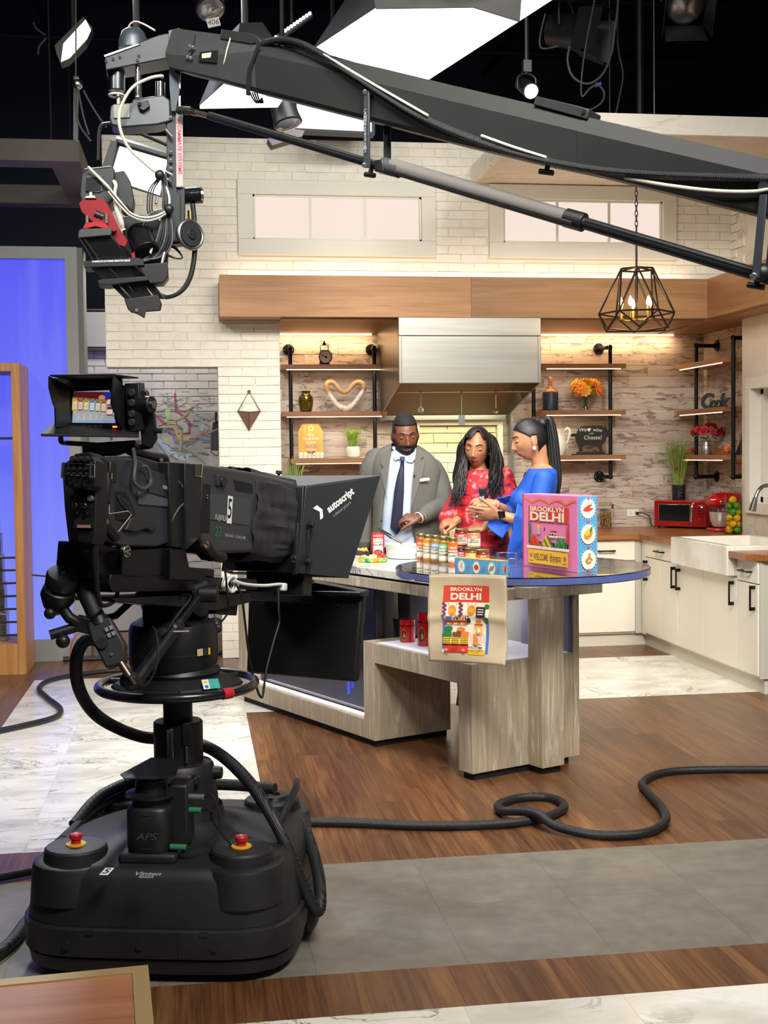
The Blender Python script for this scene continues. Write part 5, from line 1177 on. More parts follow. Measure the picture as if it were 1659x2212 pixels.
a=Art((A_+B_)/2,du,dv,[WHITE],base=.002);a.poly([(cx_-.018,cy_+.026),(cx_+.004,cy_+.026),(cx_+.018,cy_),(cx_+.004,cy_-.026),(cx_-.012,cy_-.026),(cx_+.002,cy_)],WHITE);a.build('chevron_logo',hs_)
for x0,x1 in((640,644),(664,668)):
 p0,p1=sv(x0,1130,.17),sv(x1-3,1240,.17);MB(FT).box((p0+p1)/2,(.012,.02,(p0-p1).length),).build('strut',BLK,tp,bevel=.002)
for x,y in((667,1133),(662,1213),(631,1206)):p=sv(x,y,.175);MB(FT).cyl(p,p+Vector((.02,0,0)),.012,n=14).build('strut_knob',BLK,tp,bevel=.002)
MB(FT).box(sv(648,1218,.165),(.02,.06,.07)).build('strut_block',BLK,tp,bevel=.004)
p=sv(655,1262,.13);MB(FT).box(p+Vector((-.10,0,.0)),(.24,.07,.085)).build('mount_block',BLK,tp,bevel=.004)
MB(FT).bb((-.03,.10,1.10),(.03,1.0,1.13)).build('support_rail',BLK,tp,bevel=.003)
u_m=.98
Mo=FR_@Matrix.Translation((0,u_m,0))
Fm=FR_;Fmi=FR_.inverted()
def sm_(px,py,u):return Fmi@aP(px,py,Fm@Vector((0,u,0)),U)
pm_=[sm_(536,1272,u_m),sm_(783,1284,u_m),sm_(768,1474,u_m-.03),sm_(531,1455,u_m-.03)]
mo=MB(Fm).prism(pm_,(0,.045,0)).build('monitor',mat('monitor_black','#0b0c0d',.5),tp,bevel=.012,seg=3)
pb_=[sm_(648,1252,u_m-.02),sm_(784,1278,u_m-.02),sm_(784,1290,u_m-.02),sm_(600,1284,u_m-.02),sm_(600,1256,u_m-.02)]
MB(Fm).prism(pb_,(0,.06,0)).build('monitor_bracket',BLK,tp,bevel=.003)
for x,y in((571,1303),(627,1303),(732,1307),(714,1268)):p=sm_(x,y,u_m-.012);MB(Fm).cyl(p,p+Vector((0,-.01,0)),.003,n=8).build('bracket_screw',STEEL,tp)
MB(Fm).tube([sm_(600,1278,u_m-.03),sm_(780,1283,u_m-.03)],.008,8).build('monitor_bar',BLK,tp)
a=Art(Fm@sm_(676,1257,u_m-.024),V,(0,0,1),[WHITE]);a.rect(-.006,-.006,.006,.008,WHITE);a.build('bracket_label',tp)
WC=mat('white_cable','#d9dad6',.5)
tp_c=thing('white_cable_bundle','bundled white cable under the camera lens','cable',FT@sv(490,1262,.1))
for i in range(4):
 c=sv(490,1262,.10);pts=[c+Vector((.012*i-.015,.028*math.cos(q)*(1+.1*i),.022*math.sin(q)+.004*math.sin(3*q+i)))for q in[k_*.42 for k_ in range(15)]]
 MB(FT).tube(pts,.0045,7,closed=True).build('loop',WC,tp_c)
MB(FT).tube(spl([sv(505,1254,.12),sv(530,1262,.13),sv(570,1265,.13),sv(605,1262,.13),sv(616,1266,.13)],6),.0055,8).build('lead',WC,tp_c);MB(FT).box(sv(612,1268,.13),(.02,.03,.028)).build('connector',WC,tp_c,bevel=.005)
t=thing('monitor_cable','thin black cable hanging in a loop behind the prompter monitor','cable',FT@sv(600,1270,.14))
MB(FT).tube(spl([sv(601,1270,.14),sv(602,1320,.15),sv(603,1345,.15),sv(590,1390,.15),sv(575,1450,.15),sv(568,1500,.15),sv(563,1505,.15),sv(556,1490,.15),sv(540,1430,.15),sv(530,1350,.15),sv(522,1290,.15),sv(512,1265,.14)],8),.0042,8).build('cable',RUB,t)
def cable(name,lab,pts,r,k=10,mt=None,n=14):
 o=MB().tube(spl(pts,k),r,n).build(name,mt or BRAID);return tag(o,lab,'cable')
rc=.020
cable('camera_cable','thick black cable looping from the camera round the pedestal and over its base',[aY(238,1395,4.02),aY(190,1382,4.0),aY(166,1420,4.0),aY(172,1490,4.05),aY(215,1550,4.16),aY(300,1590,4.29),aY(385,1598,4.33),aY(460,1620,4.22),aY(530,1680,4.08),aY(585,1760,3.98),aY(625,1840,3.93),aY(662,1930,3.92),aY(685,1968,3.92),aY(692,1940,3.95),aY(684,1870,4.05),aY(655,1785,4.20),aY(620,1768,4.32),aY(540,1752,4.42),aY(480,1742,4.45)],rc,10)
fl=lambda x,y,r=.019:aZ(x,y,r+.0015)
cable('floor_cable','thick black cable on the wood floor with a loop, right of the pedestal',[fl(640,1775),fl(760,1777),fl(900,1783),fl(1040,1782),fl(1150,1772),fl(1210,1752),fl(1216,1735),fl(1180,1722),fl(1120,1724),fl(1078,1738),fl(1085,1756)+Vector((0,0,.01)),fl(1130,1768)+Vector((0,0,.03)),fl(1165,1780)+Vector((0,0,.038)),fl(1200,1792)+Vector((0,0,.015)),fl(1290,1804),fl(1390,1800),fl(1436,1775),fl(1430,1745),fl(1398,1710),fl(1388,1690),fl(1430,1670),fl(1530,1663),fl(1750,1663)],.019,10)
cable('floor_cable','thick black cable snaking over the marble floor at the left',[fl(440,1440),fl(330,1446),fl(230,1450),fl(120,1466),fl(85,1485),fl(100,1505),fl(130,1530),fl(120,1548),fl(60,1565),fl(-60,1590)],.016,10)
cable('floor_cable','thick black cable leaving the pedestal base at the left picture edge, higher one',[fl(140,1860),fl(60,1882),fl(-60,1905)],.017,8)
cable('floor_cable','thick black cable at the left picture edge beside the pedestal base, lower one',[fl(110,1950),fl(60,1990),fl(20,2040),fl(-60,2100)],.021,8)
cable('base_cable','black braided cable lying on the back of the pedestal top',[FB@Vector((-.36,.02,.34)),FB@Vector((-.31,.17,.40)),FB@Vector((-.19,.31,.425)),FB@Vector((-.02,.26,.42)),FB@Vector((.14,.24,.42)),FB@Vector((.28,.20,.42))],.019,10)
FGW=m_woodgrain('foreground_wood','#8f5a38','#a26a44','#b47c55',0,.35,.7,0,.05,.8)
zd_=.47
pc=aZ(320,2087,zd_);
tb2=thing('low_table','wood-topped low table with a brass-coloured edge in the lower left corner','table',(pc.x-.35,pc.y-.3,0))
pcl=aZ(0,2118,zd_);dx_=(pc-pcl).normalized();dy_=Vector((dx_.y,-dx_.x,0))
A_=pc-dx_*.9;
MB().prism([pc-dx_*.02+dy_*.02,A_+dy_*.02,A_+dy_*.7,pc-dx_*.02+dy_*.7],(0,0,-.02)).build('table_top',FGW,tb2,smooth=False)
BRS=mat('brass_trim','#ab9060',.45,.2)
for p_,q_ in((pc,A_),(pc+dy_*.0342,pc+dy_*.72)):
 d=(q_-p_).normalized();nrm=dy_ if d.dot(dx_)<-.5 else-dx_
 MB().prism([p_+Vector((0,0,.003)),q_+Vector((0,0,.003)),q_+nrm*.034+Vector((0,0,.003)),p_+nrm*.034+Vector((0,0,.003))],(0,0,-.05)).build('edge_trim',BRS,tb2,smooth=False)
for a_,b_ in((.05,.05),(.85,.05),(.05,.6),(.85,.6)):c=pc-dx_*a_+dy_*b_;MB().bb((c.x-.015,c.y-.015,0),(c.x+.015,c.y+.015,zd_-.03)).build('leg',BRS,tb2)
# ================================================================== CAMERA CRANE
JB=mat('boom_grey','#191b1a',.55,var=.12,vscale=12);JD=mat('boom_dark','#26292a',.5);JK=mat('crane_black','#131416',.45);ALU=mat('crane_alu','#53575a',.4,.8);ALD=mat('crane_alu_dark','#3b3f42',.45,.7);PALE=mat('pale_cable','#c9c3b4',.5)
QL,QR=aY(420,118,5.30),aY(1659,408,3.75)
dj=Vector((QR.x-QL.x,QR.y-QL.y,0)).normalized();nj=Vector((dj.y,-dj.x,0))
if nj.y>0:nj=-nj
def bp(px,py,off=0):return aP(px,py,QL+nj*off,nj)
cr=thing('camera_crane','long dark grey camera crane boom crossing the top of the set','camera crane',QL)
def boom(name,stations,hw,m):
 mb=MB();rings=[]
 for(x,yt,yr,yb)in stations:
  t_,r_,b_=bp(x,yt),bp(x,yr),bp(x,yb);h=hw
  m1=r_.z;m2=b_.z+(r_.z-b_.z)*.10
  c=bp(x,(yt+yb)/2)
  ring=[]
  for off,z in((h*.45,t_.z),(h,m1),(h*.9,m2),(h*.7,b_.z),(-h*.7,b_.z),(-h*.9,m2),(-h,m1),(-h*.45,t_.z)):ring.append(Vector((c.x,c.y,z))+nj*off)
  rings.append(ring)
 loft(mb,rings);o=mb.build(name,m,cr,ang=20);return o
boom('boom_section',[(1900,401,445,535),(1659,345,384,472),(1267,255,293,374)],.075,JB)
boom('boom_section',[(1300,263,300,382),(1160,229,267,353),(980,187,224,310),(840,153,190,273),(690,119,150,235),(560,91,122,202)],.073,JB)
boom('boom_nose',[(575,93,120,206),(500,80,128,184),(430,71,130,166),(396,66,128,158),(384,70,125,150)],.074,mat('boom_nose_grey','#303332',.55,var=.12,vscale=12))
def bslab(name,pts,off,dep,m,**k):return MB().prism([bp(x,y,off)for x,y in pts],nj*-dep).build(name,m,cr,**k)
bslab('joint_box',[(475,84),(478,63),(545,72),(563,86),(563,98)],.05,.10,JB,bevel=.003)
bslab('joint_box',[(1152,226),(1158,207),(1255,230),(1272,236),(1268,258)],.05,.10,JB,bevel=.003)
for x,y in((551,88),(1261,241)):MB().cyl(bp(x,y,.051),bp(x,y,.055),.007,n=14).build('bolt_hole',JK,cr)
bslab('nose_hatch',[(431,112),(470,108),(468,136),(429,132)],.078,.004,JK)
bslab('hatch_plate',[(436,116),(456,113),(454,124),(436,126)],.080,.003,PALE)
for x,y in((410,101),(417,103),(405,124),(412,126)):MB().cyl(bp(x,y,.076),bp(x,y,.083),.007,n=10).build('bolt',STEEL,cr,bevel=.001)
for x0,x1 in((422,408),(500,478)):MB().tube([bp(x0,74,.04),bp((x0+x1)/2,112,.077),bp(x1,165 if x0>450 else 145,.06)],.0028,6).build('seam_wire',PALE if x0>450 else JK,cr)
bslab('tie_tape',[(531,205),(534,150),(548,118),(556,92),(563,94),(552,122),(541,152),(539,207)],.080,.004,JK)
for x,y in((1045,305),(1050,300)):pass
rod=MB();rod.tube([bp(452,250,.02),bp(640,305,.02),bp(830,362,.02)],.0165,14);rod.build('linkage_rod',JK,cr)
MB().tube([bp(452,244,.035),bp(830,355,.036)],.003,6).build('rod_highlight',mat('highlight_grey','#85888a',.3,.8),cr)  # thin pale strip stands in for the highlight along the rod
MB().tube([bp(838,362,.02),bp(850,360,.02),bp(1240,476,.02)],.0285,18).build('foam_sleeve',mat('foam_grey','#5e5a57',.8),cr)
MB().tube([bp(846,370,.049),bp(1235,482,.049)],.006,8).build('sleeve_slit',JK,cr)
MB().tube([bp(826,357,.02),bp(864,367,.02)],.030,16).build('sleeve_cap',mat('tape_dark','#35373a',.6),cr);MB().tube([bp(1222,470,.02),bp(1262,481,.02)],.032,16).build('sleeve_collar',JK,cr,bevel=.003)
MB().tube([bp(1255,480,.02),bp(1460,541,.02),bp(1900,672,.02)],.0205,16).build('linkage_rod',JK,cr);MB().tube([bp(1262,476,.04),bp(1640,588,.04)],.003,6).build('rod_highlight',ALD,cr)  # second strip shapes the highlight on the right-hand rod
MB().tube([bp(386,238,.02),bp(412,240,.02)],.017,12).build('clevis',ALD,cr);MB().tube([bp(408,239,.02),bp(425,245,.02)],.013,12).build('clevis_nut',mat('brass_worn','#a08a5e',.3,1),cr);MB().tube([bp(422,243,.02),bp(455,252,.02)],.011,12).build('clevis_bolt',STEEL,cr)
def link(x0,x1,y0,y1,off,text=None,xb=None):
 xb0,xb1=(xb or(x0,x1))
 o=bslab('link_bar',[(x0,y0),(x1,y0),(xb1,y1),(xb0,y1)],off,.010,mat('link_dark','#2b2f35',.5),bevel=.002);return o
l1=link(785,797,196,362,.095);link(828,842,262,350,-.03)
for x,y in((788,199),(786,357)):MB().cyl(bp(x,y,.094),bp(x,y,.101),.0085,n=14).build('bolt',STEEL,cr,bevel=.001)
wl_=bp(789,240,.0955);a=Art(wl_,dj,(0,0,1),[WHITE],base=.0008);dz=(bp(789,240,.095).z-bp(789,328,.095).z)/13.2
for i,ch in enumerate('CAMMATESYSTEMS'):a.text(ch,0,-i*dz,.0185,mat('print_grey2','#8f949a',.5),bold=.0002)
a.build('crane_text',l1)
l2=link(1640,1657,420,600,.095,xb=(1623,1640));link(1668,1684,430,590,-.03,xb=(1652,1668))
MB().cyl(bp(1649,401,.077),bp(1649,401,.085),.016,n=18).build('washer',STEEL,cr,bevel=.002);MB().cyl(bp(1628,597,.094),bp(1628,597,.104),.011,n=16).build('bolt',STEEL,cr,bevel=.002)
for x,y in((1648,590),):MB().ell(bp(x,y,.03),(.035,.03,.03),14,10).build('pivot_knuckle',JK,cr)
def tknob(x,y,L,w,off=.02):
 p,q=bp(x+L*.25,y,off),bp(x,y+L,off);MB().tube([p,q],.009,8).build('knob_stem',JK,cr);d=dj*w*.5+Vector((0,0,-w*.12));MB().tube([q-d,q+d],.0095,10).build('knob_head',JK,cr)
tknob(799,360,18,.042);tknob(1180,354,18,.05);tknob(1633,600,18,.052)
bslab('clamp_ring',[(806,346),(826,343),(828,372),(808,370)],.05,.06,JK,bevel=.004)
def bcab(name,pts,r,m):MB().tube(spl([bp(x,y,o)for x,y,o in pts],8),r,10).build(name,m,cr)
bcab('boom_cable',[(566,96,.04),(590,88,.05),(620,86,.06),(660,98,.075),(720,132,.085),(790,178,.088),(860,224,.088),(930,262,.088),(1010,295,.088),(1100,326,.088),(1190,350,.088),(1300,368,.088),(1450,380,.088),(1659,384,.088),(1800,390,.088)],.0125,BRAID)
bcab('boom_cable',[(600,90,.03),(650,104,.06),(740,150,.092),(830,208,.096),(900,250,.097),(990,290,.098),(1090,325,.098),(1200,352,.098),(1350,372,.098),(1659,386,.098),(1800,394,.098)],.0085,BRAID)
bcab('white_cable',[(700,118,.09),(800,178,.100),(925,250,.102)],.005,PALE);bcab('white_cable',[(1040,293,.100),(1110,318,.103),(1180,340,.100)],.005,PALE)
bcab('white_cable',[(1350,384,.085),(1440,400,.09),(1540,412,.09),(1620,414,.09),(1665,408,.09),(1800,380,.09)],.006,PALE)
bcab('nose_cable',[(275,112,.02),(277,62,.03),(290,47,.03),(310,52,.03),(335,66,.02)],.004,PALE)
for k in range(4):MB().tube(spl([bp(540+k*5,200,-.02),bp(548+k*4,216,0),bp(556+k*4,222,.01),bp(566,212,-.02)],6),.003,6).build('nose_wire',JK,cr)
YJ=5.42
rh=thing('remote_head','grey motorised remote head hanging at the end of the crane boom','remote head',aY(310,240,YJ))
def hp_(name,pts,y,d,m,par=None,**k):return MB().prism([aY(px,py,y)for px,py in pts],(0,d,0)).build(name,m,par or rh,**k)
hp_('top_plate',[(226,118),(262,105),(345,75),(392,66),(392,120),(330,132),(228,152)],YJ-.06,.16,ALD,bevel=.004)
hp_('top_plate_edge',[(225,119),(300,93),(301,96),(226,123)],YJ-.066,.01,STEEL)
for x,y in((229,132),(244,127),(259,123),(300,95),(300,120),(297,130)):MB().cyl(aY(x,y,YJ-.06),aY(x,y,YJ-.066),.006,n=8).build('screw',STEEL,rh)
MB().lathe(aY(288,96,YJ+.02),[(.06,-.02),(.058,.02),(.046,.05),(.03,.062),(.001,.064)],24).build('motor_dome',mat('dome_grey','#4e565c',.4,.5),rh)
MB().cyl(aY(252,152,YJ),aY(252,197,YJ),.034,n=28).build('motor',mat('motor_steel','#5e6164',.3,1),rh,bevel=.004)
MB().torus(aY(252,206,YJ),.030,.005,n=28,k=8).build('motor_ring',PALE,rh);MB().cyl(aY(256,200,YJ),aY(256,226,YJ),.011,n=14).build('motor_shaft',STEEL,rh)
MB().cyl(aY(297,95,YJ-.03),aY(297,208,YJ-.03),.008,n=12).build('pillar_rod',CHROME,rh);MB().cyl(aY(345,178,YJ-.02),aY(345,210,YJ-.02),.022,n=20).build('chrome_sleeve',CHROME,rh)
hp_('gear_box',[(238,230),(246,224),(286,222),(286,214),(352,204),(368,216),(370,262),(340,270),(262,276),(240,270),(236,256)],YJ-.06,.13,ALU,bevel=.01,seg=3)
hp_('gear_box_lid',[(244,226),(281,224),(281,254),(245,256)],YJ-.066,.01,mat('lid_alu','#75776f',.45,.7),bevel=.002)
hp_('latch',[(296,222),(320,216),(324,230),(310,240),(300,234)],YJ-.08,.03,JK,bevel=.003);MB().cyl(aY(302,224,YJ-.08),aY(302,224,YJ-.09),.007,n=12).build('latch_screw',CHROME,rh)
hp_('drop_plate',[(364,66),(387,60),(392,68),(388,196),(380,240),(370,240),(366,190)],YJ-.075,.012,mat('plate_dark','#3a4046',.4,.6),bevel=.001)
hp_('drop_plate_edge',[(386,64),(391,66),(390,190),(387,190)],YJ-.08,.02,STEEL);hp_('drop_plate_edge',[(386,208),(390,206),(390,230),(386,231)],YJ-.08,.02,STEEL)
hp_('arm_plate',[(360,234),(382,240),(382,412),(390,420),(390,520),(366,520),(366,420),(360,400)],YJ-.05,.05,mat('arm_grey','#2c3033',.45,.4),bevel=.003)
o=hp_('label_strip',[(380,240),(395,246),(395,402),(381,404)],YJ-.056,.012,mat('strip_silver','#a09c9b',.5))
RDM=mat('label_red','#c9405a',.5)
a=Art(aY(387.5,312,YJ-.0565),Vector((0,0,-1)),Vector((1,0,0)),[RDM],base=.001);a.text('CAMMATE SYSTEMS',.02,0,.0215,RDM,bold=.0005,shear=.15,sx=1.05);a.poly([(-.105,-.006),(-.085,.006),(-.085,-.010)],RDM);a.build('strip_text',o)
for y in(255,330,348,366,386):MB().cyl(aY(369,y,YJ-.05),aY(369,y,YJ-.064),.008,n=12).build('arm_bolt',STEEL,rh,bevel=.001)
for y0,x1,y1 in((280,372,296),(370,372,378),(385,372,394)):MB().tube([aY(358,y0,YJ-.06),aY(x1,y1,YJ-.075)],.0065,10).build('arm_plug',STEEL,rh)
hp_('arm_block',[(382,404),(400,404),(400,520),(372,522),(372,440)],YJ-.04,.08,JK,bevel=.004)
MB().tube([aY(398,424,YJ+.02),aY(436,421,YJ)],.034,22).build('tilt_motor',mat('motor_black','#1a1c1e',.2,.4),rh,bevel=.003);q=aY(436,421,YJ);MB().tube([q+Vector((-.004,0,0)),q+Vector((.006,0,0))],.026,20).build('motor_cap',STEEL,rh)
hp_('tilt_yoke',[(348,502),(400,506),(404,524),(350,530)],YJ-.02,.10,JK,bevel=.003)
q=aY(411,507,YJ-.03);qq=Vector((.55,-.83,.08)).normalized()
mb=MB();mb.torus(q,.057,.009,qq,32,10);mb.build('tilt_ring',STEEL,rh);MB().cyl(q-qq*.012,q+qq*.012,.05,n=28).build('tilt_disc',ALD,rh);MB().cyl(q+qq*.01,q+qq*.018,.022,n=22).build('disc_centre',JK,rh,bevel=.002)
MB().tube([aY(410,455,YJ),aY(411,478,YJ)],.010,10).build('brass_fitting',mat('brass_worn','#a08a5e',.3,1),rh)
MB().tube(spl([aY(416,440,YJ),aY(420,480,YJ),aY(421,540,YJ),aY(412,595,YJ),aY(392,628,YJ),aY(360,641,YJ),aY(332,630,YJ),aY(318,605,YJ)],8),.0105,10).build('loop_cable',RUB,rh)
MB().tube(spl([aY(350,168,YJ-.09),aY(348,164,YJ-.1),aY(320,170,YJ-.12),aY(285,190,YJ-.13),aY(262,230,YJ-.13),aY(258,270,YJ-.13),aY(275,315,YJ-.12),aY(310,350,YJ-.10),aY(345,378,YJ-.08)],8),.0065,8).build('white_cable',PALE,rh)
for k in range(7):
 dx=k*2.2;MB().tube(spl([aY(350+dx*.6,380,YJ-.09),aY(352+dx,430,YJ-.10),aY(350+dx*1.5,470,YJ-.10),aY(338+dx*2.6,520,YJ-.11),aY(318+dx*2.8,556-k,YJ-.10),aY(300+dx*1.6,566-k,YJ-.10),aY(292+dx,548,YJ-.09),aY(300+dx,505,YJ-.08),aY(326+dx,462,YJ-.10),aY(352+dx,452,YJ-.10)],6),.0045,7).build('bundle_cable',RUB if k%3 else mat('grey_cable','#4b4d4d',.5),rh)
for k,(c_,y)in enumerate(((PALE,0),(RUB,5),(PALE,9))):MB().tube(spl([aY(234,404+y,YJ-.14),aY(262,438+y,YJ-.14),aY(285,462+y*.6,YJ-.13),aY(320,470+y*.7,YJ-.13),aY(358,456+y*.5,YJ-.12),aY(366,430,YJ-.11),aY(356,395,YJ-.09)],7),.0048,7).build('front_cable',c_,rh)
for k in range(3):MB().tube(spl([aY(344+k*3,382,YJ-.08),aY(322+k*5,410,YJ-.09),aY(318+k*5,445,YJ-.1),aY(320+k*5,462,YJ-.1)],6),.0032,6).build('thin_cable',RUB,rh)
for x0,y0,x1,y1 in((325,548,332,522),(346,586,356,545),(337,440,340,425),(190,360,234,404)):MB().tube([aY(x0,y0,YJ-.13),aY(x1,y1,YJ-.12)],.006,8).build('steel_connector',STEEL if x0>200 else PALE,rh)
for x,y in((345,378),(365,452),(273,455)):MB().ell(aY(x,y,YJ-.12),(.020,.018,.022),12,8).build('cable_wrap',JK,rh)
for k in range(2):MB().tube(spl([aY(364,530,YJ),aY(380,535+k*4,YJ),aY(394,556,YJ),aY(380,558,YJ),aY(362,550+k*3,YJ)],6),.003,6).build('thin_cable',RUB,rh)
jc=thing('crane_camera','small grey box camera on a red plate hanging under the remote head','camera',aY(250,430,YJ-.1))
yj=YJ-.10
hp_('camera_body',[(176,376),(190,362),(240,358),(248,366),(246,430),(236,440),(176,436),(172,420)],yj,.20,mat('jib_camera_grey','#2a2e31',.5),jc,bevel=.006)
hp_('vent_frame',[(182,384),(190,378),(220,378),(222,412),(214,416),(184,414)],yj-.006,.008,mat('vent_grey','#4a4f52',.45),jc,bevel=.002)
for i in range(11):hp_('vent_slat',[(185,383.5+i*2.8),(218,381.5+i*2.8),(218,383+i*2.8),(185,385+i*2.8)],yj-.009,.004,JK,jc)
hp_('body_edge',[(182,364),(238,358),(238,360),(183,366)],yj-.004,.02,STEEL,jc)
hp_('side_module',[(246,372),(268,368),(282,392),(290,430),(286,456),(262,440),(246,420)],yj+.03,.12,mat('module_grey','#1f2224',.5),jc,bevel=.004)
MB().tube(spl([aY(246,392,yj),aY(250,400,yj-.02),aY(248,420,yj-.02),aY(252,450,yj-.02),aY(262,480,yj-.02),aY(266,496,yj-.01)],6),[.008,.008,.007,.010,.011,.006],9).build('pale_hose',PALE,jc)
RDP=mat('anodised_red','#861820',.4,.3)
up_=[(170,440),(178,431),(200,428),(222,430),(232,440),(262,500),(276,520),(270,534),(238,522),(222,500),(190,470),(176,458)]
hp_('red_plate',up_,yj-.02,.012,RDP,jc,bevel=.002)
hp_('red_plate_lip',[(178,494),(184,482),(206,478),(228,482),(236,492),(226,494),(206,489),(186,494)],yj-.05,.04,mat('anodised_red2','#a3222c',.4,.2),jc,bevel=.002)
hp_('red_bracket',[(238,490),(250,486),(252,498),(244,500)],yj-.05,.02,RDP,jc);hp_('red_tab',[(284,548),(290,543),(292,556),(285,558)],yj-.03,.02,RDP,jc)
hp_('cream_knob',[(182,428),(186,423),(204,422),(208,428)],yj-.03,.04,PALE,jc,bevel=.003);MB().tube([aY(196,424,yj-.01),aY(196,415,yj-.01)],.006,8).build('knob_pin',PALE,jc)
for x,y0,y1 in((188,466,482),(230,462,482)):MB().tube([aY(x,y0,yj-.03),aY(x,y1,yj-.03)],.007,8).build('plate_post',STEEL,jc)
MB().tube([aY(205,462,yj-.01),aY(224,470,yj-.01)],.018,12).build('dark_roller',JK,jc)
top=[aY(169,497,yj-.06),aY(242,492,yj-.06),aY(270,530,yj+.12),aY(205,540,yj+.12)]
mb=MB();b1=[aY(169,513,yj-.06),aY(236,508,yj-.06),aY(262,556,yj+.06),aY(206,562,yj+.06)]
hp_('lens_box_front',[(170,498),(176,494),(242,492),(240,508),(168,514)],yj-.07,.02,mat('box_edge_grey','#3b3e3f',.5),jc,bevel=.003)
MB().prism([aY(168,513,yj-.055),aY(240,508,yj-.055),aY(278,558,yj-.02),aY(206,566,yj-.02)],(0,.09,.04)).build('lens_box',mat('jib_lens_black','#121315',.4),jc,bevel=.003)
for x0,y0,x1,y1 in((172,514,200,560),(182,516,214,562)):MB().tube([aY(x0,y0,yj-.06),aY(x1,y1,yj-.03)],.003,6).build('lens_rod',STEEL,jc)
pl=hp_('cradle_plate',[(180,564),(298,556),(310,560),(312,574),(182,578)],yj-.05,.14,JK,jc,bevel=.003)
a=Art(aY(240,564,yj-.051),(1,0,.04),(0,0,1),[WHITE]);a.text('CAMMATE SYSTEMS REMOTE HEAD',0,0,.0095,WHITE,bold=.0003);a.build('plate_text',pl)
MB().prism([aY(196,578,yj-.04),aY(300,570,yj-.04),aY(322,600,yj),aY(226,610,yj)],(0,.10,.01)).build('cradle_tray',mat('tray_grey','#2a2c2d',.4),jc,bevel=.002)
hp_('cradle_plate',[(210,605),(218,603),(318,596),(322,606),(230,616),(212,614)],yj-.05,.13,JK,jc,bevel=.003)
hp_('cradle_side',[(296,572),(310,570),(362,566),(364,596),(354,610),(324,613)],yj-.04,.12,mat('cradle_black','#1b1c1e',.4),jc,bevel=.004)
for x0,y0,x1,y1 in((236,580,256,600),(290,572,312,594)):MB().tube([aY(x0,y0,yj-.05),aY(x1,y1,yj-.035)],.004,6).build('tray_slot',BLK2,jc)
hp_('tilt_cradle',[(262,470),(300,462),(340,470),(366,505),(362,566),(300,572),(270,545)],yj+.06,.10,JK,jc,bevel=.006)
MB().cyl(aY(300,500,yj+.06),aY(318,545,yj-.02),.05,n=24).build('lens_barrel',BLKM,jc,bevel=.004)
def rail(x0,y0,x1,y1,w):return[(x0,y0),(x0+w,y0),(x1+w,y1),(x1,y1)]
for k,(x0,x1,w)in enumerate(((238,272,12),(255,286,14),(273,300,16),(292,314,14),(306,334,18))):MB().prism([aY(px,py,yj-.02+(.02 if py>640 else 0))for px,py in rail(x0,614-k*1.5,x1+4,652-k*1.5,w)],(0,.03,.01)).build('sled_rail',JK,jc)
MB().prism([aY(px,py,yj-.02)for px,py in((268,646),(340,636),(349,656),(346,671),(284,676),(276,668))],(0,.10,.01)).build('sled_nose',JK,jc,bevel=.004)
hp_('sled_clip',[(290,664),(315,670),(312,687),(300,680),(288,674)],yj-.03,.02,BLK2,jc,bevel=.002);hp_('sled_clip_pin',[(292,667),(298,667),(298,673),(292,673)],yj-.034,.01,STEEL,jc)
# ================================================================== LAMPS AND GRID OVERHEAD
GLOW=mat('lamp_diffuser','#fffdf4',.5,emit=2.2,emitc='#fffdf0');FAB=mat('softbox_fabric','#1a1b1d',.85)
ZS=3.72
A,E_2,F_,G_=aZ(683,110,ZS),aZ(917,178,ZS),aZ(1205,-8,ZS),aZ(960,-70,ZS)
sb=thing('softbox','big bright white softbox hanging at the top of the picture','softbox',(A+F_)/2)
MB().prism([A,E_2,F_,G_],(0,0,.02)).build('diffuser',GLOW,sb,smooth=False)
cen=(A+F_)/2+Vector((0,0,.5));top=[cen+(p-(A+F_)/2)*.35+Vector((0,0,0))for p in(A,E_2,F_,G_)]
bot=[p+((A+F_)/2-p)*-.02+Vector((0,0,.021))for p in(A,E_2,F_,G_)]
mb=MB();mb.add(bot+top,[(0,1,5,4),(1,2,6,5),(2,3,7,6),(3,0,4,7),(4,5,6,7)]);mb.build('fabric_shell',FAB,sb,solid=.004)
YSK=aZ(960,-20,ZS).y-.05
k1,k2,k3=aZ(812,20,ZS-.004),aZ(1025,18,ZS-.004),aZ(1120,50,ZS-.004)
mb=MB();mb.prism([aY(812,20,YSK),aY(1022,17,YSK),aY(1122,48,YSK),aY(1128,-40,YSK),aY(800,-40,YSK)],(0,-.01,0));mb.build('fabric_skirt',mat('skirt_grey','#3b3a39',.8),sb)
MB().cyl(cen,(cen.x,cen.y,6),.02,n=10).build('drop_pole',JK,sb)
Z2=3.5
B_=[aZ(432,235,Z2),aZ(600,232,Z2),aZ(640,170,Z2),aZ(500,175,Z2)]
s2=thing('softbox','second softbox half hidden behind the crane boom, left of the big one','softbox',(B_[0]+B_[2])/2)
MB().prism(B_,(0,0,.02)).build('diffuser',GLOW,s2,smooth=False);cc=(B_[0]+B_[2])/2
mb=MB();bb_=[p+Vector((0,0,.021))+(cc-p)*-.02 for p in B_];tt=[cc+(p-cc)*.35+Vector((0,0,.35))for p in B_];mb.add(bb_+tt,[(0,1,5,4),(1,2,6,5),(2,3,7,6),(3,0,4,7),(4,5,6,7)]);mb.build('fabric_shell',FAB,s2,solid=.004);MB().cyl(cc+Vector((0,0,.34)),(cc.x,cc.y,6),.02,n=8).build('drop_pole',JK,s2)
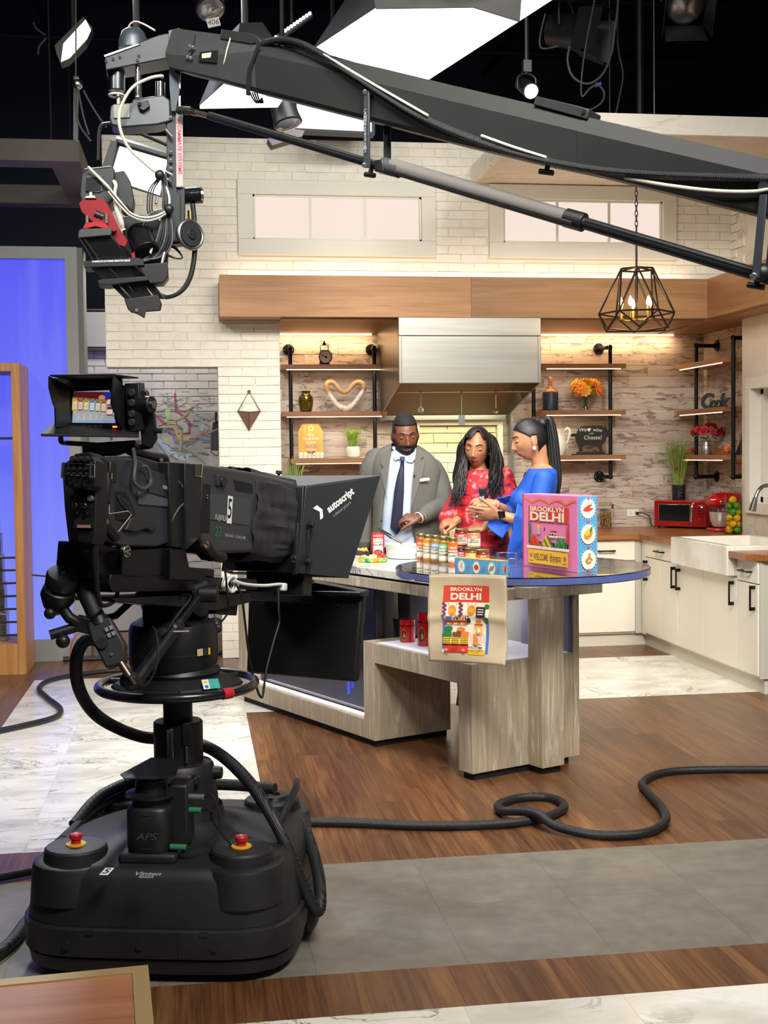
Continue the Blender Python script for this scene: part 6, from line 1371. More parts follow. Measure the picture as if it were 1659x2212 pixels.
m,t=newmat('led_matrix');w_=t.new('ShaderNodeTexChecker');w_.inputs['Scale'].default_value=55;w_.inputs['Color1'].default_value=lin('#f4f8ff');w_.inputs['Color2'].default_value=lin('#b7cbe6');t.link(t.pos(),w_.inputs['Vector']);nz=t.noise(t.pos((2,2,9)),3,2)
t.link(t.mix(nz,w_.outputs[0],'#e8eef5'),t.b.inputs['Emission Color']);t.b.inputs['Emission Strength'].default_value=1.05
YL=9.2
lp=thing('panel_lamp','square white led panel hanging under the boom above the brick wall','lamp',aY(720,250,YL))
MB().prism([aY(px,py,YL)for px,py in((641,212),(803,235),(803,284),(641,276))],(0,.01,0)).build('led_face',m,lp,smooth=False)
MB().prism([aY(px,py,YL+.012)for px,py in((634,200),(810,225),(810,290),(634,282))],(0,.12,0)).build('housing',JK,lp,smooth=False)
p=aY(720,215,YL+.07);MB().cyl(p,(p.x,p.y,6),.02,n=8).build('drop_pole',JK,lp)
YP2=6.6
lp=thing('panel_lamp','tilted glaring white panel lamp right behind the crane camera','lamp',aY(305,370,YP2))
MB().prism([aY(px,py,YP2)for px,py in((258,318),(362,348),(345,422),(238,386))],(0,.02,.01)).build('led_face',GLOW,lp,smooth=False)
mb=MB();mb.prism([aY(px,py,YP2+.025)for px,py in((250,300),(372,338),(352,428),(228,390))],(0,.10,.04));mb.build('housing',DGRY,lp,bevel=.004)
for pts in(((240,302),(254,304),(232,392),(214,380)),((250,298),(372,335),(370,342),(256,308))):MB().prism([aY(px,py,YP2-.02)for px,py in pts],(0,.05,.01)).build('barn_door',DGRY,lp,bevel=.002)
MB().tube(spl([aY(212,345,YP2),aY(214,285,YP2),aY(226,268,YP2),aY(260,272,YP2),aY(330,300,YP2),aY(365,315,YP2)],6),.009,8).build('yoke',JK,lp);p=aY(300,285,YP2);MB().cyl(p,(p.x,p.y,6),.018,n=8).build('drop_pole',JK,lp)
YB2=8.2
lp=thing('led_batten','glaring slanted strip lamp at the upper left','lamp',aY(162,90,YB2))
MB().prism([aY(px,py,YB2)for px,py in((132,132),(137,94),(185,42),(196,64),(188,82),(150,124))],(0,.015,0)).build('led_face',GLOW,lp,smooth=False)
MB().prism([aY(px,py,YB2+.02)for px,py in((122,116),(118,98),(180,36),(200,60),(186,90),(146,130),(130,136))],(0,.12,0)).build('housing',JK,lp,smooth=False);p=aY(160,80,YB2+.08);MB().cyl(p,(p.x,p.y,6),.018,n=8).build('drop_pole',JK,lp)
YR=8.6
lp=thing('led_batten','thin row of bright diodes left of the big softbox','lamp',aY(630,55,YR))
MB().prism([aY(px,py,YR+.02)for px,py in((585,84),(672,22),(676,34),(592,94))],(0,.06,0)).build('bar',JK,lp)
mb=MB()
for i in range(12):
 f=i/11
 if i==1:continue
 mb.ell(aY(596+73*f,80-51*f,YR),.012,8,6)
o=mb.build('diodes',GLOW,lp);o['kind']='stuff';p=aY(630,50,YR+.05);MB().cyl(p,(p.x,p.y,6),.012,n=8).build('drop_pole',JK,lp)
def spot(lab,x,y,Y,d,r,L,mlens=None,box=False,px=None,grp=None):
 p=aY(x,y,Y);d=Vector(d).normalized();t=thing('spot_lamp',lab,'lamp',p,grp);q=d.to_track_quat('Z','Y').to_matrix()
 MB().lathe(p,[(r*.5,-L),(r*.85,-L*.9),(r*.9,-L*.2),(r,0),(r*.9,.004)],24,M=q).build('can',mat('lamp_can','#1d1e20',.4,.3),t)
 MB().lathe(p,[(r*.88,.006),(r*.6,.02),(.001,.026)],24,M=q).build('lens',mlens or mat('lamp_lens','#8f9398',.1,.6),t)
 sd=d.cross(Vector((0,0,1))).normalized()
 MB().tube(spl([p+sd*r*1.15-d*L*.4,p+sd*r*1.1-d*L*.4+Vector((0,0,r*1.2)),p-d*L*.4+Vector((0,0,r*1.7)),p-sd*r*1.1-d*L*.4+Vector((0,0,r*1.2)),p-sd*r*1.15-d*L*.4],6),.008,8).build('yoke',JK,t)
 if box:
  up=sd.cross(d)
  for s_,w in((up,sd),(-up,sd),(sd,up),(-sd,up)):
   b=p+s_*r*1.02+d*.01;MB().prism([b-w*r,b+w*r,b+w*r*1.1+d*r*1.4+s_*r*.25,b-w*r*1.1+d*r*1.4+s_*r*.25],s_*.003).build('barn_door',JK,t)
 c=p-d*L*.4+Vector((0,0,r*1.7));MB().cyl(c,(c.x,c.y,5.6),.014,n=8).build('drop_pole',JK,t)
 MB().box(c+Vector((0,0,.04)),(.05,.05,.07)).build('clamp',JK,t);return t
spot('big black spot lamp with clear gel frame, top right of the softbox',1252,70,8.6,(.75,-.55,-.25),.13,.24,None,True)
spot('lamp with a silvery reflector cut by the top edge of the picture',1480,12,7.8,(-.15,-.75,-.6),.12,.22,mat('silver_reflector','#a9abac',.2,1),True)
spot('small lamp with a rainbow glint just above the boom',1147,197,7.6,(.1,-.85,-.5),.05,.2,mat('glint_lens','#e9e6ff',.1,emit=1.1,emitc='#e6e0ff'))
spot('black profile lamp pointing down under the boom in front of the brick wall',622,268,7.4,(.25,-.25,-1),.085,.26)
p=aY(626,290,7.4);hp2=MB().prism([aY(px,py,7.3)for px,py in((578,300),(632,278),(658,282),(652,294),(588,314))],(0,.12,0)).build('lamp_flag',DGRY);tag(hp2,'grey flat lamp flag below the profile lamp, in front of the brick wall','lamp flag')
spot('black spot lamp with cables in the dark top left of the boom joint',455,20,7.9,(.2,-.6,-.8),.09,.25)
o=MB().prism([aY(px,py,7.55)for px,py in((445,42),(472,36),(477,54),(450,60))],(0,.01,0)).build('lamp_tag',mat('tag_white','#c9c9c6',.6));adopt(o,bpy.data.objects['spot_lamp.004']);a=Art(aY(461,48,7.549),(1,0,.15),(0,0,1),[BLK2]);a.text('406',0,0,.045,DGRY);a.build('tag_text',o)
PIP=mat('grid_pipe','#15171b',.5,.3)
for k,(y,z)in enumerate(((7.0,5.2),(8.4,5.2),(10.2,5.2),(11.6,5.2))):o=MB().cyl((-3.9,y,z),(5.4,y,z),.028,n=10).build('grid_pipe',PIP);tag(o,'%s black lighting pipe running across under the ceiling'%('nearest','second','third','farthest')[k],'pipe','lighting grid pipes')
for k,x in enumerate((-1.2,2.9,4.4)):o=MB().cyl((x,4.5,5.27),(x,12.5,5.27),.028,n=10).build('grid_pipe',PIP);tag(o,'%s black lighting pipe running away under the ceiling'%('left','middle','right')[k],'pipe','lighting grid lengthwise pipes')
def hang(lab,px,y0,y1,Y,r,m):o=MB().cyl(aY(px,y0,Y),aY(px+(y1-y0)*.004,y1,Y),r,n=8).build('hanging_rod',m);return tag(o,lab,'rod')
hang('thin pale vertical rod holding the marble soffit',1412,-60,246,8.4,.006,ALU);hang('wide dark vertical pipe left of the pale rod above the soffit',1381,-60,246,8.9,.028,PIP);hang('thin dark wire left of the dark pipe above the soffit',1316,-60,246,8.5,.004,ALD)
def drape(lab,pts,Y,r,m):o=MB().tube(spl([aY(px,py,Y)for px,py in pts],8),r,8).build('hanging_cable',m);return tag(o,lab,'cable')
drape('long looping cable hanging under the big spot lamp',[(1230,100),(1226,130),(1234,160),(1255,178),(1280,178),(1305,155),(1322,110),(1328,60),(1334,20),(1336,-30)],8.5,.008,mat('grey_cable','#4b4d4d',.5))
drape('wavy cable hanging right of the big spot lamp',[(1334,-30),(1334,80),(1338,120),(1346,160),(1340,200),(1330,248)],8.7,.008,mat('dark_cable','#2c2e30',.5))
drape('cable looping left of the big spot lamp',[(1178,30),(1168,70),(1166,95),(1174,105),(1205,100)],8.4,.006,mat('grey_cable','#4b4d4d',.5))
drape('cable tail with a blue plug above the boom',[(1290,-30),(1262,120),(1256,205),(1275,190),(1292,184),(1305,200),(1300,220),(1280,235),(1268,236)],7.9,.006,mat('dark_cable','#2c2e30',.5))
o=MB().tube([aY(1286,184,7.9),aY(1298,181,7.9)],.014,10).build('blue_plug',mat('plug_blue','#27386e',.5),bpy.data.objects['hanging_cable.003'])
for k,(x0,y0,x1,y1)in enumerate(((82,118,100,82),(72,48,98,76))):drape(('upper' if k else 'lower')+' faint cable in the dark beside the slanted strip lamp',[(x0,y0),((x0+x1)/2-6,(y0+y1)/2),(x1,y1)],9,.006,mat('grey_cable','#4b4d4d',.5))
for k,pts in enumerate((((162,170),(164,230),(172,270),(196,305)),((168,190),(180,250),(192,290)),((180,195),(205,240),(230,275)))):drape('%s of the three cables fanning down left of the crane camera'%('first','second','third')[k],pts,8.0,.006,mat('grey_cable','#4b4d4d',.5))
o=MB().prism([aY(px,py,8.05)for px,py in((159,165),(170,165),(168,310),(158,300))],(0,.03,0)).cyl(aY(164,-60,8.06),aY(164,170,8.06),.005,n=6).build('perforated_bar',mat('bar_grey','#4b4e54',.5));tag(o,'grey perforated bar hanging above the left soffit','bar')
o=MB().ell(aY(168,182,8.0),(.03,.03,.035),12,8).build('clamp',STEEL);tag(o,'small shiny clamp where the three cables meet','clamp')
area('head_backlight',aY(240,-70,7.2),aY(300,250,5.4),.4,.3,9,(.92,.96,1),90)
# ================================================================== PEOPLE
def skinmat(name,base,dark,lip):
 m,t=newmat(name);n=t.noise(t.pos(),18,4);t.color(t.ramp(n,[(.3,dark),(.7,base)]));t.b.inputs['Roughness'].default_value=.45
 t.b.inputs['Subsurface Weight'].default_value=.08;t.b.inputs['Subsurface Radius'].default_value=(.01,.004,.002)
 return m,mat(name+'_lip',lip,.35)
def hairmat(name,a,b,axis=2,sc=140):
 m,t=newmat(name);s=[sc]*3;s[axis]=6;n=t.noise(t.pos(tuple(s)),1,3,.4);t.color(t.ramp(n,[(.3,a),(.75,b)]));t.b.inputs['Roughness'].default_value=.5;t.bump(n,.4,.002);return m
G=lambda x,z,cx,cz,sx,sz:math.exp(-((x-cx)/sx)**2-((z-cz)/sz)**2)
class Head:
 def __init__(s,W=.074,D=.096,top=.118,chin=.118,nose=1.0,lips=1.0,jaw=.26,brow=1.0):s.__dict__.update(locals())
 def p(s,th,ph):
  """th: 0..2pi round the head (0 = front), ph: 0 top .. pi chin"""
  sx,cz=math.sin(ph),math.cos(ph)
  x=s.W*sx*math.sin(th);y=-s.D*sx*math.cos(th);z=(s.top if cz>0 else s.chin)*cz
  x=math.copysign(abs(x)**.97,x)*(s.W**.03)
  t=max(0,-z/s.chin)
  x*=1-s.jaw*t**1.6
  if y>0:y*=1+.05*max(0,z/s.top)-.38*t**1.3
  else:
   y*=1-.04*t
   k=max(0,-y/s.D)**.8
   d=.0
   d+=.021*s.nose*G(x,z,0,-.034,.0105*(1+.2*s.nose),.013)+.0125*s.nose*G(x,z,0,-.012,.009,.020)+.008*s.nose*(G(x,z,.0125,-.040,.008,.008)+G(x,z,-.0125,-.040,.008,.008))
   d-=.011*(G(x,z,.031,.004,.017,.013)+G(x,z,-.031,.004,.017,.013))
   d+=.0075*(G(x,z,.030,.004,.0135,.010)+G(x,z,-.030,.004,.0135,.010))
   d+=.005*s.brow*(G(x,z,.030,.027,.022,.009)+G(x,z,-.030,.027,.022,.009))
   d+=.005*(G(x,z,.046,-.024,.018,.018)+G(x,z,-.046,-.024,.018,.018))
   d-=.004*(G(x,z,.040,-.062,.014,.018)+G(x,z,-.040,-.062,.014,.018))
   d+=.0075*s.lips*G(x,z,0,-.0625,.020,.0058)+.0085*s.lips*G(x,z,0,-.0765,.0175,.0062)-.0045*G(x,z,0,-.0693,.024,.003)+.004*G(x,z,0,-.070,.03,.02)
   d-=.004*G(x,z,0,-.088,.016,.005)
   d+=.009*G(x,z,0,-.106,.02,.012)
   y-=d*k
  return Vector((x,y,z))
 def mesh(s,mb,M,nu=128,nv=110):
  mb.surf(lambda u,v:M@s.p(2*math.pi*u,.02+(math.pi-.04)*v),nu,nv,True)
  n=nu;o=len(mb.v)-nu*nv
  mb.f+=[tuple(o+i for i in range(n-1,-1,-1)),tuple(o+(nv-1)*n+i for i in range(n))];mb.m+=[0,0]
 def patch(s,mb,M,mask,off,nu=110,nv=90,feather=None):
  idx={};P={}
  def q(i,j):return s.p(2*math.pi*i/nu,.005+(math.pi-.01)*j/(nv-1))
  c=Vector((0,.0,0));vs=[];fs=[]
  def vid(i,j):
   i%=nu
   if(i,j)not in idx:
    p=q(i,j);a=q(i+1,j)-q(i-1,j);b=q(i,min(j+1,nv-1))-q(i,max(j-1,0));n=a.cross(b)
    n=n.normalized()if n.length>1e-9 else Vector((0,0,1 if j<nv/2 else-1))
    if n.dot(p)<0:n=-n
    o=off(p)if callable(off)else off
    idx[(i,j)]=len(vs);vs.append(M@(p+n*o))
   return idx[(i,j)]
  for j in range(nv-1):
   for i in range(nu):
    p=(q(i,j)+q(i+1,j+1))/2
    if mask(p):fs.append((vid(i,j),vid(i,j+1),vid(i+1,j+1),vid(i+1,j)))
  mb.add(vs,fs)
def rem(mb,name,mats,parent,vox=.0045,sm=3,lipM=None,lipmask=None,M=None,fn=None):
 me=mb.mesh(name,mats,True,180);o=bpy.data.objects.new('tmp',me);COL.objects.link(o)
 r=o.modifiers.new('r','REMESH');r.mode='VOXEL';r.voxel_size=vox;r.use_smooth_shade=True
 if sm:k=o.modifiers.new('s','SMOOTH');k.factor=.5;k.iterations=sm
 bpy.context.view_layer.update()
 me2=bpy.data.meshes.new_from_object(o.evaluated_get(bpy.context.evaluated_depsgraph_get()));bpy.data.objects.remove(o);bpy.data.meshes.remove(me)
 me2 .name=name;me2 .materials.clear()
 for mm in mats:me2 .materials.append(mm)
 me2 .polygons.foreach_set('material_index',[0]*len(me2 .polygons))
 if fn:
  idx=[fn(p.center)for p in me2 .polygons];me2 .polygons.foreach_set('material_index',idx)
 me2 .polygons.foreach_set('use_smooth',[True]*len(me2 .polygons));me2 .update()
 o=bpy.data.objects.new(name,me2);COL.objects.link(o)
 if parent is not None:adopt(o,parent)
 return o
def limb(mb,pts,rad,n=14,k=5):
 P=spl(pts,k);mb.tube(P,rad,n);R=rad if isinstance(rad,(list,tuple))else[rad,rad]
 mb.ell(P[0],R[0],12,8);mb.ell(P[-1],R[-1],12,8)
def hand(mb,w,d,back,curl=(.5,.6,.4),spread=.0,thumb=(.7,.35),side=1,size=1.0,nails=None,flat=1.0):
 """w wrist, d towards the fingers, back = back of hand normal; side +1: thumb lies at d x back"""
 d=Vector(d).normalized();n=Vector(back);n=(n-d*n.dot(d)).normalized();s=d.cross(n)*side;z=size
 q=Matrix((s,d,n)).transposed()
 mb.ell(w+d*.047*z,(.039*z,.053*z,.0155*z),18,12,rot=q);mb.ell(w+d*.01*z,(.027*z,.03*z,.018*z),14,10,rot=q)
 tips=[]
 for i,(off,L,r)in enumerate(((.029,.070,.0085),(.0095,.079,.009),(-.0105,.074,.0085),(-.029,.058,.0075))):
  b=w+d*(.088-.006*abs(i-1))*z+s*off*z;dd=(d+s*off*spread*20).normalized();p=b;pts=[b-dd*.02*z,b];a=0
  for c_,l in zip(curl if not isinstance(curl[0],(tuple,list))else curl[i],(.45,.30,.25)):
   a+=c_;v=dd*math.cos(a)-n*math.sin(a);p=p+v*L*l*z;pts.append(p)
  mb.tube(spl(pts,4),[r*1.08*z,r*1.05*z,r*z,r*.93*z,r*.78*z],12);mb.ell(pts[-1],r*.80*z,10,8);tips.append((pts[-1],(pts[-1]-pts[-2]).normalized(),n))
 b=w+d*.025*z+s*.026*z-n*.004*z;a,c_=thumb;v1=(d*math.cos(a)+s*math.sin(a)-n*.25).normalized();p1=b+v1*.042*z;v2=(d*math.cos(a-c_)+s*math.sin(a-c_)-n*.45).normalized();p2=p1+v2*.032*z;p3=p2+v2*.024*z
 mb.tube(spl([b-v1*.012,b,p1,p2,p3],4),[.014*z,.0145*z,.0115*z,.0105*z,.008*z],12);mb.ell(p3,.0085*z,10,8);tips.append((p3,v2,n))
 return tips
def ringtorso(mb,rings,M,k=40,n=2.4):
 R=[]
 for(z,a,b,cx,cy)in rings:
  ring=[]
  for i in range(k):
   q=2*math.pi*i/k;c,s=math.cos(q),math.sin(q);r=1/((abs(c)**n+abs(s)**n)**(1/n));ring.append(M@Vector((cx+a*r*c,cy+b*r*s,z)))
  R.append(ring)
 loft(mb,R)
def person(px,Y,label,rz):
 p=aY(px,977,Y);t=thing('person',label,'person',(p.x,p.y,0));F=frame((p.x,p.y,0),rz);return t,F
def face_parts(t,HM,H,hairm,eye_open=.35,lash=BLK2,browz=.030,browm=None,gaze=(0,-.004),tilt=.0,lidm=None):
 for s_ in(-1,1):
  c=H_front(H,s_*.031,.003)
  e=MB(HM);e.ell(c+Vector((0,.0088,0)),(.0115,.0100,.0085),16,12);eo=e.build('eye',mat('eye_white','#d9d0c6',.25),t)
  i_=MB(HM);i_.ell(c+Vector((gaze[0],-.0005,gaze[1])),(.0052,.0022,.0052),12,8);i_.build('iris',mat('iris_dark','#1c120c',.2),eo)
  l=MB(HM);n=9
  def lid(u,v):
   a=math.pi*(u);b=math.radians(78)-v*math.radians(78+25*(1-eye_open*2));r=.0135
   return c+Vector((-.0128*math.cos(a)*math.cos(b*.35),.0088-r*math.sin(a)*math.cos(b)*.96,.0108*math.sin(b)*math.sin(a)**.5))
  l.surf(lid,14,10);l.build('eyelid',lidm,t,solid=.0012)
  la=MB(HM);la.tube([lid(u,1.0)+Vector((0,-.0012,-.0004))for u in[k/12 for k in range(1,12)]],.0011,6);la.build('eyelash',lash,t)
  b=MB(HM);pts=[H_front(H,s_*x,z)+Vector((0,-.0015,0))for x,z in((.013,browz-.003),(.022,browz+.002),(.034,browz+.004),(.045,browz-.001))];b.tube(spl(pts,5),[.0028,.0032,.0028,.0014],8);b.build('eyebrow',browm or hairm,t)
def H_front(H,x,z):
 """point on the face surface at local x, z"""
 ph=math.acos(max(-1,min(1,z/(H.top if z>0 else H.chin))));best=None
 t=max(0,-z/H.chin);sx=x/(H.W*math.sin(ph)*(1-H.jaw*t**1.6)+1e-6);th=math.asin(max(-.99,min(.99,sx)));return H.p(th,ph)
def ear(mb,HM,H,s_):
 mb.ell(HM@Vector((s_*(H.W+.001),.012,-.008)),(.008,.018,.030),12,10,rot=(HM.to_3x3()@Matrix.Rotation(s_*.35,3,'Z')).normalized())
 mb.ell(HM@Vector((s_*(H.W-.001),.006,-.030)),(.006,.009,.011),10,8)
def lipfn(HM,H,extra=None):
 inv=HM.inverted()
 def f(c):
  q=inv@c
  if abs(q.x)<.9 and q.y<-.06 and((q.x/.0245)**2+((q.z+.0695)/.0125)**2)<1:return 1
  if extra:return extra(q,c)
  return 0
 return f
def legs(t,F,hip,m_leg,shoe,bare=None,hx=.09,foot=.0):
 mb=MB(F)
 for s_ in(-1,1):limb(mb,[(s_*hx,0,hip),(s_*hx*1.05,-.01,.5),(s_*hx*1.05,.01,.09)],[.098,.068,.055])
 mb.ell((0,0,hip),(.175,.115,.12),20,12)
 o=rem(mb,'trousers' if bare is None else 'skirt',[m_leg],t,.012,2)
 for s_ in(-1,1):
  mb=MB(F);mb.ell((s_*hx*1.05,-.055,.042),(.045,.135,.04),16,10);mb.bb((s_*hx*1.05-.042,-.17,.002),(s_*hx*1.05+.042,.07,.02));rem(mb,'shoe',[shoe],t,.008,2)
SK1,LIP1=skinmat('skin_deep','#7a4a33','#643a27','#7d4a44');HR1=mat('hair_black','#0c0a0a',.8,bump=.6,bscale=300)
t,F=person(874,7.62,'man in a grey suit and navy tie looking down, hand at his waist',math.radians(-9.5))
P1_=357.5
def mp(px,py,y=0):return Vector(((px-874)/P1_,y,1.55+(977.8-py)/P1_))
H1_=Head(.0765,.100,.122,.125,1.2,1.25,.20,1.3)
HM=F@Matrix.Translation((.004,-.045,1.656))@Matrix.Rotation(math.radians(9),4,'Z')@Matrix.Rotation(math.radians(14),4,'X')@Matrix.Rotation(math.radians(-3),4,'Y')
mb=MB();H1_.mesh(mb,HM);ear(mb,HM,H1_,1);ear(mb,HM,H1_,-1)
bm_=MB(F);limb(bm_,[(0,.035,1.66),(0,.03,1.58),(0,.03,1.48)],[.060,.062,.07])
ringtorso(bm_,[(1.56,.07,.06,0,.03),(1.52,.15,.09,0,.02),(1.45,.19,.105,0,.02),(1.2,.165,.105,0,.01),(1.05,.155,.10,0,0),(.92,.165,.11,0,0)],Matrix.Identity(4))
for s_ in(-1,1):limb(bm_,[(s_*.09,0,.93),(s_*.095,-.01,.5),(s_*.095,.01,.07)],[.088,.06,.045]);bm_.ell((s_*.095,-.05,.04),(.04,.12,.035),12,8)
sr,er,wr=Vector((.175,.02,1.44)),mp(952,1090,-.05),mp(905,1115,-.185)
limb(bm_,[sr,sr.lerp(er,.5)+Vector((.015,0,0)),er,er.lerp(wr,.5),wr],[.052,.05,.042,.036,.028])
sl,el,wl_=Vector((-.19,.02,1.52)),Vector((-.25,.05,1.22)),Vector((-.25,.03,.97))
limb(bm_,[sl,sl.lerp(el,.5),el,el.lerp(wl_,.5),wl_],[.052,.05,.042,.036,.028])
hand(bm_,wr,(-1,-.10,.02),(.1,-.55,.8),((.35,.8,.7),(.75,1.0,.6),(.85,1.0,.6),(.9,1.0,.6)),0,(.55,.2),-1,1.02)
hand(bm_,wl_,(.05,-.05,-1),(-.9,0,0),(.4,.4,.3),0,(.6,.3),1)
mb.v+=bm_.v and[];o_=len(mb.v);mb.v+=bm_.v;mb.f+=[tuple(i+o_ for i in f)for f in bm_.f];mb.m+=bm_.m
rem(mb,'body',[SK1,LIP1],t,.0042,2,fn=lipfn(HM,H1_))
face_parts(t,HM,H1_,HR1,.30,browm=HR1,browz=.029,lidm=SK1)
mb=MB();H1_.patch(mb,HM,lambda p:(p.z>.074-.35*max(0,p.y+.03)-(.045 if abs(p.x)>.060 else 0))or(p.y>.035 and p.z>-.062)or(abs(p.x)>.058 and p.z>-.05 and-.012<p.y<.012 and p.z>.02),lambda p:.0025+.011*max(0,min(1,(p.z-.045)/.06)));mb.build('hair',HR1,t,solid=.0012)
mb=MB();H1_.patch(mb,HM,lambda p:(p.z<-.078 and p.y<.02 and not(abs(p.x)<.021 and p.z>-.086))or(p.z<-.012-.0 and abs(p.x)>.052 and p.y<.012 and p.y>-.055)or(p.z<-.050 and abs(p.x)>.030 and p.y<.0)or(-.060<p.z<-.046 and abs(p.x)<.034 and p.y<-.05),lambda p:.0035+.006*max(0,min(1,(-p.z-.085)/.03)));mb.build('beard',HR1,t,solid=.0015)
m,tt=newmat('shirt_blue');w1_=tt.new('ShaderNodeTexWave');w1_.inputs['Scale'].default_value=55;w1_.bands_direction='X';tt.link(tt.pos(),w1_.inputs['Vector']);w2_=tt.new('ShaderNodeTexWave');w2_.inputs['Scale'].default_value=55;w2_.bands_direction='Z';tt.link(tt.pos(),w2_.inputs['Vector'])
tt.color(tt.mix(tt.mix(1.0,tt.ramp(w1_.outputs[1],[(.0,(1,1,1,1)),(.12,(0,0,0,1))]),tt.ramp(w2_.outputs[1],[(.0,(1,1,1,1)),(.12,(0,0,0,1))]),'LIGHTEN'),'#ccd8ea','#8fa6cf'));tt.b.inputs['Roughness'].default_value=.7;tt.bump(tt.noise(tt.pos((1,1,1)),14,3),.35,.01);SHIRT=m
SH=Matrix.Identity(4);SH[2][0]=-.13
Ft=F
def sheared(M):return M@Matrix.Translation((0,0,1.5))@SH@Matrix.Translation((0,0,-1.5))
mb=MB();ringtorso(mb,[(1.572,.066,.062,.004,.022),(1.55,.10,.082,.006,.02),(1.51,.17,.112,.008,.015),(1.43,.196,.125,.01,.008),(1.25,.180,.122,.012,0),(1.10,.170,.118,.012,0),(.98,.172,.12,.01,0),(.90,.176,.122,.008,0)],sheared(F),48);rem(mb,'shirt',[SHIRT],t,.008,2)
NAVY=mat('tie_navy','#141a33',.5,bump=.2,bscale=300)
def fr(px,py,y):return F@mp(px,py,y)
for pts in(((851,968),(864,984),(866,990),(853.5,994),(850,985)),((899,972),(876,990),(878,997),(889.5,999.5),(897,990))):
 mb=MB();P=[fr(x,y,-.098-.018*(y>982)+.045*(y<975))for x,y in pts];mb.prism(P,F.to_3x3()@Vector((0,.006,0)));mb.build('collar',mat('collar_blue','#c2d0e8',.65),t,bevel=.0015)
mb=MB();mb.tube(spl([fr(851,967,-.05),fr(850,975,.02),fr(862,960,.085),fr(890,962,.085),fr(900,976,.02),fr(898,972,-.05)],5),.011,8);mb.build('collar_band',mat('collar_blue','#c2d0e8',.65),t)
mb=MB();secs=((986,864,873,.118),(990,863.5,875,.128),(997,866,873,.132),(1010,863,873,.136),(1030,857,872.5,.140),(1060,851,872,.142),(1095,847,869.5,.140),(1125,843.5,867.5,.136),(1138,842,866,.134),(1152,855,856,.132));R=[]
for y,x0,x1,d in secs:
 a_,b_=mp(x0,y,-d),mp(x1,y,-d);c_=(a_+b_)/2;R.append([F@(a_+Vector((0,.004,0))),F@(c_+Vector((0,-.006,0))),F@(b_+Vector((0,.004,0))),F@(c_+Vector((0,.008,0)))])
mb.add([p for r in R for p in r],[(j*4+i,j*4+(i+1)%4,(j+1)*4+(i+1)%4,(j+1)*4+i)for j in range(len(R)-1)for i in range(4)]+[(3,2,1,0),tuple(range(len(R)*4-4,len(R)*4))]);mb.build('tie',NAVY,t,ang=60)
m,tt=newmat('suit_grey');n_1=tt.noise(tt.pos((1,1,1)),220,3);n_2=tt.noise(tt.pos((1,1,.6)),9,4,.4);tt.color(tt.mix(.5,tt.ramp(n_1,[(.3,'#514f4a'),(.7,'#67655f')]),'#5b5954'));tt.b.inputs['Roughness'].default_value=.85;tt.bump(n_2,.5,.02);SUIT=m
JR=[(1.60,.072,.070),(1.585,.105,.088),(1.555,.150,.112),(1.52,.188,.128),(1.46,.212,.142),(1.36,.210,.148),(1.22,.200,.143),(1.10,.200,.142),(1.0,.212,.146),(.90,.222,.150),(.80,.228,.152)]
opL=[(960,848),(985,846),(1000,843),(1060,834),(1095,829),(1130,826),(1160,822),(1260,818)]
opR=[(965,899),(985,897),(1010,893.5),(1050,890),(1095,887),(1120,884),(1150,893),(1260,905)]
def interp(tb,y):
 for(y0,x0),(y1,x1)in zip(tb,tb[1:]):
  if y<=y1:f=(y-y0)/(y1-y0);return x0+(x1-x0)*max(0,f)
 return tb[-1][1]
shF=sheared(F);nz_=26;nr_=56
mb=MB();vs=[]
for j in range(nz_):
 f=j/(nz_-1)*(len(JR)-1);i0=min(int(f),len(JR)-2);g=f-i0;z,a,b=(JR[i0][k]*(1-g)+JR[i0+1][k]*g for k in range(3))
 zc_=z;py=977.8-(zc_-1.55)*P1_
 xl=(interp(opL,py+0)-874)/P1_;xr=(interp(opR,py)-874)/P1_
 aL=math.asin(max(-.98,min(.98,(xl-.008)/a)));aR=math.asin(max(-.98,min(.98,(xr-.008)/a)))
 for i in range(nr_):
  q=aR+(2*math.pi-(aR-aL))*i/(nr_-1);x,y=math.sin(q),-math.cos(q);n=2.35;r=1/((abs(x)**n+abs(y)**n)**(1/n))
  vs.append(shF@Vector((.008+a*r*x,.006+b*r*y,z)))
mb.add(vs,[(j*nr_+i,(j+1)*nr_+i,(j+1)*nr_+i+1,j*nr_+i+1)for j in range(nz_-1)for i in range(nr_-1)]);jk=mb.build('jacket',SUIT,t,solid=.010,ang=80)
mb=MB(F);limb(mb,[Vector((.165,.008,1.448)),Vector((.198,.006,1.38)),er+Vector((.014,.0,.03)),er+Vector((.0,-.01,-.01)),er.lerp(wr,.45)+Vector((.0,0,0)),er.lerp(wr,.80)],[.068,.070,.060,.060,.054,.047],18,6);rem(mb,'sleeve',[SUIT],t,.007,3)
mb=MB(F);limb(mb,[Vector((-.165,.008,1.515)),Vector((-.205,.008,1.44)),el,el.lerp(wl_,.5),el.lerp(wl_,.85)],[.068,.070,.058,.052,.045],18,6);rem(mb,'sleeve',[SUIT],t,.007,3)
c0,c1_=er.lerp(wr,.80),er.lerp(wr,.93);mb=MB(F);mb.tube([c0,c1_],[.038,.036],20);mb.build('shirt_cuff',SHIRT,t,solid=.002)
b0=er.lerp(wr,1.0)+Vector((-.006,0,0));mb=MB(F);mb.torus(b0,.031,.0042,(wr-er).normalized(),28,8);mb.build('wristband',mat('band_cream','#e8dfcf',.4),t)
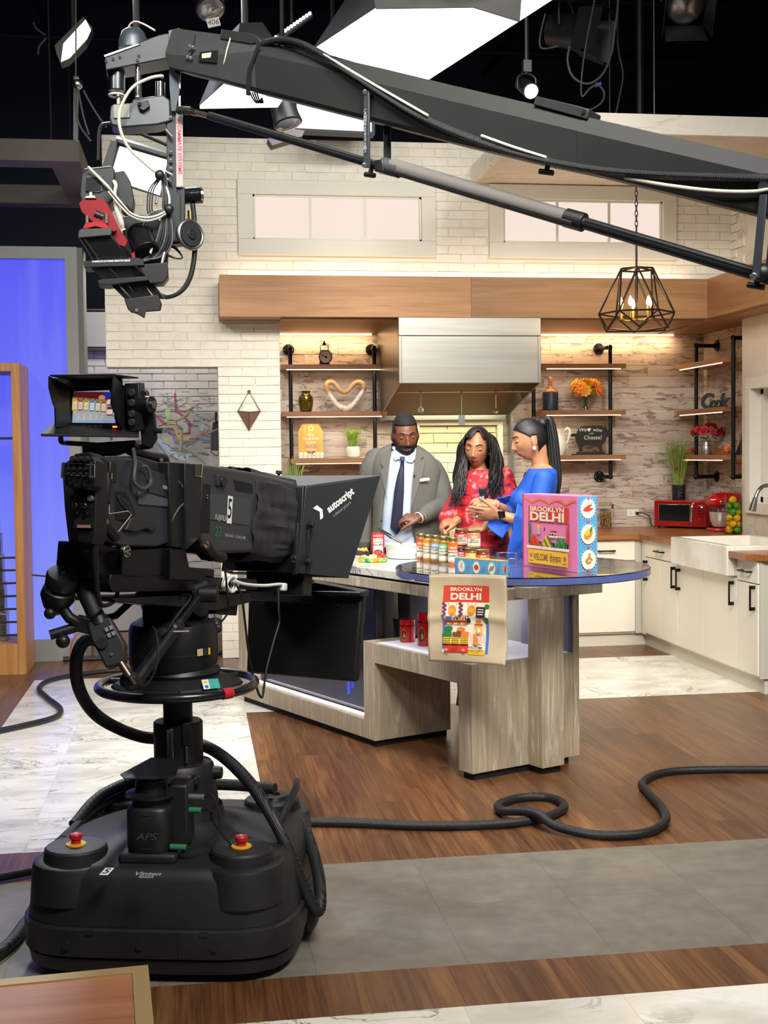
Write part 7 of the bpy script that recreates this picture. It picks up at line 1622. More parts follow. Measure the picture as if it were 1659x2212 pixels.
for name,pts in(('lapel',((846,962),(826,985),(823,1000),(829,1008),(823,1016),(836,1085),(834,1060),(842,1000))),('lapel',((900,966),(915,984),(908,993),(917.5,992),(913,1020),(886,1100),(889,1050),(894,1005)))):
 P=[]
 for x,y in pts:
  X=(x-874)/P1_;Z=1.55+(977.8-y)/P1_;zz=Z+.13*X;a=.215;b=.147 if zz<1.52 else.147-(zz-1.52)*.75;u_=max(-.95,min(.95,(X-.008)/a));P.append(F@Vector((X,.006-b*(1-abs(u_)**2.35)**(1/2.35)-.008,Z)))
 mb=MB();c=sum((p for p in P),Vector())/len(P);nrm=F.to_3x3()@Vector((0,-1,0));top=[p+nrm*.004 for p in P]
 mb.add(top+P,[tuple(range(len(P)))]+[(i,len(P)+i,len(P)+(i+1)%len(P),(i+1)%len(P))for i in range(len(P))]);mb.build(name,mat('suit_lapel','#5f5d57',.85),t)
mb=MB();mb.prism([fr(x,y,-.162)for x,y in((905.8,1036),(907,1033.5),(914,1032),(925.5,1031.5),(926.5,1036.5),(906,1039.5))],F.to_3x3()@Vector((0,.006,0)));mb.build('pocket_square',mat('white_cloth','#efefee',.7),t)
mb=MB();mb.ell(fr(894,1027,-.157),(.005,.005,.009),10,8);mb.build('lapel_microphone',BLK2,t)
for y in(1122,):mb=MB();q=fr(823,y,-.158);mb.cyl(q,q+F.to_3x3()@Vector((0,-.004,0)),.007,n=14);mb.build('button',BLK2,t)
mb=MB(F);mb.lathe((.008,0,.935),[(.178,0),(.18,.02),(.178,.04)],40);
for i,v in enumerate(mb.v):mb.v[i]=v
mb2=MB();ringtorso(mb2,[(.985,.178,.125,.01,0),(.950,.180,.127,.01,0)],F);mb2 .build('belt',BLK,t)
legs(t,F,.93,mat('trousers_grey','#3a3a37',.85),BLK)
SK2,LIP2=skinmat('skin_brown','#b37a55','#9c6747','#8f4a42');HR2=hairmat('hair_dark_wavy','#050303','#110b08')
m,tt=newmat('red_print_dress');n_1=tt.noise(tt.pos((5.0,5.0,13.0),3,rot=(0,.5,0)),2.2,3,.8);n_2=tt.noise(tt.pos((14,14,2.0),3),2.0,4,.4);n_3=tt.noise(tt.pos((1,1,1)),24,4)
tt.color(tt.mix(tt.ramp(n_2,[(.52,(0,0,0,1)),(.58,(1,1,1,1))]),tt.ramp(n_1,[(.36,'#3c1642'),(.43,'#7a1838'),(.48,'#c4121f'),(.60,'#cf1a28'),(.66,'#e2515f'),(.74,'#5a1a4a')]),tt.ramp(n_1,[(.35,'#8f1430'),(.5,'#b5121f'),(.62,'#e08a8c'),(.7,'#7a1a40')])));tt.b.inputs['Roughness'].default_value=.75;tt.bump(tt.noise(tt.pos((1,1,.35)),13,3),.6,.02);DRS=m
t,F=person(1030,7.25,'woman with long wavy dark hair in a red patterned dress, speaking',math.radians(-12))
P2_=373.5
def mp2(px,py,y=0):return Vector(((px-1030)/P2_,y,1.55+(976-py)/P2_))
H2=Head(.068,.090,.108,.108,1.0,1.1,.28,.6)
HM=F@Matrix.Translation((.002,-.035,1.572))@Matrix.Rotation(math.radians(-14),4,'Z')@Matrix.Rotation(math.radians(8),4,'X')@Matrix.Rotation(math.radians(4),4,'Y')
mb=MB();H2 .mesh(mb,HM);ear(mb,HM,H2,1);ear(mb,HM,H2,-1)
bm_=MB(F);limb(bm_,[(0,.02,1.56),(.004,.02,1.49),(.006,.02,1.38)],[.048,.048,.056])
ringtorso(bm_,[(1.45,.05,.05,.02,.02),(1.425,.09,.075,.03,.015),(1.37,.12,.09,.04,.01),(1.2,.125,.10,.03,0),(1.05,.14,.095,0,0),(.9,.17,.115,0,0)],Matrix.Identity(4))
for s_ in(-1,1):limb(bm_,[(s_*.085,0,.9),(s_*.09,0,.48),(s_*.08,.01,.07)],[.085,.055,.038]);bm_.ell((s_*.08,-.05,.035),(.035,.11,.03),12,8)
sl,el,wl_=Vector((-.085,.01,1.375)),Vector((-.145,-.03,1.15)),mp2(986,1122,-.17)
limb(bm_,[sl,sl.lerp(el,.5),el,el.lerp(wl_,.5),wl_],[.045,.042,.036,.030,.024])
sr,er,wr=Vector((.165,.01,1.40)),Vector((.195,-.03,1.155)),mp2(1046,1133,-.20)
limb(bm_,[sr,sr.lerp(er,.5),er,er.lerp(wr,.5),wr],[.045,.042,.036,.031,.025])
hand(bm_,wl_,(-.75,-.35,-.1),(-.1,-.5,.85),((.6,.9,.6),(.75,1.0,.6),(.8,1.0,.6),(.85,1,.6)),0,(.5,.3),-1,.92)
hand(bm_,wr,(-1,-.2,-.12),(-.1,-.4,.9),((.5,.7,.5),)*4,0,(.4,.3),-1,.92)
o_=len(mb.v);mb.v+=bm_.v;mb.f+=[tuple(i+o_ for i in f)for f in bm_.f];mb.m+=bm_.m
rem(mb,'body',[SK2,LIP2],t,.0042,2,fn=lipfn(HM,H2))
face_parts(t,HM,H2,HR2,.18,browm=mat('brow_dark','#1c120e',.7),browz=.027,lidm=SK2)
q=MB(HM);q.ell((0,-.094,-.0705),(.009,.004,.0035),10,6);q.build('open_mouth',mat('mouth_dark','#260b0b',.9,spec=0),t)
mb=MB(F);ringtorso(mb,[(1.445,.085,.07,.03,.012),(1.42,.118,.088,.034,.01),(1.36,.142,.104,.04,.005),(1.25,.146,.118,.035,-.004),(1.12,.146,.116,.03,0),(1.0,.165,.13,.025,0),(.8,.205,.155,.01,0),(.5,.25,.19,0,0),(.32,.265,.2,0,0)],Matrix.Identity(4),48,2.2)
limb(mb,[sl+Vector((.02,0,0)),sl.lerp(el,.5),el+Vector((-.02,-.02,.02)),el.lerp(wl_,.42)+Vector((-.03,0,.0))],[.052,.058,.060,.052]);limb(mb,[sr+Vector((-.01,0,.004)),sr.lerp(er,.5),er+Vector((.01,-.02,.06))],[.060,.068,.07])
rem(mb,'dress',[DRS],t,.0075,3)
for k_,w_,e_,m_ in((1,wr,er,mat('gold_bracelet','#c79a3a',.25,1)),(-1,wl_,el,mat('thin_bracelet','#8a6a3c',.3,.8))):
 mb=MB(F);c=w_.lerp(e_,.12 if k_>0 else.06);mb.torus(c,.030 if k_>0 else.034,.005 if k_>0 else.0025,(w_-e_).normalized()+Vector((.2,0,.2*k_)),28,8);mb.build('bracelet',m_,t)
mb=MB();H2 .patch(mb,HM,lambda p:(p.z>.058-.55*max(0,p.y+.045)+(.045*(1-min(1,abs(p.x-.012)/.03))if p.y<-.04 else 0))or(abs(p.x)>.050 and p.y>-.045 and p.z>-.02)or p.y>.02,lambda p:.010+.008*max(0,p.z/.1));mb.build('hair',HR2,t,solid=.002)
rr_=random.Random(4)
def lock(pts,r,seed,wav=.008):
 q=random.Random(seed);P=spl(pts,8);L=len(P);ph=q.uniform(0,6);out=[]
 for i,p in enumerate(P):
  f=i/L;out.append(p+Vector((wav*math.sin(ph+f*15)*f**.5,wav*.7*math.cos(ph+f*13)*f**.5,0)))
 return out,[r*.8,r,r*1.05,r*.95,r*.7,r*.12]
hl=MB(F)
left=[(1017,945),(1008,972),(1004,998),(999,1024),(993,1050),(986,1078)]
for k in range(75):
 dx=rr_.uniform(-14,10);dy=rr_.uniform(-.055,.05);e=rr_.uniform(-14,12)
 pts=[mp2(1036-(k%20)*.6,936,.0+dy*.3)]+[mp2(x+dx*(.12+.88*i/5),y+e*i/5,.015-.13*(i/5)**1.5+dy*(.4+.6*i/5))for i,(x,y)in enumerate(left)]
 P,R=lock(pts,rr_.uniform(.0035,.0065),k,.011);hl.tube(P,R,6);continue;hl.tube(P,R,8)
right=[(1060,948),(1068,975),(1073,1000),(1072,1030),(1067,1055),(1061,1084)]
for k in range(95):
 dx=rr_.uniform(-20,16);dy=rr_.uniform(-.07,.06);e=rr_.uniform(-14,14)
 pts=[mp2(1046+(k%24)*.5,936,.0+dy*.3)]+[mp2(x+dx*(.3+.7*i/5),y+e*i/5,-.01-.07*i/5+dy)for i,(x,y)in enumerate(right)]
 P,R=lock(pts,rr_.uniform(.0035,.007),100+k,.012);hl.tube(P,R,6);continue;hl.tube(P,R,8)
for k in range(14):
 a_=math.pi*(k+.5)/14;pts=[(.085*math.cos(a_)*.6,.03+.06*math.sin(a_),1.65),(.095*math.cos(a_),.04+.07*math.sin(a_),1.56),(.12*math.cos(a_),.06+.06*math.sin(a_),1.42),(.13*math.cos(a_),.07+.055*math.sin(a_),1.28)]
 P,R=lock(pts,.020,200+k);hl.tube(P,R,8)
o=hl.build('hair_locks',HR2,t);o['kind']='stuff'
hv=MB(F)
for L_,sg in((left,-1),(right,1)):
 P=spl([mp2(1030+sg*12,938,.02)]+[mp2(x+sg*3,y,.045-.115*(i/5)**1.5)for i,(x,y)in enumerate(L_)],6);hv.tube(P,[.015,.022,.030,.034,.036,.032,.010],12)
hv.build('hair_volume',HR2,t)
SK3,LIP3=skinmat('skin_tan','#c28a66','#ad7654','#a35a50');HR3=hairmat('hair_black_sleek','#050506','#15151a')
BLUD=mat('blue_dress','#1550b8',.65,bump=.35,bscale=14)
t,F=person(1152,6.9,'woman in a blue dress with a long black ponytail, seen in profile',math.radians(-97))
P3_=389.0
def mp3(px,py,side=0):return Vector((side,(px-1152)/P3_,1.55+(974.7-py)/P3_))
H3=Head(.068,.092,.112,.112,.95,1.15,.27,.5)
HM=F@Matrix.Translation((0,-.020,1.612))@Matrix.Rotation(math.radians(3),4,'Z')@Matrix.Rotation(math.radians(9),4,'X')
mb=MB();H3 .mesh(mb,HM);ear(mb,HM,H3,1);ear(mb,HM,H3,-1)
bm_=MB(F);limb(bm_,[(0,.025,1.60),(0,.035,1.52),(0,.045,1.41)],[.046,.045,.055])
ringtorso(bm_,[(1.47,.055,.05,0,.045),(1.445,.11,.07,0,.045),(1.39,.155,.085,0,.035),(1.27,.14,.10,0,.01),(1.1,.125,.085,0,.01),(.95,.16,.11,0,.02)],Matrix.Identity(4))
for s_ in(-1,1):limb(bm_,[(s_*.085,.01,.95),(s_*.09,0,.5),(s_*.08,.01,.08)],[.085,.055,.038]);bm_.ell((s_*.08,-.05,.035),(.035,.11,.03),12,8)
sn,en,wn=Vector((.16,.035,1.40)),Vector((.20,-.03,1.15)),mp3(1069,1107,.19)
limb(bm_,[sn,sn.lerp(en,.5),en,en.lerp(wn,.5),wn],[.044,.042,.036,.031,.024])
sf,ef,wf_=Vector((-.155,.035,1.40)),Vector((-.10,-.12,1.20)),mp3(1066,1088,.04)
limb(bm_,[sf,sf.lerp(ef,.5),ef,ef.lerp(wf_,.5),wf_],[.044,.042,.036,.031,.024])
tn=hand(bm_,wn,(-.10,-1,.06),(.80,-.1,-.5),((-.10,.10,.10),(.02,.12,.12),(.12,.15,.15),(.22,.2,.15)),.30,(.7,.3),1,1.05)
tf=hand(bm_,wf_,(.0,-1,.16),(.6,0,.7),((.30,.5,.4),(.35,.6,.4),(.4,.6,.4),(.4,.6,.4)),.15,(.5,.2),1,.95)
o_=len(mb.v);mb.v+=bm_.v;mb.f+=[tuple(i+o_ for i in f)for f in bm_.f];mb.m+=bm_.m
rem(mb,'body',[SK3,LIP3],t,.0042,2,fn=lipfn(HM,H3))
face_parts(t,HM,H3,HR3,.25,browm=mat('brow_dark','#1c120e',.7),browz=.027,lidm=SK3)
NAIL=mat('red_nail','#c8323c',.2)
for tips,nm in((tn,'near'),(tf,'far')):
 for p,d,n in tips[:4]:
  mb=MB(F);q=d.to_track_quat('Y','Z').to_matrix();mb.ell(p+n*.0045+d*.004,(.0045,.0075,.002),10,6,rot=q);mb.build('fingernail',NAIL if nm=='far' else mat('pale_nail','#e6c9bb',.25),t)
mb=MB(F);ringtorso(mb,[(1.455,.105,.068,0,.048),(1.43,.145,.085,0,.045),(1.37,.168,.100,0,.03),(1.29,.160,.118,0,.0),(1.22,.150,.110,0,.0),(1.10,.138,.096,0,.012),(.95,.172,.122,0,.02),(.7,.19,.14,0,.02),(.5,.19,.14,0,.02)],Matrix.Identity(4),48,2.2)
mb.ell((-.075,-.075,1.275),(.065,.055,.065),16,12);mb.ell((.075,-.075,1.275),(.065,.055,.065),16,12)
limb(mb,[sn,sn.lerp(en,.5),en+Vector((0,.0,.01))],[.056,.056,.052]);limb(mb,[sf,sf.lerp(ef,.5),ef],[.056,.056,.052])
rem(mb,'dress',[BLUD],t,.007,3)
def bell(e,w,nm,f1=.62,drop=.16):
 d=(w-e).normalized();c1=e.lerp(w,f1);u=Vector((1,0,0));v=d.cross(u).normalized();u=v.cross(d)
 def fn(a,b):
  q=2*math.pi*a;c=e.lerp(c1,b)-d*.02;r=.050+(.030+.008*math.sin(5*q))*b**1.4;p=c+(u*math.cos(q)+v*math.sin(q))*r;dn=max(0,-(v*math.sin(q)+u*math.cos(q)).z);p.z-=drop*dn*b**1.3*(1+.12*math.sin(7*q));p.y+=.035*dn*b*math.sin(4*q+1);return p
 MB(F).surf(fn,44,14,True).build(nm,BLUD,t,solid=.003)
bell(en,wn,'bell_sleeve',.72,.20);bell(ef,wf_,'bell_sleeve',.55,.10)
c=wn.lerp(en,.05);d=(wn-en).normalized();mb=MB(F);mb.torus(c,.0265,.006,d,28,8);wt_=mb.build('watch_band',BLK,t);mb=MB(F);mb.box(c+Vector((.027,0,.006)),(.010,.038,.042),Euler((.15,.2,0)).to_matrix());mb.build('watch_case',mat('watch_black','#0c0c0e',.12),wt_,bevel=.004)
p,dd,n=tn[2];mb=MB(F);mb.torus(p-dd*.045,.0105,.0018,dd,18,6);ro=mb.build('ring',STEEL,t);mb=MB(F);mb.ell(p-dd*.045+n*.012,.0045,10,8);mb.build('ring_stone',mat('stone_white','#f2f2f6',.05),ro)
mb=MB(HM);mb.ell((.078,.004,-.046),(.006,.010,.012),12,8);mb.build('earring',mat('pearl_white','#f3f0ea',.15),t)
mb=MB();H3 .patch(mb,HM,lambda p:(p.y<0 and p.z>.072-.72*max(0,p.y+.078))or(0<=p.y<.03 and p.z>.024-.0*p.y)or(p.y>=.028 and p.z>-.088),lambda p:.006+.004*max(0,p.z/.1));mb.build('hair',HR3,t,solid=.0015)
mb=MB(F);b=mp3(1176,915);mb.ell(b+Vector((0,-.008,.0)),(.030,.030,.030),16,10);rem(mb,'hair_tie',[HR3],t,.006,1)
pn_=MB(F)
for k in range(26):
 q=random.Random(300+k);a=q.uniform(-.03,.03);c_=q.uniform(-.020,.020);e=q.uniform(-.05,.03)
 pts=[b+Vector((a*.5,c_*.5-.01,0)),mp3(1185,908)+Vector((a*.8,c_*.6,.008)),mp3(1193,940)+Vector((a,c_,0)),mp3(1197,990)+Vector((a*1.1,c_*1.2,0)),mp3(1200,1035)+Vector((a*1.1,c_*1.3,0)),mp3(1196,1085)+Vector((a*.8,c_*1.1,e))]
 pn_.tube(spl(pts,7),[.010,.013,.013,.012,.010,.003],8)
o=pn_.build('ponytail',HR3,t);o['kind']='stuff'
mb=MB(F);mb.tube(spl([mp3(1168,972,.03),mp3(1175,990,.03),mp3(1184,1002,.02),mp3(1198,1020,.02)],6),.003,6);mb.build('loose_strand',HR3,t)
tm=thing('microphone','black hand-held microphone transmitter with a small blue light held by the woman in blue','microphone',F@mp3(1039,1064,.07))
M_=F@Matrix.Translation(mp3(1039,1064,.07))@Matrix.Rotation(.08,4,'X')
mb=MB(M_);mb.box((0,0,0),(.022,.038,.066));mb.build('case',BLK,tm,bevel=.006,seg=3);mb=MB(M_);mb.box((.012,0,.010),(.003,.026,.020));mb.build('display',mat('mic_display','#22262b',.15),tm);mb=MB(M_);mb.ell((.012,0,-.018),(.003,.005,.005),10,8);mb.build('blue_light',mat('blue_led','#4a6bff',.4,emit=4),tm)
# ================================================================== SHELVES AND DECORATION
SHW=m_woodgrain('shelf_wood','#7f512f','#94633c','#a8774c',0,.45,.8,4.0,.05,.7);SHWY=m_woodgrain('shelf_wood_side','#7f512f','#94633c','#a8774c',1,.45,.8,4.0,.05,.7)
PIPEM=mat('pipe_iron','#18181b',.4,.5)
YS0,YS1=10.34,YP-.005
def flange(c,n,par):
 c=Vector(c);n=Vector(n);MB().cyl(c,c+n*.010,.047,n=26).build('pipe_flange',PIPEM,par,bevel=.002)
 MB().cyl(c+n*.010,c+n*.028,.026,.022,18).build('flange_collar',PIPEM,par)
 u=n.orthogonal().normalized();w=n.cross(u)
 for i in range(4):q=c+n*.010+(u*math.cos(i*1.571+.78)+w*math.sin(i*1.571+.78))*.034;MB().cyl(q,q+n*.003,.006,n=8).build('screw',STEEL,par)
def pipe_run(px,ytop,ybot,par,Yp=10.44,fx=0):
 a=aY(px,ytop,Yp);b=aY(px+(ybot-ytop)*.014,ybot,Yp);b.x=a.x;a.z,b.z=a.z,b.z
 pts=[Vector((a.x+fx,YP-.02,a.z)),Vector((a.x+fx*.3,Yp+.03,a.z)),Vector((a.x,Yp,a.z-.03)),Vector((b.x,Yp,b.z+.03)),Vector((b.x+fx*.3,Yp+.03,b.z)),Vector((b.x+fx,YP-.02,b.z))]
 mb=MB();mb.tube([pts[0],pts[1]],.0165,12);mb.ell((a.x,Yp,a.z),(.021,.021,.023),12,8);mb.tube([Vector((a.x,Yp,a.z)),Vector((b.x,Yp,b.z))],.0165,14);mb.ell((b.x,Yp,b.z),(.021,.021,.023),12,8);mb.tube([pts[4],pts[5]],.0165,12);mb.build('pipe',PIPEM,par)
 for p in(pts[0],pts[5]):flange((p.x,YP-.004,p.z),(0,-1,0),par)
def shelf(lab,x0,x1,z,group,xl=True):
 o=thing('wall_shelf',lab,'shelf',((x0+x1)/2,YS0,z),group)
 MB().bb((x0,YS0,z-.038),(x1,YS1-.0,z)).build('board',SHW,o,bevel=.002,smooth=False)
 MB().bb((x0+.04,YS0+.012,z-.045),(x1-.04,YS0+.024,z-.0385)).build('led_strip',mat('shelf_led','#ffe0c0',.4,emit=2.4,emitc='#ffd9b0'),o,smooth=False)
 return o
fL=thing('pipe_bracket','black iron pipe brackets of the wall shelves left of the range hood','bracket',aY(720,760,10.1))
pipe_run(626.5,752,1040,fL);pipe_run(808,752,1040,fL)
fR=thing('pipe_bracket','black iron pipe brackets of the wall shelves right of the range hood','bracket',aY(1260,760,10.1))
pipe_run(1318,750,1030,fR,fx=-.045);pipe_run(1152,750,1030,fR)
for(xa,xb,y,lab)in((608,834,787,'top wooden shelf left of the range hood'),(609,836,889,'middle wooden shelf left of the range hood'),(628,838,990,'lowest wooden shelf left of the hood, behind the man'),(1172,1352.5,785.5,'top wooden shelf right of the range hood'),(1172,1352.5,886,'middle wooden shelf right of the range hood, under the orange flowers'),(1172,1352.5,983,'lowest wooden shelf right of the hood, holding the black pig')):
 p=aY(xa,y,YS0);q=aY(xb,y,YS0);shelf(lab,p.x,q.x,(p.z+q.z)/2,'wooden shelves on pipe brackets')
zL1,zL2,zL3=aY(720,787,YS0).z,aY(720,889,YS0).z,aY(720,990,YS0).z;zR1,zR2,zR3=aY(1260,785.5,YS0).z,aY(1260,886,YS0).z,aY(1260,983,YS0).z
XS=4.12
fS=thing('pipe_bracket','black iron pipe brackets of the shelves on the side wall','bracket',aX(1504,900,4.21))
ya_,yb_=aX(1504,900,4.21).y,aX(1584,900,4.21).y
for yy,pxx in((ya_,1504),(yb_,1584)):
 z0,z1=aX(pxx,1030,4.21).z,aX(pxx,747 if pxx<1550 else 730,4.21).z;mb=MB();mb.tube([(4.21,yy,z0),(4.21,yy,z1)],.0165,14)
 for z in(z0,z1):mb.ell((4.21,yy,z),(.023,.021,.023),12,8);mb.tube([(4.21,yy,z),(XP-.02,yy,z)],.0165,12)
 mb.build('pipe',PIPEM,fS)
 for z in(z0,z1):flange((XP-.004,yy,z),(-1,0,0),fS)
zS=[]
for(y0p,y1p,lab)in((789,772,'top wooden shelf on the side wall'),(888,878,'middle wooden shelf on the side wall, under the black lettering'),(984,982,'lowest wooden shelf on the side wall, under the red flowers')):
 a_=aX(1461,y0p,XS);b_=aX(1559,y1p,XS);z=(a_.z+b_.z)/2;zS.append(z);o=thing('wall_shelf',lab,'shelf',(XS,(a_.y+b_.y)/2,z),'side wall shelves')
 MB().bb((XS,b_.y,z-.038),(XP-.0,a_.y,z)).build('board',SHWY,o,bevel=.002,smooth=False);MB().bb((XS+.012,b_.y+.04,z-.045),(XS+.024,a_.y-.04,z-.0385)).build('led_strip',mat('shelf_led','#ffe0c0',.4,emit=2.4,emitc='#ffd9b0'),o,smooth=False)
 ySn,ySf=b_.y,a_.y
for x0,x1,z in((.8,1.5,zL1),(.8,1.5,zL2),(2.7,3.35,zR1),(2.7,3.35,zR2)):area('shelf_light',((x0+x1)/2,YS0+.06,z-.05),((x0+x1)/2,YS0+.10,z-.4),x1-x0,.02,1.0,(1,.8,.6))
LEAF=mat('leaf_green','#3f6a2c',.5,var=.35,vscale=20);GRS=mat('grass_green','#7f9440',.55,var=.3,vscale=25);GRSD=mat('grass_dark','#4c6a2a',.55,var=.3,vscale=25)
def grass(par,c,h,spread,n,m,seed,w=.0035,rad=.03,droop=.5):
 q=random.Random(seed);mb=MB();c=Vector(c)
 for i in range(n):
  a=q.uniform(0,6.283);r=q.random()**.5*rad;hh=h*q.uniform(.6,1.05);s=q.random()**1.3*spread;d=Vector((math.cos(a),math.sin(a),0));b=c+d*r
  P=[b,b+d*s*.25+Vector((0,0,hh*.5)),b+d*s*.65+Vector((0,0,hh*.88)),b+d*s*(1+droop*.3)+Vector((0,0,hh*(1-droop*s/max(spread,.01)*.3)))]
  mb.tube(spl(P,3),[w,w,w*.8,w*.2],4)
 o=mb.build('grass_blades',m,par);o['kind']='stuff'
def blossoms(par,c,R,n,mats,seed,br=.022,petal=7,squash=.7,name='blossom'):
 q=random.Random(seed);c=Vector(c)
 for i in range(n):
  a=q.uniform(0,6.283);e=q.uniform(-.25,1.2);d=Vector((math.cos(a)*math.cos(e),math.sin(a)*math.cos(e),math.sin(e)*squash));p=c+Vector((d.x*R[0],d.y*R[1],d.z*R[2]))*q.uniform(.75,1);f=d.normalized();Q=f.to_track_quat('Z','Y').to_matrix();mb=MB()
  for lay,(rr,tl)in enumerate(((1,.25),(.65,.7))):
   for k in range(petal):
    an=2*math.pi*k/petal+lay*.4;mm=Q@Matrix.Rotation(an,3,'Z')@Matrix.Rotation(-tl,3,'Y');mb.ell(p+mm@Vector((br*rr*.6,0,br*.1*lay)),(br*rr*.62,br*.34,br*.10),7,5,rot=mm)
  mb.build(name,mats[i%len(mats)],par)
def leaves(par,c,R,n,m,seed,L=.03,name='leaf'):
 q=random.Random(seed);c=Vector(c)
 for i in range(n):
  a=q.uniform(0,6.283);e=q.uniform(-.6,.6);d=Vector((math.cos(a)*math.cos(e),math.sin(a)*math.cos(e),math.sin(e)));p=c+Vector((d.x*R[0],d.y*R[1],d.z*R[2]));Q=d.to_track_quat('X','Z').to_matrix();mb=MB()
  mb.add([p+Q@Vector(v)for v in((-L*.2,0,0),(L*.3,-L*.32,.002),(L,0,-.004),(L*.3,L*.32,.002),(L*.35,0,-.004))],[(0,1,4),(1,2,4),(2,3,4),(3,0,4)]);mb.build(name,m,par,solid=.0012,smooth=False)
YM=10.47
p=aY(701,787,YM);p.z=zL1+.0005;t=thing('kitchen_scale','small black kitchen scale with a white dial on the top left shelf','scale',p)
mb=MB();mb.bb((p.x-.047,p.y-.03,p.z),(p.x+.047,p.y+.04,p.z+.012));mb.prism([(p.x-.04,p.y-.02,p.z+.012),(p.x+.04,p.y-.02,p.z+.012),(p.x+.034,p.y-.02,p.z+.125),(p.x-.034,p.y-.02,p.z+.125)],(0,.05,0));mb.build('body',BLK,t,bevel=.004)
dcn=Vector((p.x+.006,p.y-.021,p.z+.068));MB().cyl(dcn,dcn+Vector((0,-.010,0)),.054,n=32).build('dial',mat('dial_white','#e9e7e2',.4),t,bevel=.002);MB().torus(dcn+Vector((0,-.010,0)),.053,.004,(0,1,0),36,8).build('dial_ring',BLK,t)
a=Art(dcn+Vector((0,-.010,0)),(1,0,0),(0,0,1),[BLK2]);
for i in range(24):an=i*.2618;a.line([(.040*math.cos(an),.040*math.sin(an)),(.045*math.cos(an),.045*math.sin(an))],.0015,BLK2)
a.line([(.006,-.003),(-.034,.018)],.005,BLK2);a.ell(.004,-.004,.011,.008,BLK2);a.build('needle',t)
mb=MB();mb.tube([(p.x-.032,p.y,p.z+.125),(p.x-.032,p.y,p.z+.165),(p.x+.032,p.y,p.z+.165),(p.x+.032,p.y,p.z+.125)],.004,6);mb.ell((p.x,p.y,p.z+.175),(.016,.012,.014),10,6);mb.cyl((p.x,p.y,p.z+.165),(p.x,p.y,p.z+.20),.006,n=8);mb.build('top_bracket',BLK,t)
p=aY(661,889,YM);p.z=zL2+.0005;t=MB().lathe(p,[(.035,0),(.048,.012),(.058,.06),(.062,.10),(.056,.128),(.036,.146),(.032,.156),(.044,.172),(.040,.172),(.028,.156)],32).build('vase',mat('bronze_glaze','#6b5a20',.18,.7,var=.7,vscale=22));tag(t,'glossy bronze-gold vase on the middle left shelf','vase')
p=aY(745,889,YM);p.z=zL2
t=thing('heart_sculpture','open heart sculpture of wood and whitewashed carving on the middle left shelf','sculpture',p)
hpts=lambda L:[aY(x,y,YM)for x,y in L]
MB().tube(spl(hpts([(709,849),(705,838),(706,829),(713,825),(722,828),(732,840),(740,847),(749,846),(757,838),(766,828),(775,825),(783,829),(786,838),(784,845)]),6),[.019,.022,.022,.021,.019,.017,.018,.021,.022,.021,.018],12,flat=(0,1,0)).build('wood_top',mat('heart_wood','#b08a5e',.5,var=.25,vscale=14),t)
MB().tube(spl(hpts([(708,846),(718,862),(730,876),(742,882),(752,882),(763,874),(776,858),(785,843)]),6),[.018,.020,.023,.026,.026,.022,.020,.017],12,flat=(0,1,0)).build('carved_bottom',mat('heart_white','#cfc6b8',.45,var=.3,vscale=40,bump=.5,bscale=60),t)
YT=10.50
p=aY(671,990,YT);p.z=zL3;t=thing('tag_sign','tag-shaped yellow wooden sign with white lettering and plaid hem on the lowest left shelf','sign',p)
ol=[aY(x,y,YT)for x,y in((645,989),(644,932),(653,914.5),(688,914.5),(697.5,931),(699.5,989))];dz_=zL3+.001-min(v.z for v in ol);ol=[v+Vector((0,0,dz_))for v in ol]
WS=m_woodgrain('sign_wood','#d6953c','#e2a850','#eab968',2,.55,1.2,0,.05,.7);MB().prism(ol,(0,.014,0)).build('board',WS,t,bevel=.001)
cxn=(ol[0].x+ol[5].x)/2;a=Art(Vector((cxn,YT,ol[0].z)),(1,0,0),(0,0,1),[WHITE]);W_=(ol[5].x-ol[0].x)/2*.98;h_=ol[2].z-ol[0].z
SWT,SBL=mat('sign_white','#f2e2c0',.6),mat('sign_blue','#9fb0d8',.6);SGY=mat('sign_grey','#8b9aa0',.6)
for x in(-.06,-.03,0,.03,.06):a.line([(x,.04),(x,h_*.98)],.0012,mat('sign_groove','#a8702c',.7))
a.ell(0,h_*.87,.026,.026,mat('sign_wood2','#efc06a',.6)).up();a.ell(0,h_*.87,.005,.008,BLK2);a.line([(0,h_*.87),(.004,h_*.98)],.004,SWT);a.up()
a.text('being',0,h_*.68,.026,SWT,bold=.0004);a.text('TOGETHER',0,h_*.56,.027,SWT,bold=.0006,sx=1.0);a.text('IS OUR',0,h_*.45,.025,SWT,bold=.0006);a.text('favorite',0,h_*.34,.034,SGY,bold=.0006,shear=.3);a.text('WORD',0,h_*.245,.024,SWT,bold=.0006)
a.rect(-W_,0,W_,h_*.17,SWT).up()
for i in range(6):a.rect(-W_+i*W_/3,0,-W_+i*W_/3+.008,h_*.17,SBL if i%2 else mat('sign_plaid','#d8b878',.6))
a.rect(-W_,h_*.05,W_,h_*.07,SBL);a.up();a.ell(-.018,h_*.17,.017,.007,PBR,10,-.3);a.ell(.018,h_*.17,.017,.007,PBR,10,.3);a.line([(0,h_*.17),(-.02,h_*.10)],.004,PBR);a.line([(0,h_*.17),(.022,h_*.07)],.004,PBR);a.build('lettering',t)
p=aY(763,990,YM);p.z=zL3+.0005;t=thing('potted_grass','short green grass in a ribbed white pot on the lowest left shelf','plant',p)
MB().lathe(p,[(.045,0),(.056,.012),(.060,.05),(.054,.088),(.05,.094),(.046,.09),(.04,.08)],28).build('pot',mat('pot_white','#d8d3c8',.6,bump=.4,bscale=90),t);grass(t,p+Vector((0,0,.08)),.165,.07,90,mat('grass_bright','#87a03a',.5,var=.4,vscale=25),5,.004,.03)
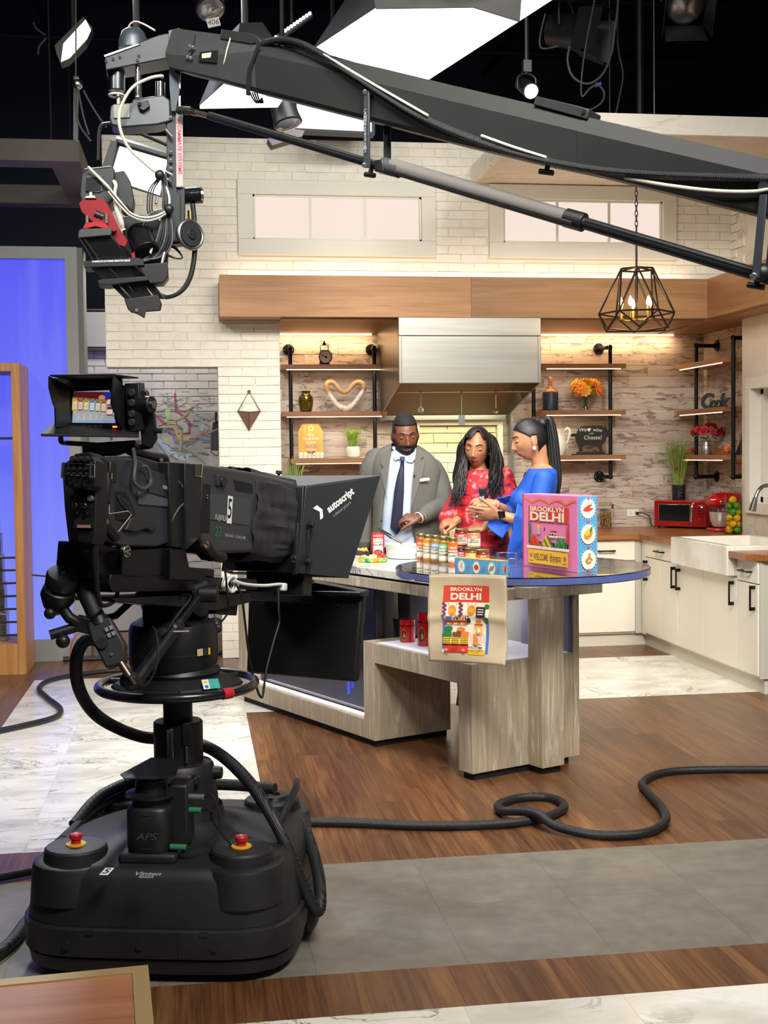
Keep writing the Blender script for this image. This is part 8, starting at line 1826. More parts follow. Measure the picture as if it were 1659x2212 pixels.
p=aY(632,1150,10.02);p.z=ZC+.001;t=thing('potted_grass','tall thin grass in a dark pot on the left counter, behind the teleprompter','plant',p);MB().lathe(p,[(.05,0),(.06,.01),(.065,.14),(.055,.14),(.05,.12)],24).build('pot',BLK,t);grass(t,p+Vector((0,0,.12)),.50,.16,70,GRS,6,.0032,.03)
p=aY(1189,886,YM);p.z=zR2+.0005;t=thing('ceramic_bottle','navy ribbed bottle with a copper neck on the right middle shelf beside the hood','bottle',p)
MB().lathe(p,[(.060,0),(.066,.006),(.067,.15),(.064,.156)],30).build('base',mat('navy_glaze','#22303f',.4,var=.3,vscale=60),t);MB().lathe(p,[(.064,.157),(.060,.168),(.030,.19),(.018,.205),(.016,.25),(.020,.27),(.016,.285),(.006,.288)],30).build('neck',mat('copper_wood','#a9683a',.35,.3,var=.2,vscale=20),t)
p=aY(1265,886,YM);p.z=zR2+.0005;t=thing('flower_vase','orange and yellow flowers in a clear glass vase on the right middle shelf','flowers',p)
MB().lathe(p,[(.034,0),(.038,.004),(.034,.03),(.030,.06),(.044,.115),(.042,.115),(.027,.06),(.03,.03),(.002,.008)],28).build('vase',mat('clear_glass','#f2f5f4',.03,trans=1,ior=1.4),t)
mb=MB()
for k in range(9):mb.tube(spl([p+Vector((.008*math.cos(k),.008*math.sin(k),.01)),p+Vector((.014*math.cos(k),.014*math.sin(k),.1)),p+Vector((.06*math.cos(k),.03*math.sin(k),.2))],4),.0025,5)
mb.build('stems',LEAF,t)
leaves(t,p+Vector((0,0,.17)),(.10,.05,.06),14,LEAF,4,.06);blossoms(t,p+Vector((0,-.02,.175)),(.125,.07,.10),17,[mat('petal_orange','#f0921f',.5),mat('petal_yellow','#f2b32c',.5),mat('petal_coral','#e06a34',.5)],8,.05,9)
p=aY(1214,983,YM-.02);p.z=zR3+.0005;t=thing('pitcher','white ceramic pitcher with a curled handle half hidden behind the ponytail','pitcher',p);CER=mat('ceramic_cream','#e9e2d4',.3)
MB().lathe(p+Vector((-.02,0,0)),[(.034,0),(.040,.01),(.058,.05),(.06,.09),(.044,.15),(.038,.19),(.048,.225),(.044,.225),(.034,.19)],28).build('body',CER,t);MB().tube(spl([p+Vector((.02,-.01,.205)),p+Vector((.045,-.01,.225)),p+Vector((.066,-.01,.20)),p+Vector((.056,-.01,.14)),p+Vector((.035,-.01,.09)),p+Vector((.045,-.01,.06))],6),[.008,.010,.010,.009,.008,.006],10).build('handle',CER,t)
YG=10.42
p=aY(1272,983,YG);t=thing('chalkboard_pig','black pig-shaped chalkboard on a stand reading We love wine and Cheese','sign',p)
pig=[(1233,934),(1238,930),(1246,930),(1250,920),(1256,915),(1262,914),(1280,913),(1298,914),(1304,918),(1308,914),(1312,921),(1318,928),(1318,935),(1310,940),(1308,948),(1300,956),(1302,968),(1297,970),(1292,960),(1286,957),(1262,957),(1258,962),(1260,969),(1252,970),(1250,957),(1245,948),(1243,937),(1237,938),(1234,937)]
dz_=zR3+.026-aY(1300,970,YG).z;P=[aY(x,y,YG)+Vector((0,0,dz_))for x,y in pig];CHB=mat('chalkboard','#221f1d',.8)
MB().prism(P,(0,.014,0)).build('board',CHB,t,smooth=False);x0,x1=aY(1238,980,YG).x,aY(1312,980,YG).x;MB().bb((x0,YG-.03,zR3+.0005),(x1,YG+.045,zR3+.012)).bb((x0+.04,YG-.02,zR3+.012),(x1-.03,YG+.035,zR3+.027)).build('stand',CHB,t)
a=Art(aY(1276,936,YG)+Vector((0,0,dz_)),(1,0,0),(0,0,1),[WHITE]);CH=mat('chalk','#d9d6cf',.9)
a.text('We',-.070,.052,.045,CH,shear=.1);a.ell(-.022,.056,.010,.009,CH,10);a.ell(-.008,.058,.010,.009,CH,10);a.poly([(-.031,.053),(.001,.055),(-.013,.035)],CH);a.text('wine',.058,.050,.042,CH,shear=.2,a=-.08);a.text('and',.004,.022,.024,CH,shear=.2);a.text('Cheese!',.018,-.014,.048,CH,shear=.05);a.build('chalk_writing',t)
def on_side(px,z,X=4.25):
 y=aX(px,900,X).y;return Vector((X,y,z+.0005))
p=on_side(1539,zS[1]);t=thing('letter_sign','black script letter sign reading Cook on the side wall shelf','sign',p)
Lt=Art((0,0,0),(1,0,0),(0,0,1),[BLK]);fdir=Vector((.80,-.60,0));LC=mat('letter_black','#1d1b1a',.5);LE=mat('letter_edge','#b9aa96',.5)
xo=-.085
for ch,w,sz in(('C',.070,.17),('o',.042,.13),('o',.042,.13),('k',.05,.17)):
 vs,fs=text_mesh(ch,sz,.006,.18);q=p+fdir*(xo+w/2);zmin=min(v[1]for v in vs);mb=MB();nF=Vector((-.6,-.8,0));F0=[q+fdir*v[0]*.85+Vector((0,0,v[1]-zmin))for v in vs]
 mb.add([v+nF*.012 for v in F0],fs);o=mb.build('letter',LC,t,solid=.02,smooth=False);mb=MB();mb.add([v+nF*.0005 for v in F0],fs);
 vs2,fs2=text_mesh(ch,sz,.009,.18);mb=MB();mb.add([q+fdir*v[0]*.85+Vector((0,0,v[1]-min(k[1]for k in vs2)))-nF*.006 for v in vs2],fs2);mb.build('letter_edge',LE,t,solid=.014,smooth=False);xo+=w
p=on_side(1526,zS[2]);t=thing('flower_can','red roses in a silver milk can on the lowest side wall shelf','flowers',p)
MB().lathe(p,[(.040,0),(.042,.004),(.042,.075),(.030,.10),(.030,.112),(.040,.12),(.036,.12),(.026,.11)],28).build('can',mat('galvanised','#a9a9a6',.35,.9),t);MB().torus(p+Vector((0,0,.078)),.042,.003,n=28,k=6).build('rim',STEEL,t)
leaves(t,p+Vector((0,0,.165)),(.075,.06,.04),26,mat('leaf_sage','#6d8a4a',.55),9,.035);blossoms(t,p+Vector((0,-.02,.19)),(.14,.10,.10),26,[mat('petal_red','#c01226',.45),mat('petal_red2','#a30f20',.45)],10,.027,7)
p=on_side(1576,zS[2]);t=thing('flower_ornament','small orange flower ornament right of the milk can','ornament',p);MB().cyl(p,p+Vector((0,0,.05)),.004,n=8).build('stem',LEAF,t);blossoms(t,p+Vector((-.01,-.01,.045)),(.02,.02,.02),3,[mat('petal_orange','#f0921f',.5),mat('petal_coral','#e06a34',.5)],3,.03,8)
p=on_side(1497,zS[2],4.18);t=thing('flower_ornament','tiny dark red flower left of the milk can','ornament',p);MB().cyl(p,p+Vector((0,0,.04)),.004,n=8).build('stem',LEAF,t);blossoms(t,p+Vector((0,0,.035)),(.015,.015,.015),3,[mat('petal_red2','#a30f20',.45)],3,.022,7)
p=on_side(1596,zS[2],4.28);t=MB().prism([p+Vector((0,-.05,0)),p+Vector((0,.07,0)),p+Vector((.03,-.02,.19))],(.02,0,0)).build('dark_frame',CHB);tag(t,'dark slanted frame standing at the marble end of the lowest side shelf','frame')
p=on_side(1556,zS[2],4.34);t=thing('word_sign','faded orange wooden word sign behind the red roses','sign',p);mb=MB();vs,fs=text_mesh('Thankful',.085,.002,.2);mb.add([p+Vector((0,-v[0],v[1]+.04))for v in vs],fs);mb.build('letters',mat('rust_letters','#a5603a',.6),t,solid=.008,smooth=False);MB().bb((p.x-.01,p.y-.16,p.z),(p.x+.01,p.y+.16,p.z+.012)).build('base',mat('rust_letters','#a5603a',.6),t)
def on_c(px,py):
 q=aZ(px,py,ZC)
 if q.y>YP-.12:q=aY(px,py,YP-.12)
 q.z=ZC+.0008;return q
p=on_c(1308,1141);t=thing('pasta_jar','clear jar of mixed pasta on the back counter beside the pink box','jar',p);
MB().lathe(p,[(.052,0),(.056,.004),(.056,.19),(.052,.195),(.052,.193),(.053,.19),(.053,.006),(.001,.005)],30).build('glass',mat('jar_clear','#f4f6f4',.04,trans=1,ior=1.15),t);MB().lathe(p,[(.054,.196),(.060,.199),(.060,.214),(.05,.22),(.001,.222)],30).build('lid',mat('clear_lid','#c8bdb0',.15,trans=.6),t)
mb=MB();q=random.Random(8)
for i in range(240):
 a=q.uniform(0,6.28);r=.048*q.random()**.4;mb.ell(p+Vector((r*math.cos(a),r*math.sin(a),.012+q.random()*.115)),(.012,.006,.006),5,4,m=q.randrange(3),rot=Euler((q.random()*3,q.random()*3,q.random()*3)).to_matrix())
o=mb.build('pasta',[mat('pasta_tan','#c9a068',.6),mat('pasta_red','#b0593a',.6),mat('pasta_green','#8a8450',.6)],t);o['kind']='stuff'
MB().box(p+Vector((.062,-.01,.185)),(.006,.02,.04)).build('clip',BLK,t)
p=aY(1367,1108,YP-.002);t=thing('wall_outlet','white wall outlet with a black plug in it','outlet',p);MB().bb((p.x-.052,p.y-.008,p.z-.03),(p.x+.052,p.y,p.z+.03)).build('plate',WHITE,t,bevel=.002)
for s in(-.022,.022):MB().bb((p.x+s-.014,p.y-.010,p.z-.018),(p.x+s+.014,p.y-.008,p.z+.018)).build('socket',mat('socket_white','#d8d5ce',.5),t)
t=thing('power_cord','black power cord from the outlet to the red microwave','cord',p);MB().box(p+Vector((.03,-.025,0)),(.022,.032,.022)).build('plug',BLK,t,bevel=.003);MB().tube(spl([p+Vector((.03,-.04,0)),p+Vector((.07,-.07,.0)),p+Vector((.12,-.08,-.03)),p+Vector((.13,-.10,-.10)),p+Vector((.17,-.12,-.12))],6),.005,8).build('cord',BLK,t)
MWm=mat('microwave_red','#8f1018',.18,coat=.6);FM0=on_c(1412,1140);FM1=on_c(1526,1143.5)
dM=(FM1-FM0);Lm=dM.length;dM.normalize();nM=Vector((dM.y,-dM.x,0));MM=Matrix(((dM.x,-nM.x,0,FM0 .x),(dM.y,-nM.y,0,FM0 .y),(0,0,1,FM0 .z),(0,0,0,1)))
Hm=.235;t=thing('microwave','glossy red retro microwave oven on the corner counter','microwave',FM0+dM*Lm/2)
MB(MM).bb((0,.012,.012),(Lm,.30,Hm)).build('body',MWm,t,bevel=.012,seg=3);MB(MM).bb((.004,.0,.014),(Lm*.735,.014,Hm-.004)).build('door',MWm,t,bevel=.006,seg=3);MB(MM).bb((Lm*.74,.0,.014),(Lm-.004,.014,Hm-.004)).build('control_panel',MWm,t,bevel=.006,seg=3)
MB(MM).bb((Lm*.095,-.003,.055),(Lm*.70,.003,Hm-.032)).build('window_rim',CHROME,t,bevel=.012,seg=3);MB(MM).bb((Lm*.105,-.005,.059),(Lm*.69,.003,Hm-.036)).build('window',mat('oven_glass','#15181a',.08),t,bevel=.010,seg=3)
MB(MM).tube(spl([(Lm*.755,-.004,.035),(Lm*.752,-.028,.06),(Lm*.757,-.034,.12),(Lm*.765,-.028,.185),(Lm*.77,-.004,.21)],6),[.007,.008,.009,.012,.012],12).build('door_handle',CHROME,t)
MB(MM).bb((Lm*.845,-.004,.168),(Lm*.965,.002,.196)).build('clock_rim',CHROME,t,bevel=.006);d_=MB(MM).bb((Lm*.857,-.006,.173),(Lm*.953,.002,.191)).build('clock',BLK2,t,bevel=.004);MB(MM).bb((Lm*.905,-.007,.177),(Lm*.935,.002,.187)).build('clock_digits',mat('digit_white','#e9eeee',.4,emit=1.2),d_)
for z in(.148,.128,.108):MB(MM).bb((Lm*.852,-.004,z-.002),(Lm*.95,.002,z+.003)).build('button',CHROME,t)
mb=MB(MM);mb.cyl((Lm*.90,.004,.068),(Lm*.90,-.016,.068),.022,.020,24);mb.build('dial',MWm,t,bevel=.002);MB(MM).torus((Lm*.90,-.004,.068),.0235,.0025,(0,1,0),28,6).build('dial_ring',CHROME,t)
for x in(.03,Lm-.03):
 for y in(.04,.26):MB(MM).cyl((x,y,0),(x,y,.013),.012,n=10).build('foot',BLK2,t)
a=Art(MM@Vector((Lm*.40,-.0005,.034)),dM,(0,0,1),[CHROME]);a.text('NOSTALGIA',0,0,.016,mat('maker_red','#b04a4a',.3),spacing=1.2);a.build('maker_text',t)
p=aY(1440,1076,0)if False else MM@Vector((Lm*.28,.20,Hm+.0005));t=thing('potted_grass','tall green grass with a red flower in a black pot behind the microwave front','plant',p)
MB().lathe(p,[(.052,0),(.055,.004),(.060,.125),(.054,.125),(.05,.11)],28).build('pot',mat('pot_black','#191a1b',.35),t);
for k in range(4):q=p+Vector((.0,-.0585,.03+k*.028));MB().ell(q,(.003,.004,.005),8,6).build('pot_stud',STEEL,t)
grass(t,p+Vector((0,0,.11)),.40,.16,150,GRS,12,.0032,.035);blossoms(t,p+Vector((-.045,-.05,.25)),(.01,.01,.02),2,[mat('petal_red2','#a30f20',.45)],2,.022,6)
p=on_c(1574,1147);MXM=mat('mixer_red','#b01018',.12,coat=.6);t=thing('stand_mixer','glossy red stand mixer beside the microwave','mixer',p)
FX=frame(p,math.radians(8));MB(FX).prism([(-.17,-.06,0),(-.12,-.10,0),(.10,-.10,0),(.13,0,0),(.10,.10,0),(-.12,.10,0),(-.17,.06,0)],(0,0,.028)).build('base',MXM,t,bevel=.010,seg=3)
MB(FX).prism([(.02,-.05,.028),(.12,-.05,.028),(.10,-.045,.20),(.03,-.045,.20)],(0,.10,0)).build('column',MXM,t,bevel=.012,seg=3)
mb=MB(FX);mb.lathe((-.02,0,.245),[(.002,-.17),(.035,-.165),(.055,-.14),(.064,-.06),(.066,.03),(.060,.11),(.035,.14),(.002,.145)],28,M=Matrix.Rotation(math.pi/2,3,'Y'));mb.build('head',MXM,t);MB(FX).cyl((-.185,0,.245),(-.165,0,.245),.030,n=24).build('chrome_hub',CHROME,t,bevel=.004);MB(FX).cyl((-.10,-.03,.235),(-.10,-.075,.235),.022,n=22).build('chrome_knob',CHROME,t,bevel=.004)
MB(FX).lathe((-.075,0,.03),[(.035,0),(.06,.01),(.085,.06),(.09,.125),(.093,.128),(.088,.125),(.08,.06),(.03,.014)],30).build('bowl',mat('bowl_cream','#d9cfc6',.15,.6),t);MB(FX).cyl((-.09,0,.19),(-.09,0,.10),.010,n=12).build('beater_shaft',STEEL,t)
p=on_c(1585,1153.5);p.x-=.0;t=thing('citrus_jar','tall clear jar for lemons and limes beside the sink','jar',p);MB().lathe(p,[(.066,0),(.069,.004),(.069,.30),(.067,.30),(.067,.006),(.001,.005)],32).build('glass',mat('jar_clear','#f4f6f4',.04,trans=1,ior=1.15),t)
q=random.Random(3);YLW=mat('lemon_yellow','#f0bd10',.4,bump=.2,bscale=200);LIM=mat('lime_green','#4e9a1e',.35,bump=.2,bscale=200);n_=0;cnt={'lemon':0,'lime':0}
pos_w=('at the bottom','in the lower part','in the middle','in the upper part','near the top','at the very top')
for lay in range(6):
 for k in range(3):
  kind=('lime','lime','lemon')[k]if lay==0 else('lemon' if lay in(1,2)else('lime' if lay in(3,4)and k<2+(lay==4)*0 else 'lemon'))
  if lay==5 and k>0:continue
  a=k*2.094+lay*1.05-1.2;r=.034;c=p+Vector((r*math.cos(a),r*math.sin(a),.032+lay*.047));Q=Euler((q.uniform(0,3),q.uniform(0,3),q.uniform(0,3))).to_matrix();mb=MB();m_=YLW if kind=='lemon' else LIM
  mb.lathe(c,[(.002,-.036),(.006,-.033),(.020,-.024),(.0285,0),(.020,.024),(.006,.033),(.002,.037)]if kind=='lemon' else[(.002,-.031),(.012,-.027),(.025,-.012),(.0275,.004),(.020,.022),(.004,.031),(.002,.032)],16,M=Q);o=mb.build(kind,m_);side_=('left','front','right')[int(((a+1.2)%6.283)/2.1)]
  tag(o,'%s %s %s of the citrus jar, %s side'%('yellow' if kind=='lemon' else 'green',kind,pos_w[lay],side_),kind,'%ss in the citrus jar'%kind)
p=on_c(1624,1152);t=thing('potted_plant','small round green plant in a pale blue bowl behind the sink','plant',p);MB().lathe(p,[(.028,0),(.044,.012),(.052,.035),(.046,.062),(.042,.062),(.045,.04)],28).build('bowl',mat('bowl_blue','#b9cad4',.25),t)
mb=MB();q=random.Random(5)
for i in range(420):
 a=q.uniform(0,6.28);e=q.uniform(0,1.5);d=Vector((math.cos(a)*math.cos(e),math.sin(a)*math.cos(e),math.sin(e)));b=p+Vector((0,0,.055));mb.tube([b+d*.03,b+Vector((d.x*.062,d.y*.062,d.z*.052))],[.004,.0012],4)
o=mb.build('foliage',mat('plant_green','#2f5a30',.5,var=.4,vscale=40),t);o['kind']='stuff'
p=on_c(1672,1158);t=thing('fruit_bowl','wooden fruit bowl cut by the right picture edge','bowl',p);MB().lathe(p,[(.05,0),(.07,.01),(.11,.06),(.115,.085),(.108,.085),(.06,.018),(.002,.014)],32).build('bowl_body',mat('bowl_wood','#a9744a',.4,var=.2,vscale=10),t)
for k in range(5):c=p+Vector((.06*math.cos(k*1.3+2.5),.06*math.sin(k*1.3+2.5),.085));o=MB().ell(c,.036,18,12).build('orange',mat('orange_fruit','#e2702c',.45,bump=.2,bscale=200));tag(o,'orange in the wooden bowl, %s from the left edge'%('first','second','third','fourth','fifth')[k],'orange','oranges in the bowl')
p=on_c(1574,1128);p=Vector((4.30,aX(1574,1060,4.30).y,ZC+.0008));t=thing('flower_vase','pale pink blossom branches in a vase behind the red mixer','flowers',p);MB().lathe(p,[(.03,0),(.04,.02),(.035,.12),(.03,.20),(.035,.22),(.028,.2)],24).build('vase',CER,t)
mb=MB()
for k in range(9):mb.tube(spl([p+Vector((0,0,.18)),p+Vector((.04*math.cos(k*.7),.05*math.sin(k*.7),.26)),p+Vector((.06*math.cos(k*.7),.12*math.sin(k*.7),.32))],4),.002,5)
mb.build('twigs',mat('twig_brown','#6a4a34',.7),t);blossoms(t,p+Vector((0,0,.25)),(.09,.17,.08),46,[mat('petal_pink','#d9a493',.55),mat('petal_pink2','#c98d80',.55)],22,.018,5)
SNK=m_marble('sink_white','#efece4','#d5d0c6',.2,.8,0,(0,0,0));zt3=aX(1454,1160,3.42).z
t=thing('farmhouse_sink','white marble farmhouse sink with a deep apron front','sink',(3.7,(yk0+yk1)/2,zsk))
MB().bb((3.42,yk0+.001,zsk),(3.48,yk1-.001,zt3)).build('apron',SNK,t,bevel=.008,seg=3)
mb=MB();mb.bb((3.48,yk0+.001,zsk),(4.06,yk0+.045,zt3)).bb((3.48,yk1-.045,zsk),(4.06,yk1-.001,zt3)).bb((4.01,yk0+.045,zsk),(4.06,yk1-.045,zt3)).bb((3.48,yk0+.045,zsk),(4.01,yk1-.045,zsk+.02));mb.build('basin',SNK,t,bevel=.004)
pf=aX(1655,1100,4.12);t=thing('faucet','brushed steel gooseneck faucet with a pull-down head at the right edge','faucet',(4.12,pf.y,ZC))
h0=aX(1625,1102,3.94);h1=aX(1632,1075,3.96);tp_=aX(1655,1049,4.05);b_=Vector((4.122,tp_.y-.03,ZC+.001));NKL=mat('satin_nickel','#8f8b86',.28,1)
MB().tube(spl([h1,aX(1640,1058,3.99),tp_,Vector((4.11,tp_.y-.02,tp_.z-.03)),Vector((4.122,tp_.y-.03,ZC+.15)),b_],8),.014,14).build('neck',NKL,t);MB().cyl(h1,h0,.016,.027,18).build('spray_head',NKL,t);MB().cyl(h0,h0+(h0-h1).normalized()*.004,.024,n=18).build('spray_face',BLK2,t);MB().cyl(b_,b_+Vector((0,0,.05)),.024,n=18).build('tap_base',NKL,t)
YC=8.5;pc_=aY(1375,650,YC);t=thing('chandelier','black geometric wire chandelier with candle bulbs hanging right of the hood','chandelier',pc_);ppm=2760/(.1467*pc_.x+.988*YC)
zz=lambda py:aY(1375,py,YC).z
def ringp(r,z,n,a0=.0):return[Vector((pc_.x+r*math.cos(a0+2*math.pi*i/n),pc_.y+r*math.sin(a0+2*math.pi*i/n),z))for i in range(n)]
A6=ringp(38/ppm,zz(582),6,.25);B6=ringp(80/ppm,zz(677),6,.25+math.pi/6);C6=ringp(72/ppm,zz(712),6,.25)
WB=mat('chandelier_bronze','#2a2018',.4,.6)
for i in range(6):
 for P_,Q_ in((A6[i],A6[(i+1)%6]),(A6[i],B6[i]),(A6[(i+1)%6],B6[i]),(B6[i],B6[(i+1)%6]),(B6[i],C6[i]),(B6[i],C6[(i+1)%6]),(A6[i],Vector((pc_.x,pc_.y,zz(577))))):MB().tube([P_,Q_],.0062,6).build('frame_bar',WB,t)
for i in range(6):MB().tube([C6[i],Vector((pc_.x,pc_.y,zz(716)))],.0055,6).build('frame_bar',WB,t)
MB().cyl((pc_.x,pc_.y,zz(577)),(pc_.x,pc_.y,zz(500)),.0075,n=10).build('rod',WB,t);MB().cyl((pc_.x,pc_.y,zz(577)),(pc_.x,pc_.y,zz(692)),.0095,n=10).build('stem',WB,t)
zc0=zz(500);k=0
while zc0<zs-.01 and k<60:
 mb=MB();c=Vector((pc_.x,pc_.y,zc0+.020));ax_=Vector((1,0,0))if k%2 else Vector((0,1,0));mb.tube([c+ax_*(.010*math.cos(q))+Vector((0,0,.022*math.sin(q)))for q in[i*.6283 for i in range(10)]],.0032,6,closed=True);mb.build('chain_link',WB,t);zc0+=.034;k+=1
BULB=mat('candle_bulb','#ffe9b0',.3,emit=9,emitc='#ffd890');SLV=mat('candle_gold','#b08436',.35,.7)
for i in range(5):
 a=i*1.2566+.2;r=.105;c=Vector((pc_.x+r*math.cos(a),pc_.y+r*math.sin(a),zz(690)));MB().tube(spl([Vector((pc_.x,pc_.y,zz(690))),(Vector((pc_.x,pc_.y,zz(694)))+c)/2,c],5),.004,6).build('arm',SLV,t);MB().lathe(c,[(.020,0),(.022,.006),(.012,.008)],16).build('drip_cup',SLV,t);MB().cyl(c,c+Vector((0,0,.085)),.010,n=12).build('candle_sleeve',SLV,t);MB().lathe(c+Vector((0,0,.085)),[(.006,0),(.013,.012),(.016,.028),(.011,.05),(.003,.066),(.001,.07)],14).build('bulb',BULB,t)
l=bpy.data.lights.new('chandelier_glow','POINT');l.energy=6;l.color=(1,.75,.4);l.shadow_soft_size=.08;o=bpy.data.objects.new('chandelier_glow',l);COL.objects.link(o);o.location=(pc_.x,pc_.y,zz(655))
YW=YB-.012;t=thing('wall_pocket','brown triangular wall pocket hanging from a wire on the white brick pillar','wall decoration',aY(538,890,YW));q=lambda x,y,d=0:aY(x,y,YW-d);POC=mat('pocket_brown','#7b5f4c',.6)
MB().tube([q(514,888,.01),q(538,845),q(562,888,.01)],.0035,6).build('hanging_wire',mat('wire_dark','#4c4038',.5),t);MB().torus(q(538,846),.010,.003,(0,1,0),14,6).build('ring',mat('wire_dark','#4c4038',.5),t)
mb=MB();mb.add([q(513,888),q(563,888),q(538,931),q(538,890,.07)],[(0,3,2),(3,1,2)]);mb.build('pocket',POC,t,solid=.003,smooth=False);MB().tube([q(513,888),q(538,890,.07),q(563,888)],.003,6).build('rim_wire',mat('wire_dark','#4c4038',.5),t);MB().tube([q(538,890,.07),q(538,931)],.003,6).build('seam',mat('wire_dark','#4c4038',.5),t)
YMp=11.44;mp0=aY(325,893,YMp);mp1=aY(468,893,YMp);t=thing('transit_map','large grey transit map with coloured lines on the passage wall','map',mp0)
m,tt=newmat('map_grey');n_1=tt.noise(tt.pos((1,1,1)),5,6,.6,.65);tt.color(tt.ramp(n_1,[(.3,'#6f6c66'),(.5,'#8b8780'),(.68,'#a09c94')]));tt.b.inputs['Roughness'].default_value=.7;MAPG=m
MB().bb((-.70,YMp,.95),(mp1 .x+.03,YMp+.03,mp0 .z)).build('panel',MAPG,t)
def mxy(x,y):p=aY(x,y,YMp);return(p.x,p.z)
a=Art((0,YMp,0),(1,0,0),(0,0,1),[MAPG]);MR,MGN,MY,MBL,MBR=mat('map_red','#8a3a4c',.6),mat('map_green','#5a7452',.6),mat('map_yellow','#a8925a',.6),mat('map_blue','#566c8c',.6),mat('map_brown','#94674c',.6);MLB=mat('map_water','#8aa0a8',.6);MGR=mat('map_park','#8fa06a',.6);MTX=mat('map_text','#55534e',.7);MWH=mat('map_outline','#b9b6ae',.7)
T_=lambda L:[mxy(60+x/3.318,780+y/3.318)for x,y in L]
for pts in([(985,340),(1020,340),(1020,430),(985,450)],[(970,550),(1000,540),(1005,580),(975,590)],[(1110,540),(1160,540),(1160,580),(1120,590)]):a.poly(T_(pts),MGR)
a.line(T_([(930,560),(1000,620),(1080,690),(1130,700),(1170,660)]),.035,MLB);a.line(T_([(1220,380),(1270,420),(1240,500)]),.03,MLB);a.up()
a.line(T_([(900,330),(930,300),(1090,305),(1160,330),(1210,370)]),.006,MWH)
a.line(T_([(1055,230),(1062,350),(1160,440),(1160,520),(1015,522),(1010,480),(900,375)]),.020,MR);a.up()
a.line(T_([(960,490),(1030,490),(1060,590),(1180,590),(1220,560),(1310,570)]),.020,MBL);a.line(T_([(960,480),(1040,480),(1075,575),(1170,578),(1215,548),(1310,490)]),.016,MBR);a.line(T_([(960,470),(1048,470),(1085,560),(1160,565)]),.014,MY);a.up()
a.line(T_([(1190,325),(1130,400),(1060,430),(1065,460),(1105,480),(1105,650),(1170,655),(1280,740)]),.018,MGN);a.line(T_([(1180,320),(1120,395),(1050,425),(1058,466),(1095,490),(1095,600)]),.014,MY);a.line(T_([(930,590),(1000,680),(900,740)]),.016,MBL);a.up()
q=random.Random(2)
for i in range(70):
 x,y=q.uniform(900,1290),q.uniform(220,700);L=q.uniform(30,75);s=q.choice((0,0,-1,1));a.line(T_([(x,y),(x+L,y+s*L*.5)]),.005,MTX)
a.build('map_print',t)
p=aY(465,935,10.9);t=thing('belt_pack','black intercom packs hanging at the right edge of the transit map','intercom',p);MB().prism([aY(x,y,10.9)for x,y in((456,934),(472,925),(474,968),(470,974),(456,972))],(0,.05,0)).build('pack',BLK,t,bevel=.006);MB().prism([aY(x,y,10.9)for x,y in((460,912),(472,908),(473,924),(458,930))],(0,.04,0)).build('upper_pack',BLK,t,bevel=.005);MB().tube(spl([aY(467,890,10.9),aY(466,905,10.9),aY(468,912,10.9)],4),.009,8).build('antenna',BLK,t);MB().tube(spl([aY(456,966,10.9),aY(458,978,10.9),aY(470,984,10.9),aY(474,970,10.9)],5),.004,6).build('lead',BLK,t)
MB().tube([aY(467,892,10.9),aY(467,892,11.42)],.006,6).build('wall_hook',BLK,t)
p=aY(465,1352,10.7);t=thing('cable_coil','small coil of cable at the foot of the passage wall','cable',p)
for k in range(3):MB().torus(p+Vector((0,.02*k,0)),.045+.008*k,.008,(.3,1,0),26,8).build('turn',BLK if k else mat('grey_cable','#4b4d4d',.5),t)
MB().tube(spl([p+Vector((0,0,-.05)),p+Vector((-.03,.05,-.10)),Vector((p.x-.2,10.8,.012)),Vector((p.x-.5,10.8,.012))],6),.008,8).build('tail',BLK,t)
MB().tube([p+Vector((0,.03,.03)),(p.x,11.49,p.z+.08)],.006,6).build('wall_hook',BLK,t)
o=MB().tube(spl([(-1.0,9.84,.022),(-.7,9.83,.022),(-.4,9.85,.022),(.0,9.86,.022),(.19,9.9,.022)],6),.02,10).build('floor_cable',BRAID);tag(o,'black cable lying along the foot of the blue video wall','cable')
o=MB().tube(spl([(-.95,9.82,.04),(-.93,9.80,.15),(-.88,9.80,.22),(-.82,9.80,.17),(-.84,9.80,.10),(-.90,9.82,.045)],6),.005,8).build('red_cable',mat('cable_red','#b8424a',.5));tag(o,'thin red cable curl in front of the video wall foot','cable')
BKW=m_woodgrain('bookcase_wood','#a8713c','#bd8449','#cf9a5e',2,.45,.8,0,.05,.7)
xr_=aY(41,785,9.33).x;zt4=aY(41,784,9.33).z;t=thing('bookcase','tall light wood display frame with thin black rails at the left edge','bookcase',(xr_-.5,9.58,0));B0,B1=9.33,9.82
xb=xr_-1.1
bb_=lambda n,a,b,m=None:MB().bb(a,b).build(n,m or BKW,t,bevel=.002,smooth=False)
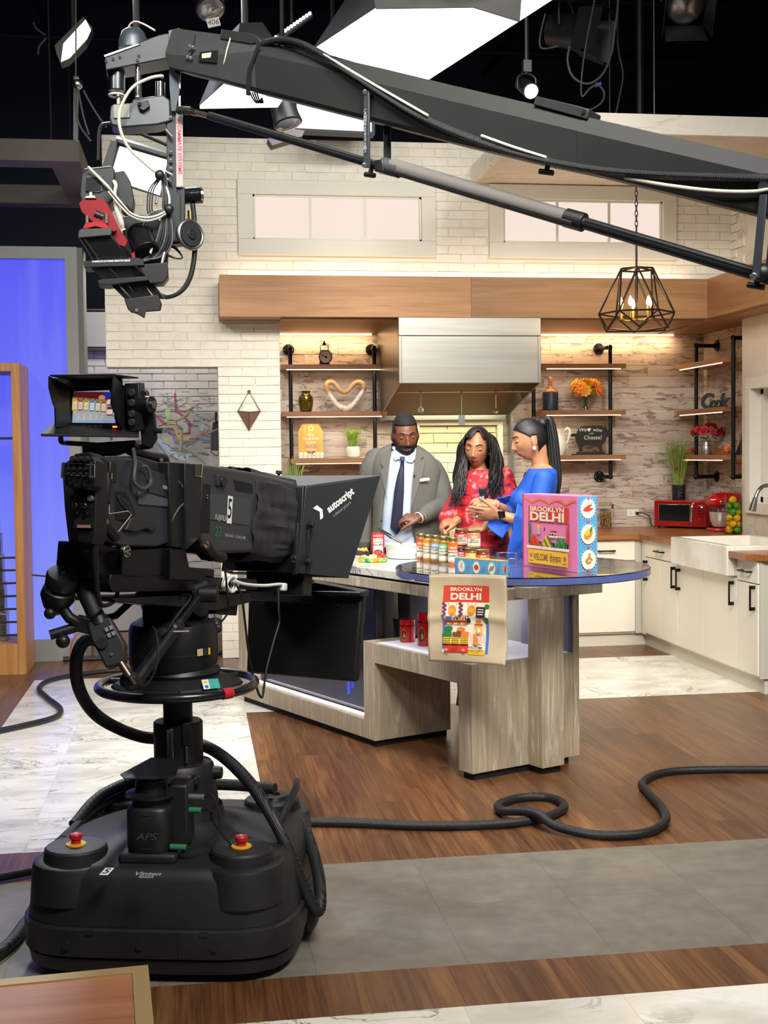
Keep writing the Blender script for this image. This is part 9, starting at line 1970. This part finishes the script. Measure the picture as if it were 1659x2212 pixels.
bb_('side_panel',(xr_-.058,B0,0),(xr_,B1,zt4));bb_('side_panel',(xb,B0,0),(xb+.058,B1,zt4));bb_('top_panel',(xb+.058,B0,zt4-.058),(xr_-.058,B1,zt4));bb_('base_panel',(xb+.058,B0,.0),(xr_-.058,B1,.22))
bb_('shelf_rod',(xb+.058,B0+.03,aY(10,946,B0).z-.006),(xr_-.058,B1-.03,aY(10,946,B0).z+.006),BLKT)
for y in(1205,1232,1260,1288,1316,1344,1372):z=aY(15,y,B0+.02).z;MB().cyl((xb+.05,B0+.02,z),(xr_-.05,B0+.02,z),.0075,n=10).build('rail',mat('rail_dark','#3a2a22',.4,.4),t)
p=Vector((aY(-8,1380,9.58).x,9.58,.2208));SLT=mat('tower_silver','#b5b2ac',.25,1);t=thing('tower_ornament','silver stepped tower ornament inside the display frame','ornament',p)
zz0=.2205
for k,(w,h)in enumerate(((.17,.20),(.15,.22),(.13,.20),(.11,.16),(.085,.12),(.05,.10))):MB().bb((p.x-w/2,p.y-w/2,zz0),(p.x+w/2,p.y+w/2,zz0+h)).build('tower_stage',SLT,t,bevel=.004);[MB().bb((p.x-w/2-.002+(i+.5)*w/5-.006,p.y-w/2-.003,zz0+.03+.055*j),(p.x-w/2-.002+(i+.5)*w/5+.006,p.y-w/2,zz0+.065+.055*j)).build('tower_window',mat('tower_dark','#5a5854',.4,.8),t)for i in range(5)for j in range(int((h-.05)/.055))];zz0+=h
MB().cyl((p.x,p.y,zz0),(p.x,p.y,zz0+.14),.012,.002,10).build('tower_spire',SLT,t)
sw=struct(MB().bb((XR+.013,9.50,2.87),(XR+.1,YB,3.9)).build('wall_kitchen_return',MORTAR,smooth=False))
for k in range(15):
 z0=2.86+k*.0668;
 for j in range(2):
  y1_=YB-j*.2-(.1 if k%2 else 0)+.1*(k%2)*(j==0);y0_=max(9.50,y1_-(.2 if not(k%2 and j==0)else.1))
  if y1_-y0_>.03:piece('brick',UBK[k%4],(XR-.0,(y0_+y1_)/2,z0+.0334),(.03,y1_-y0_-.008,.0588),sw)
t=thing('range_stove','steel cooking range under the hood behind the people','stove',(2.2,9.9,0))
MB().bb((1.90,9.60,.08),(2.34,10.2,.87)).build('body',STEEL,t,bevel=.004)if False else None
bpy.data.objects.remove(t)
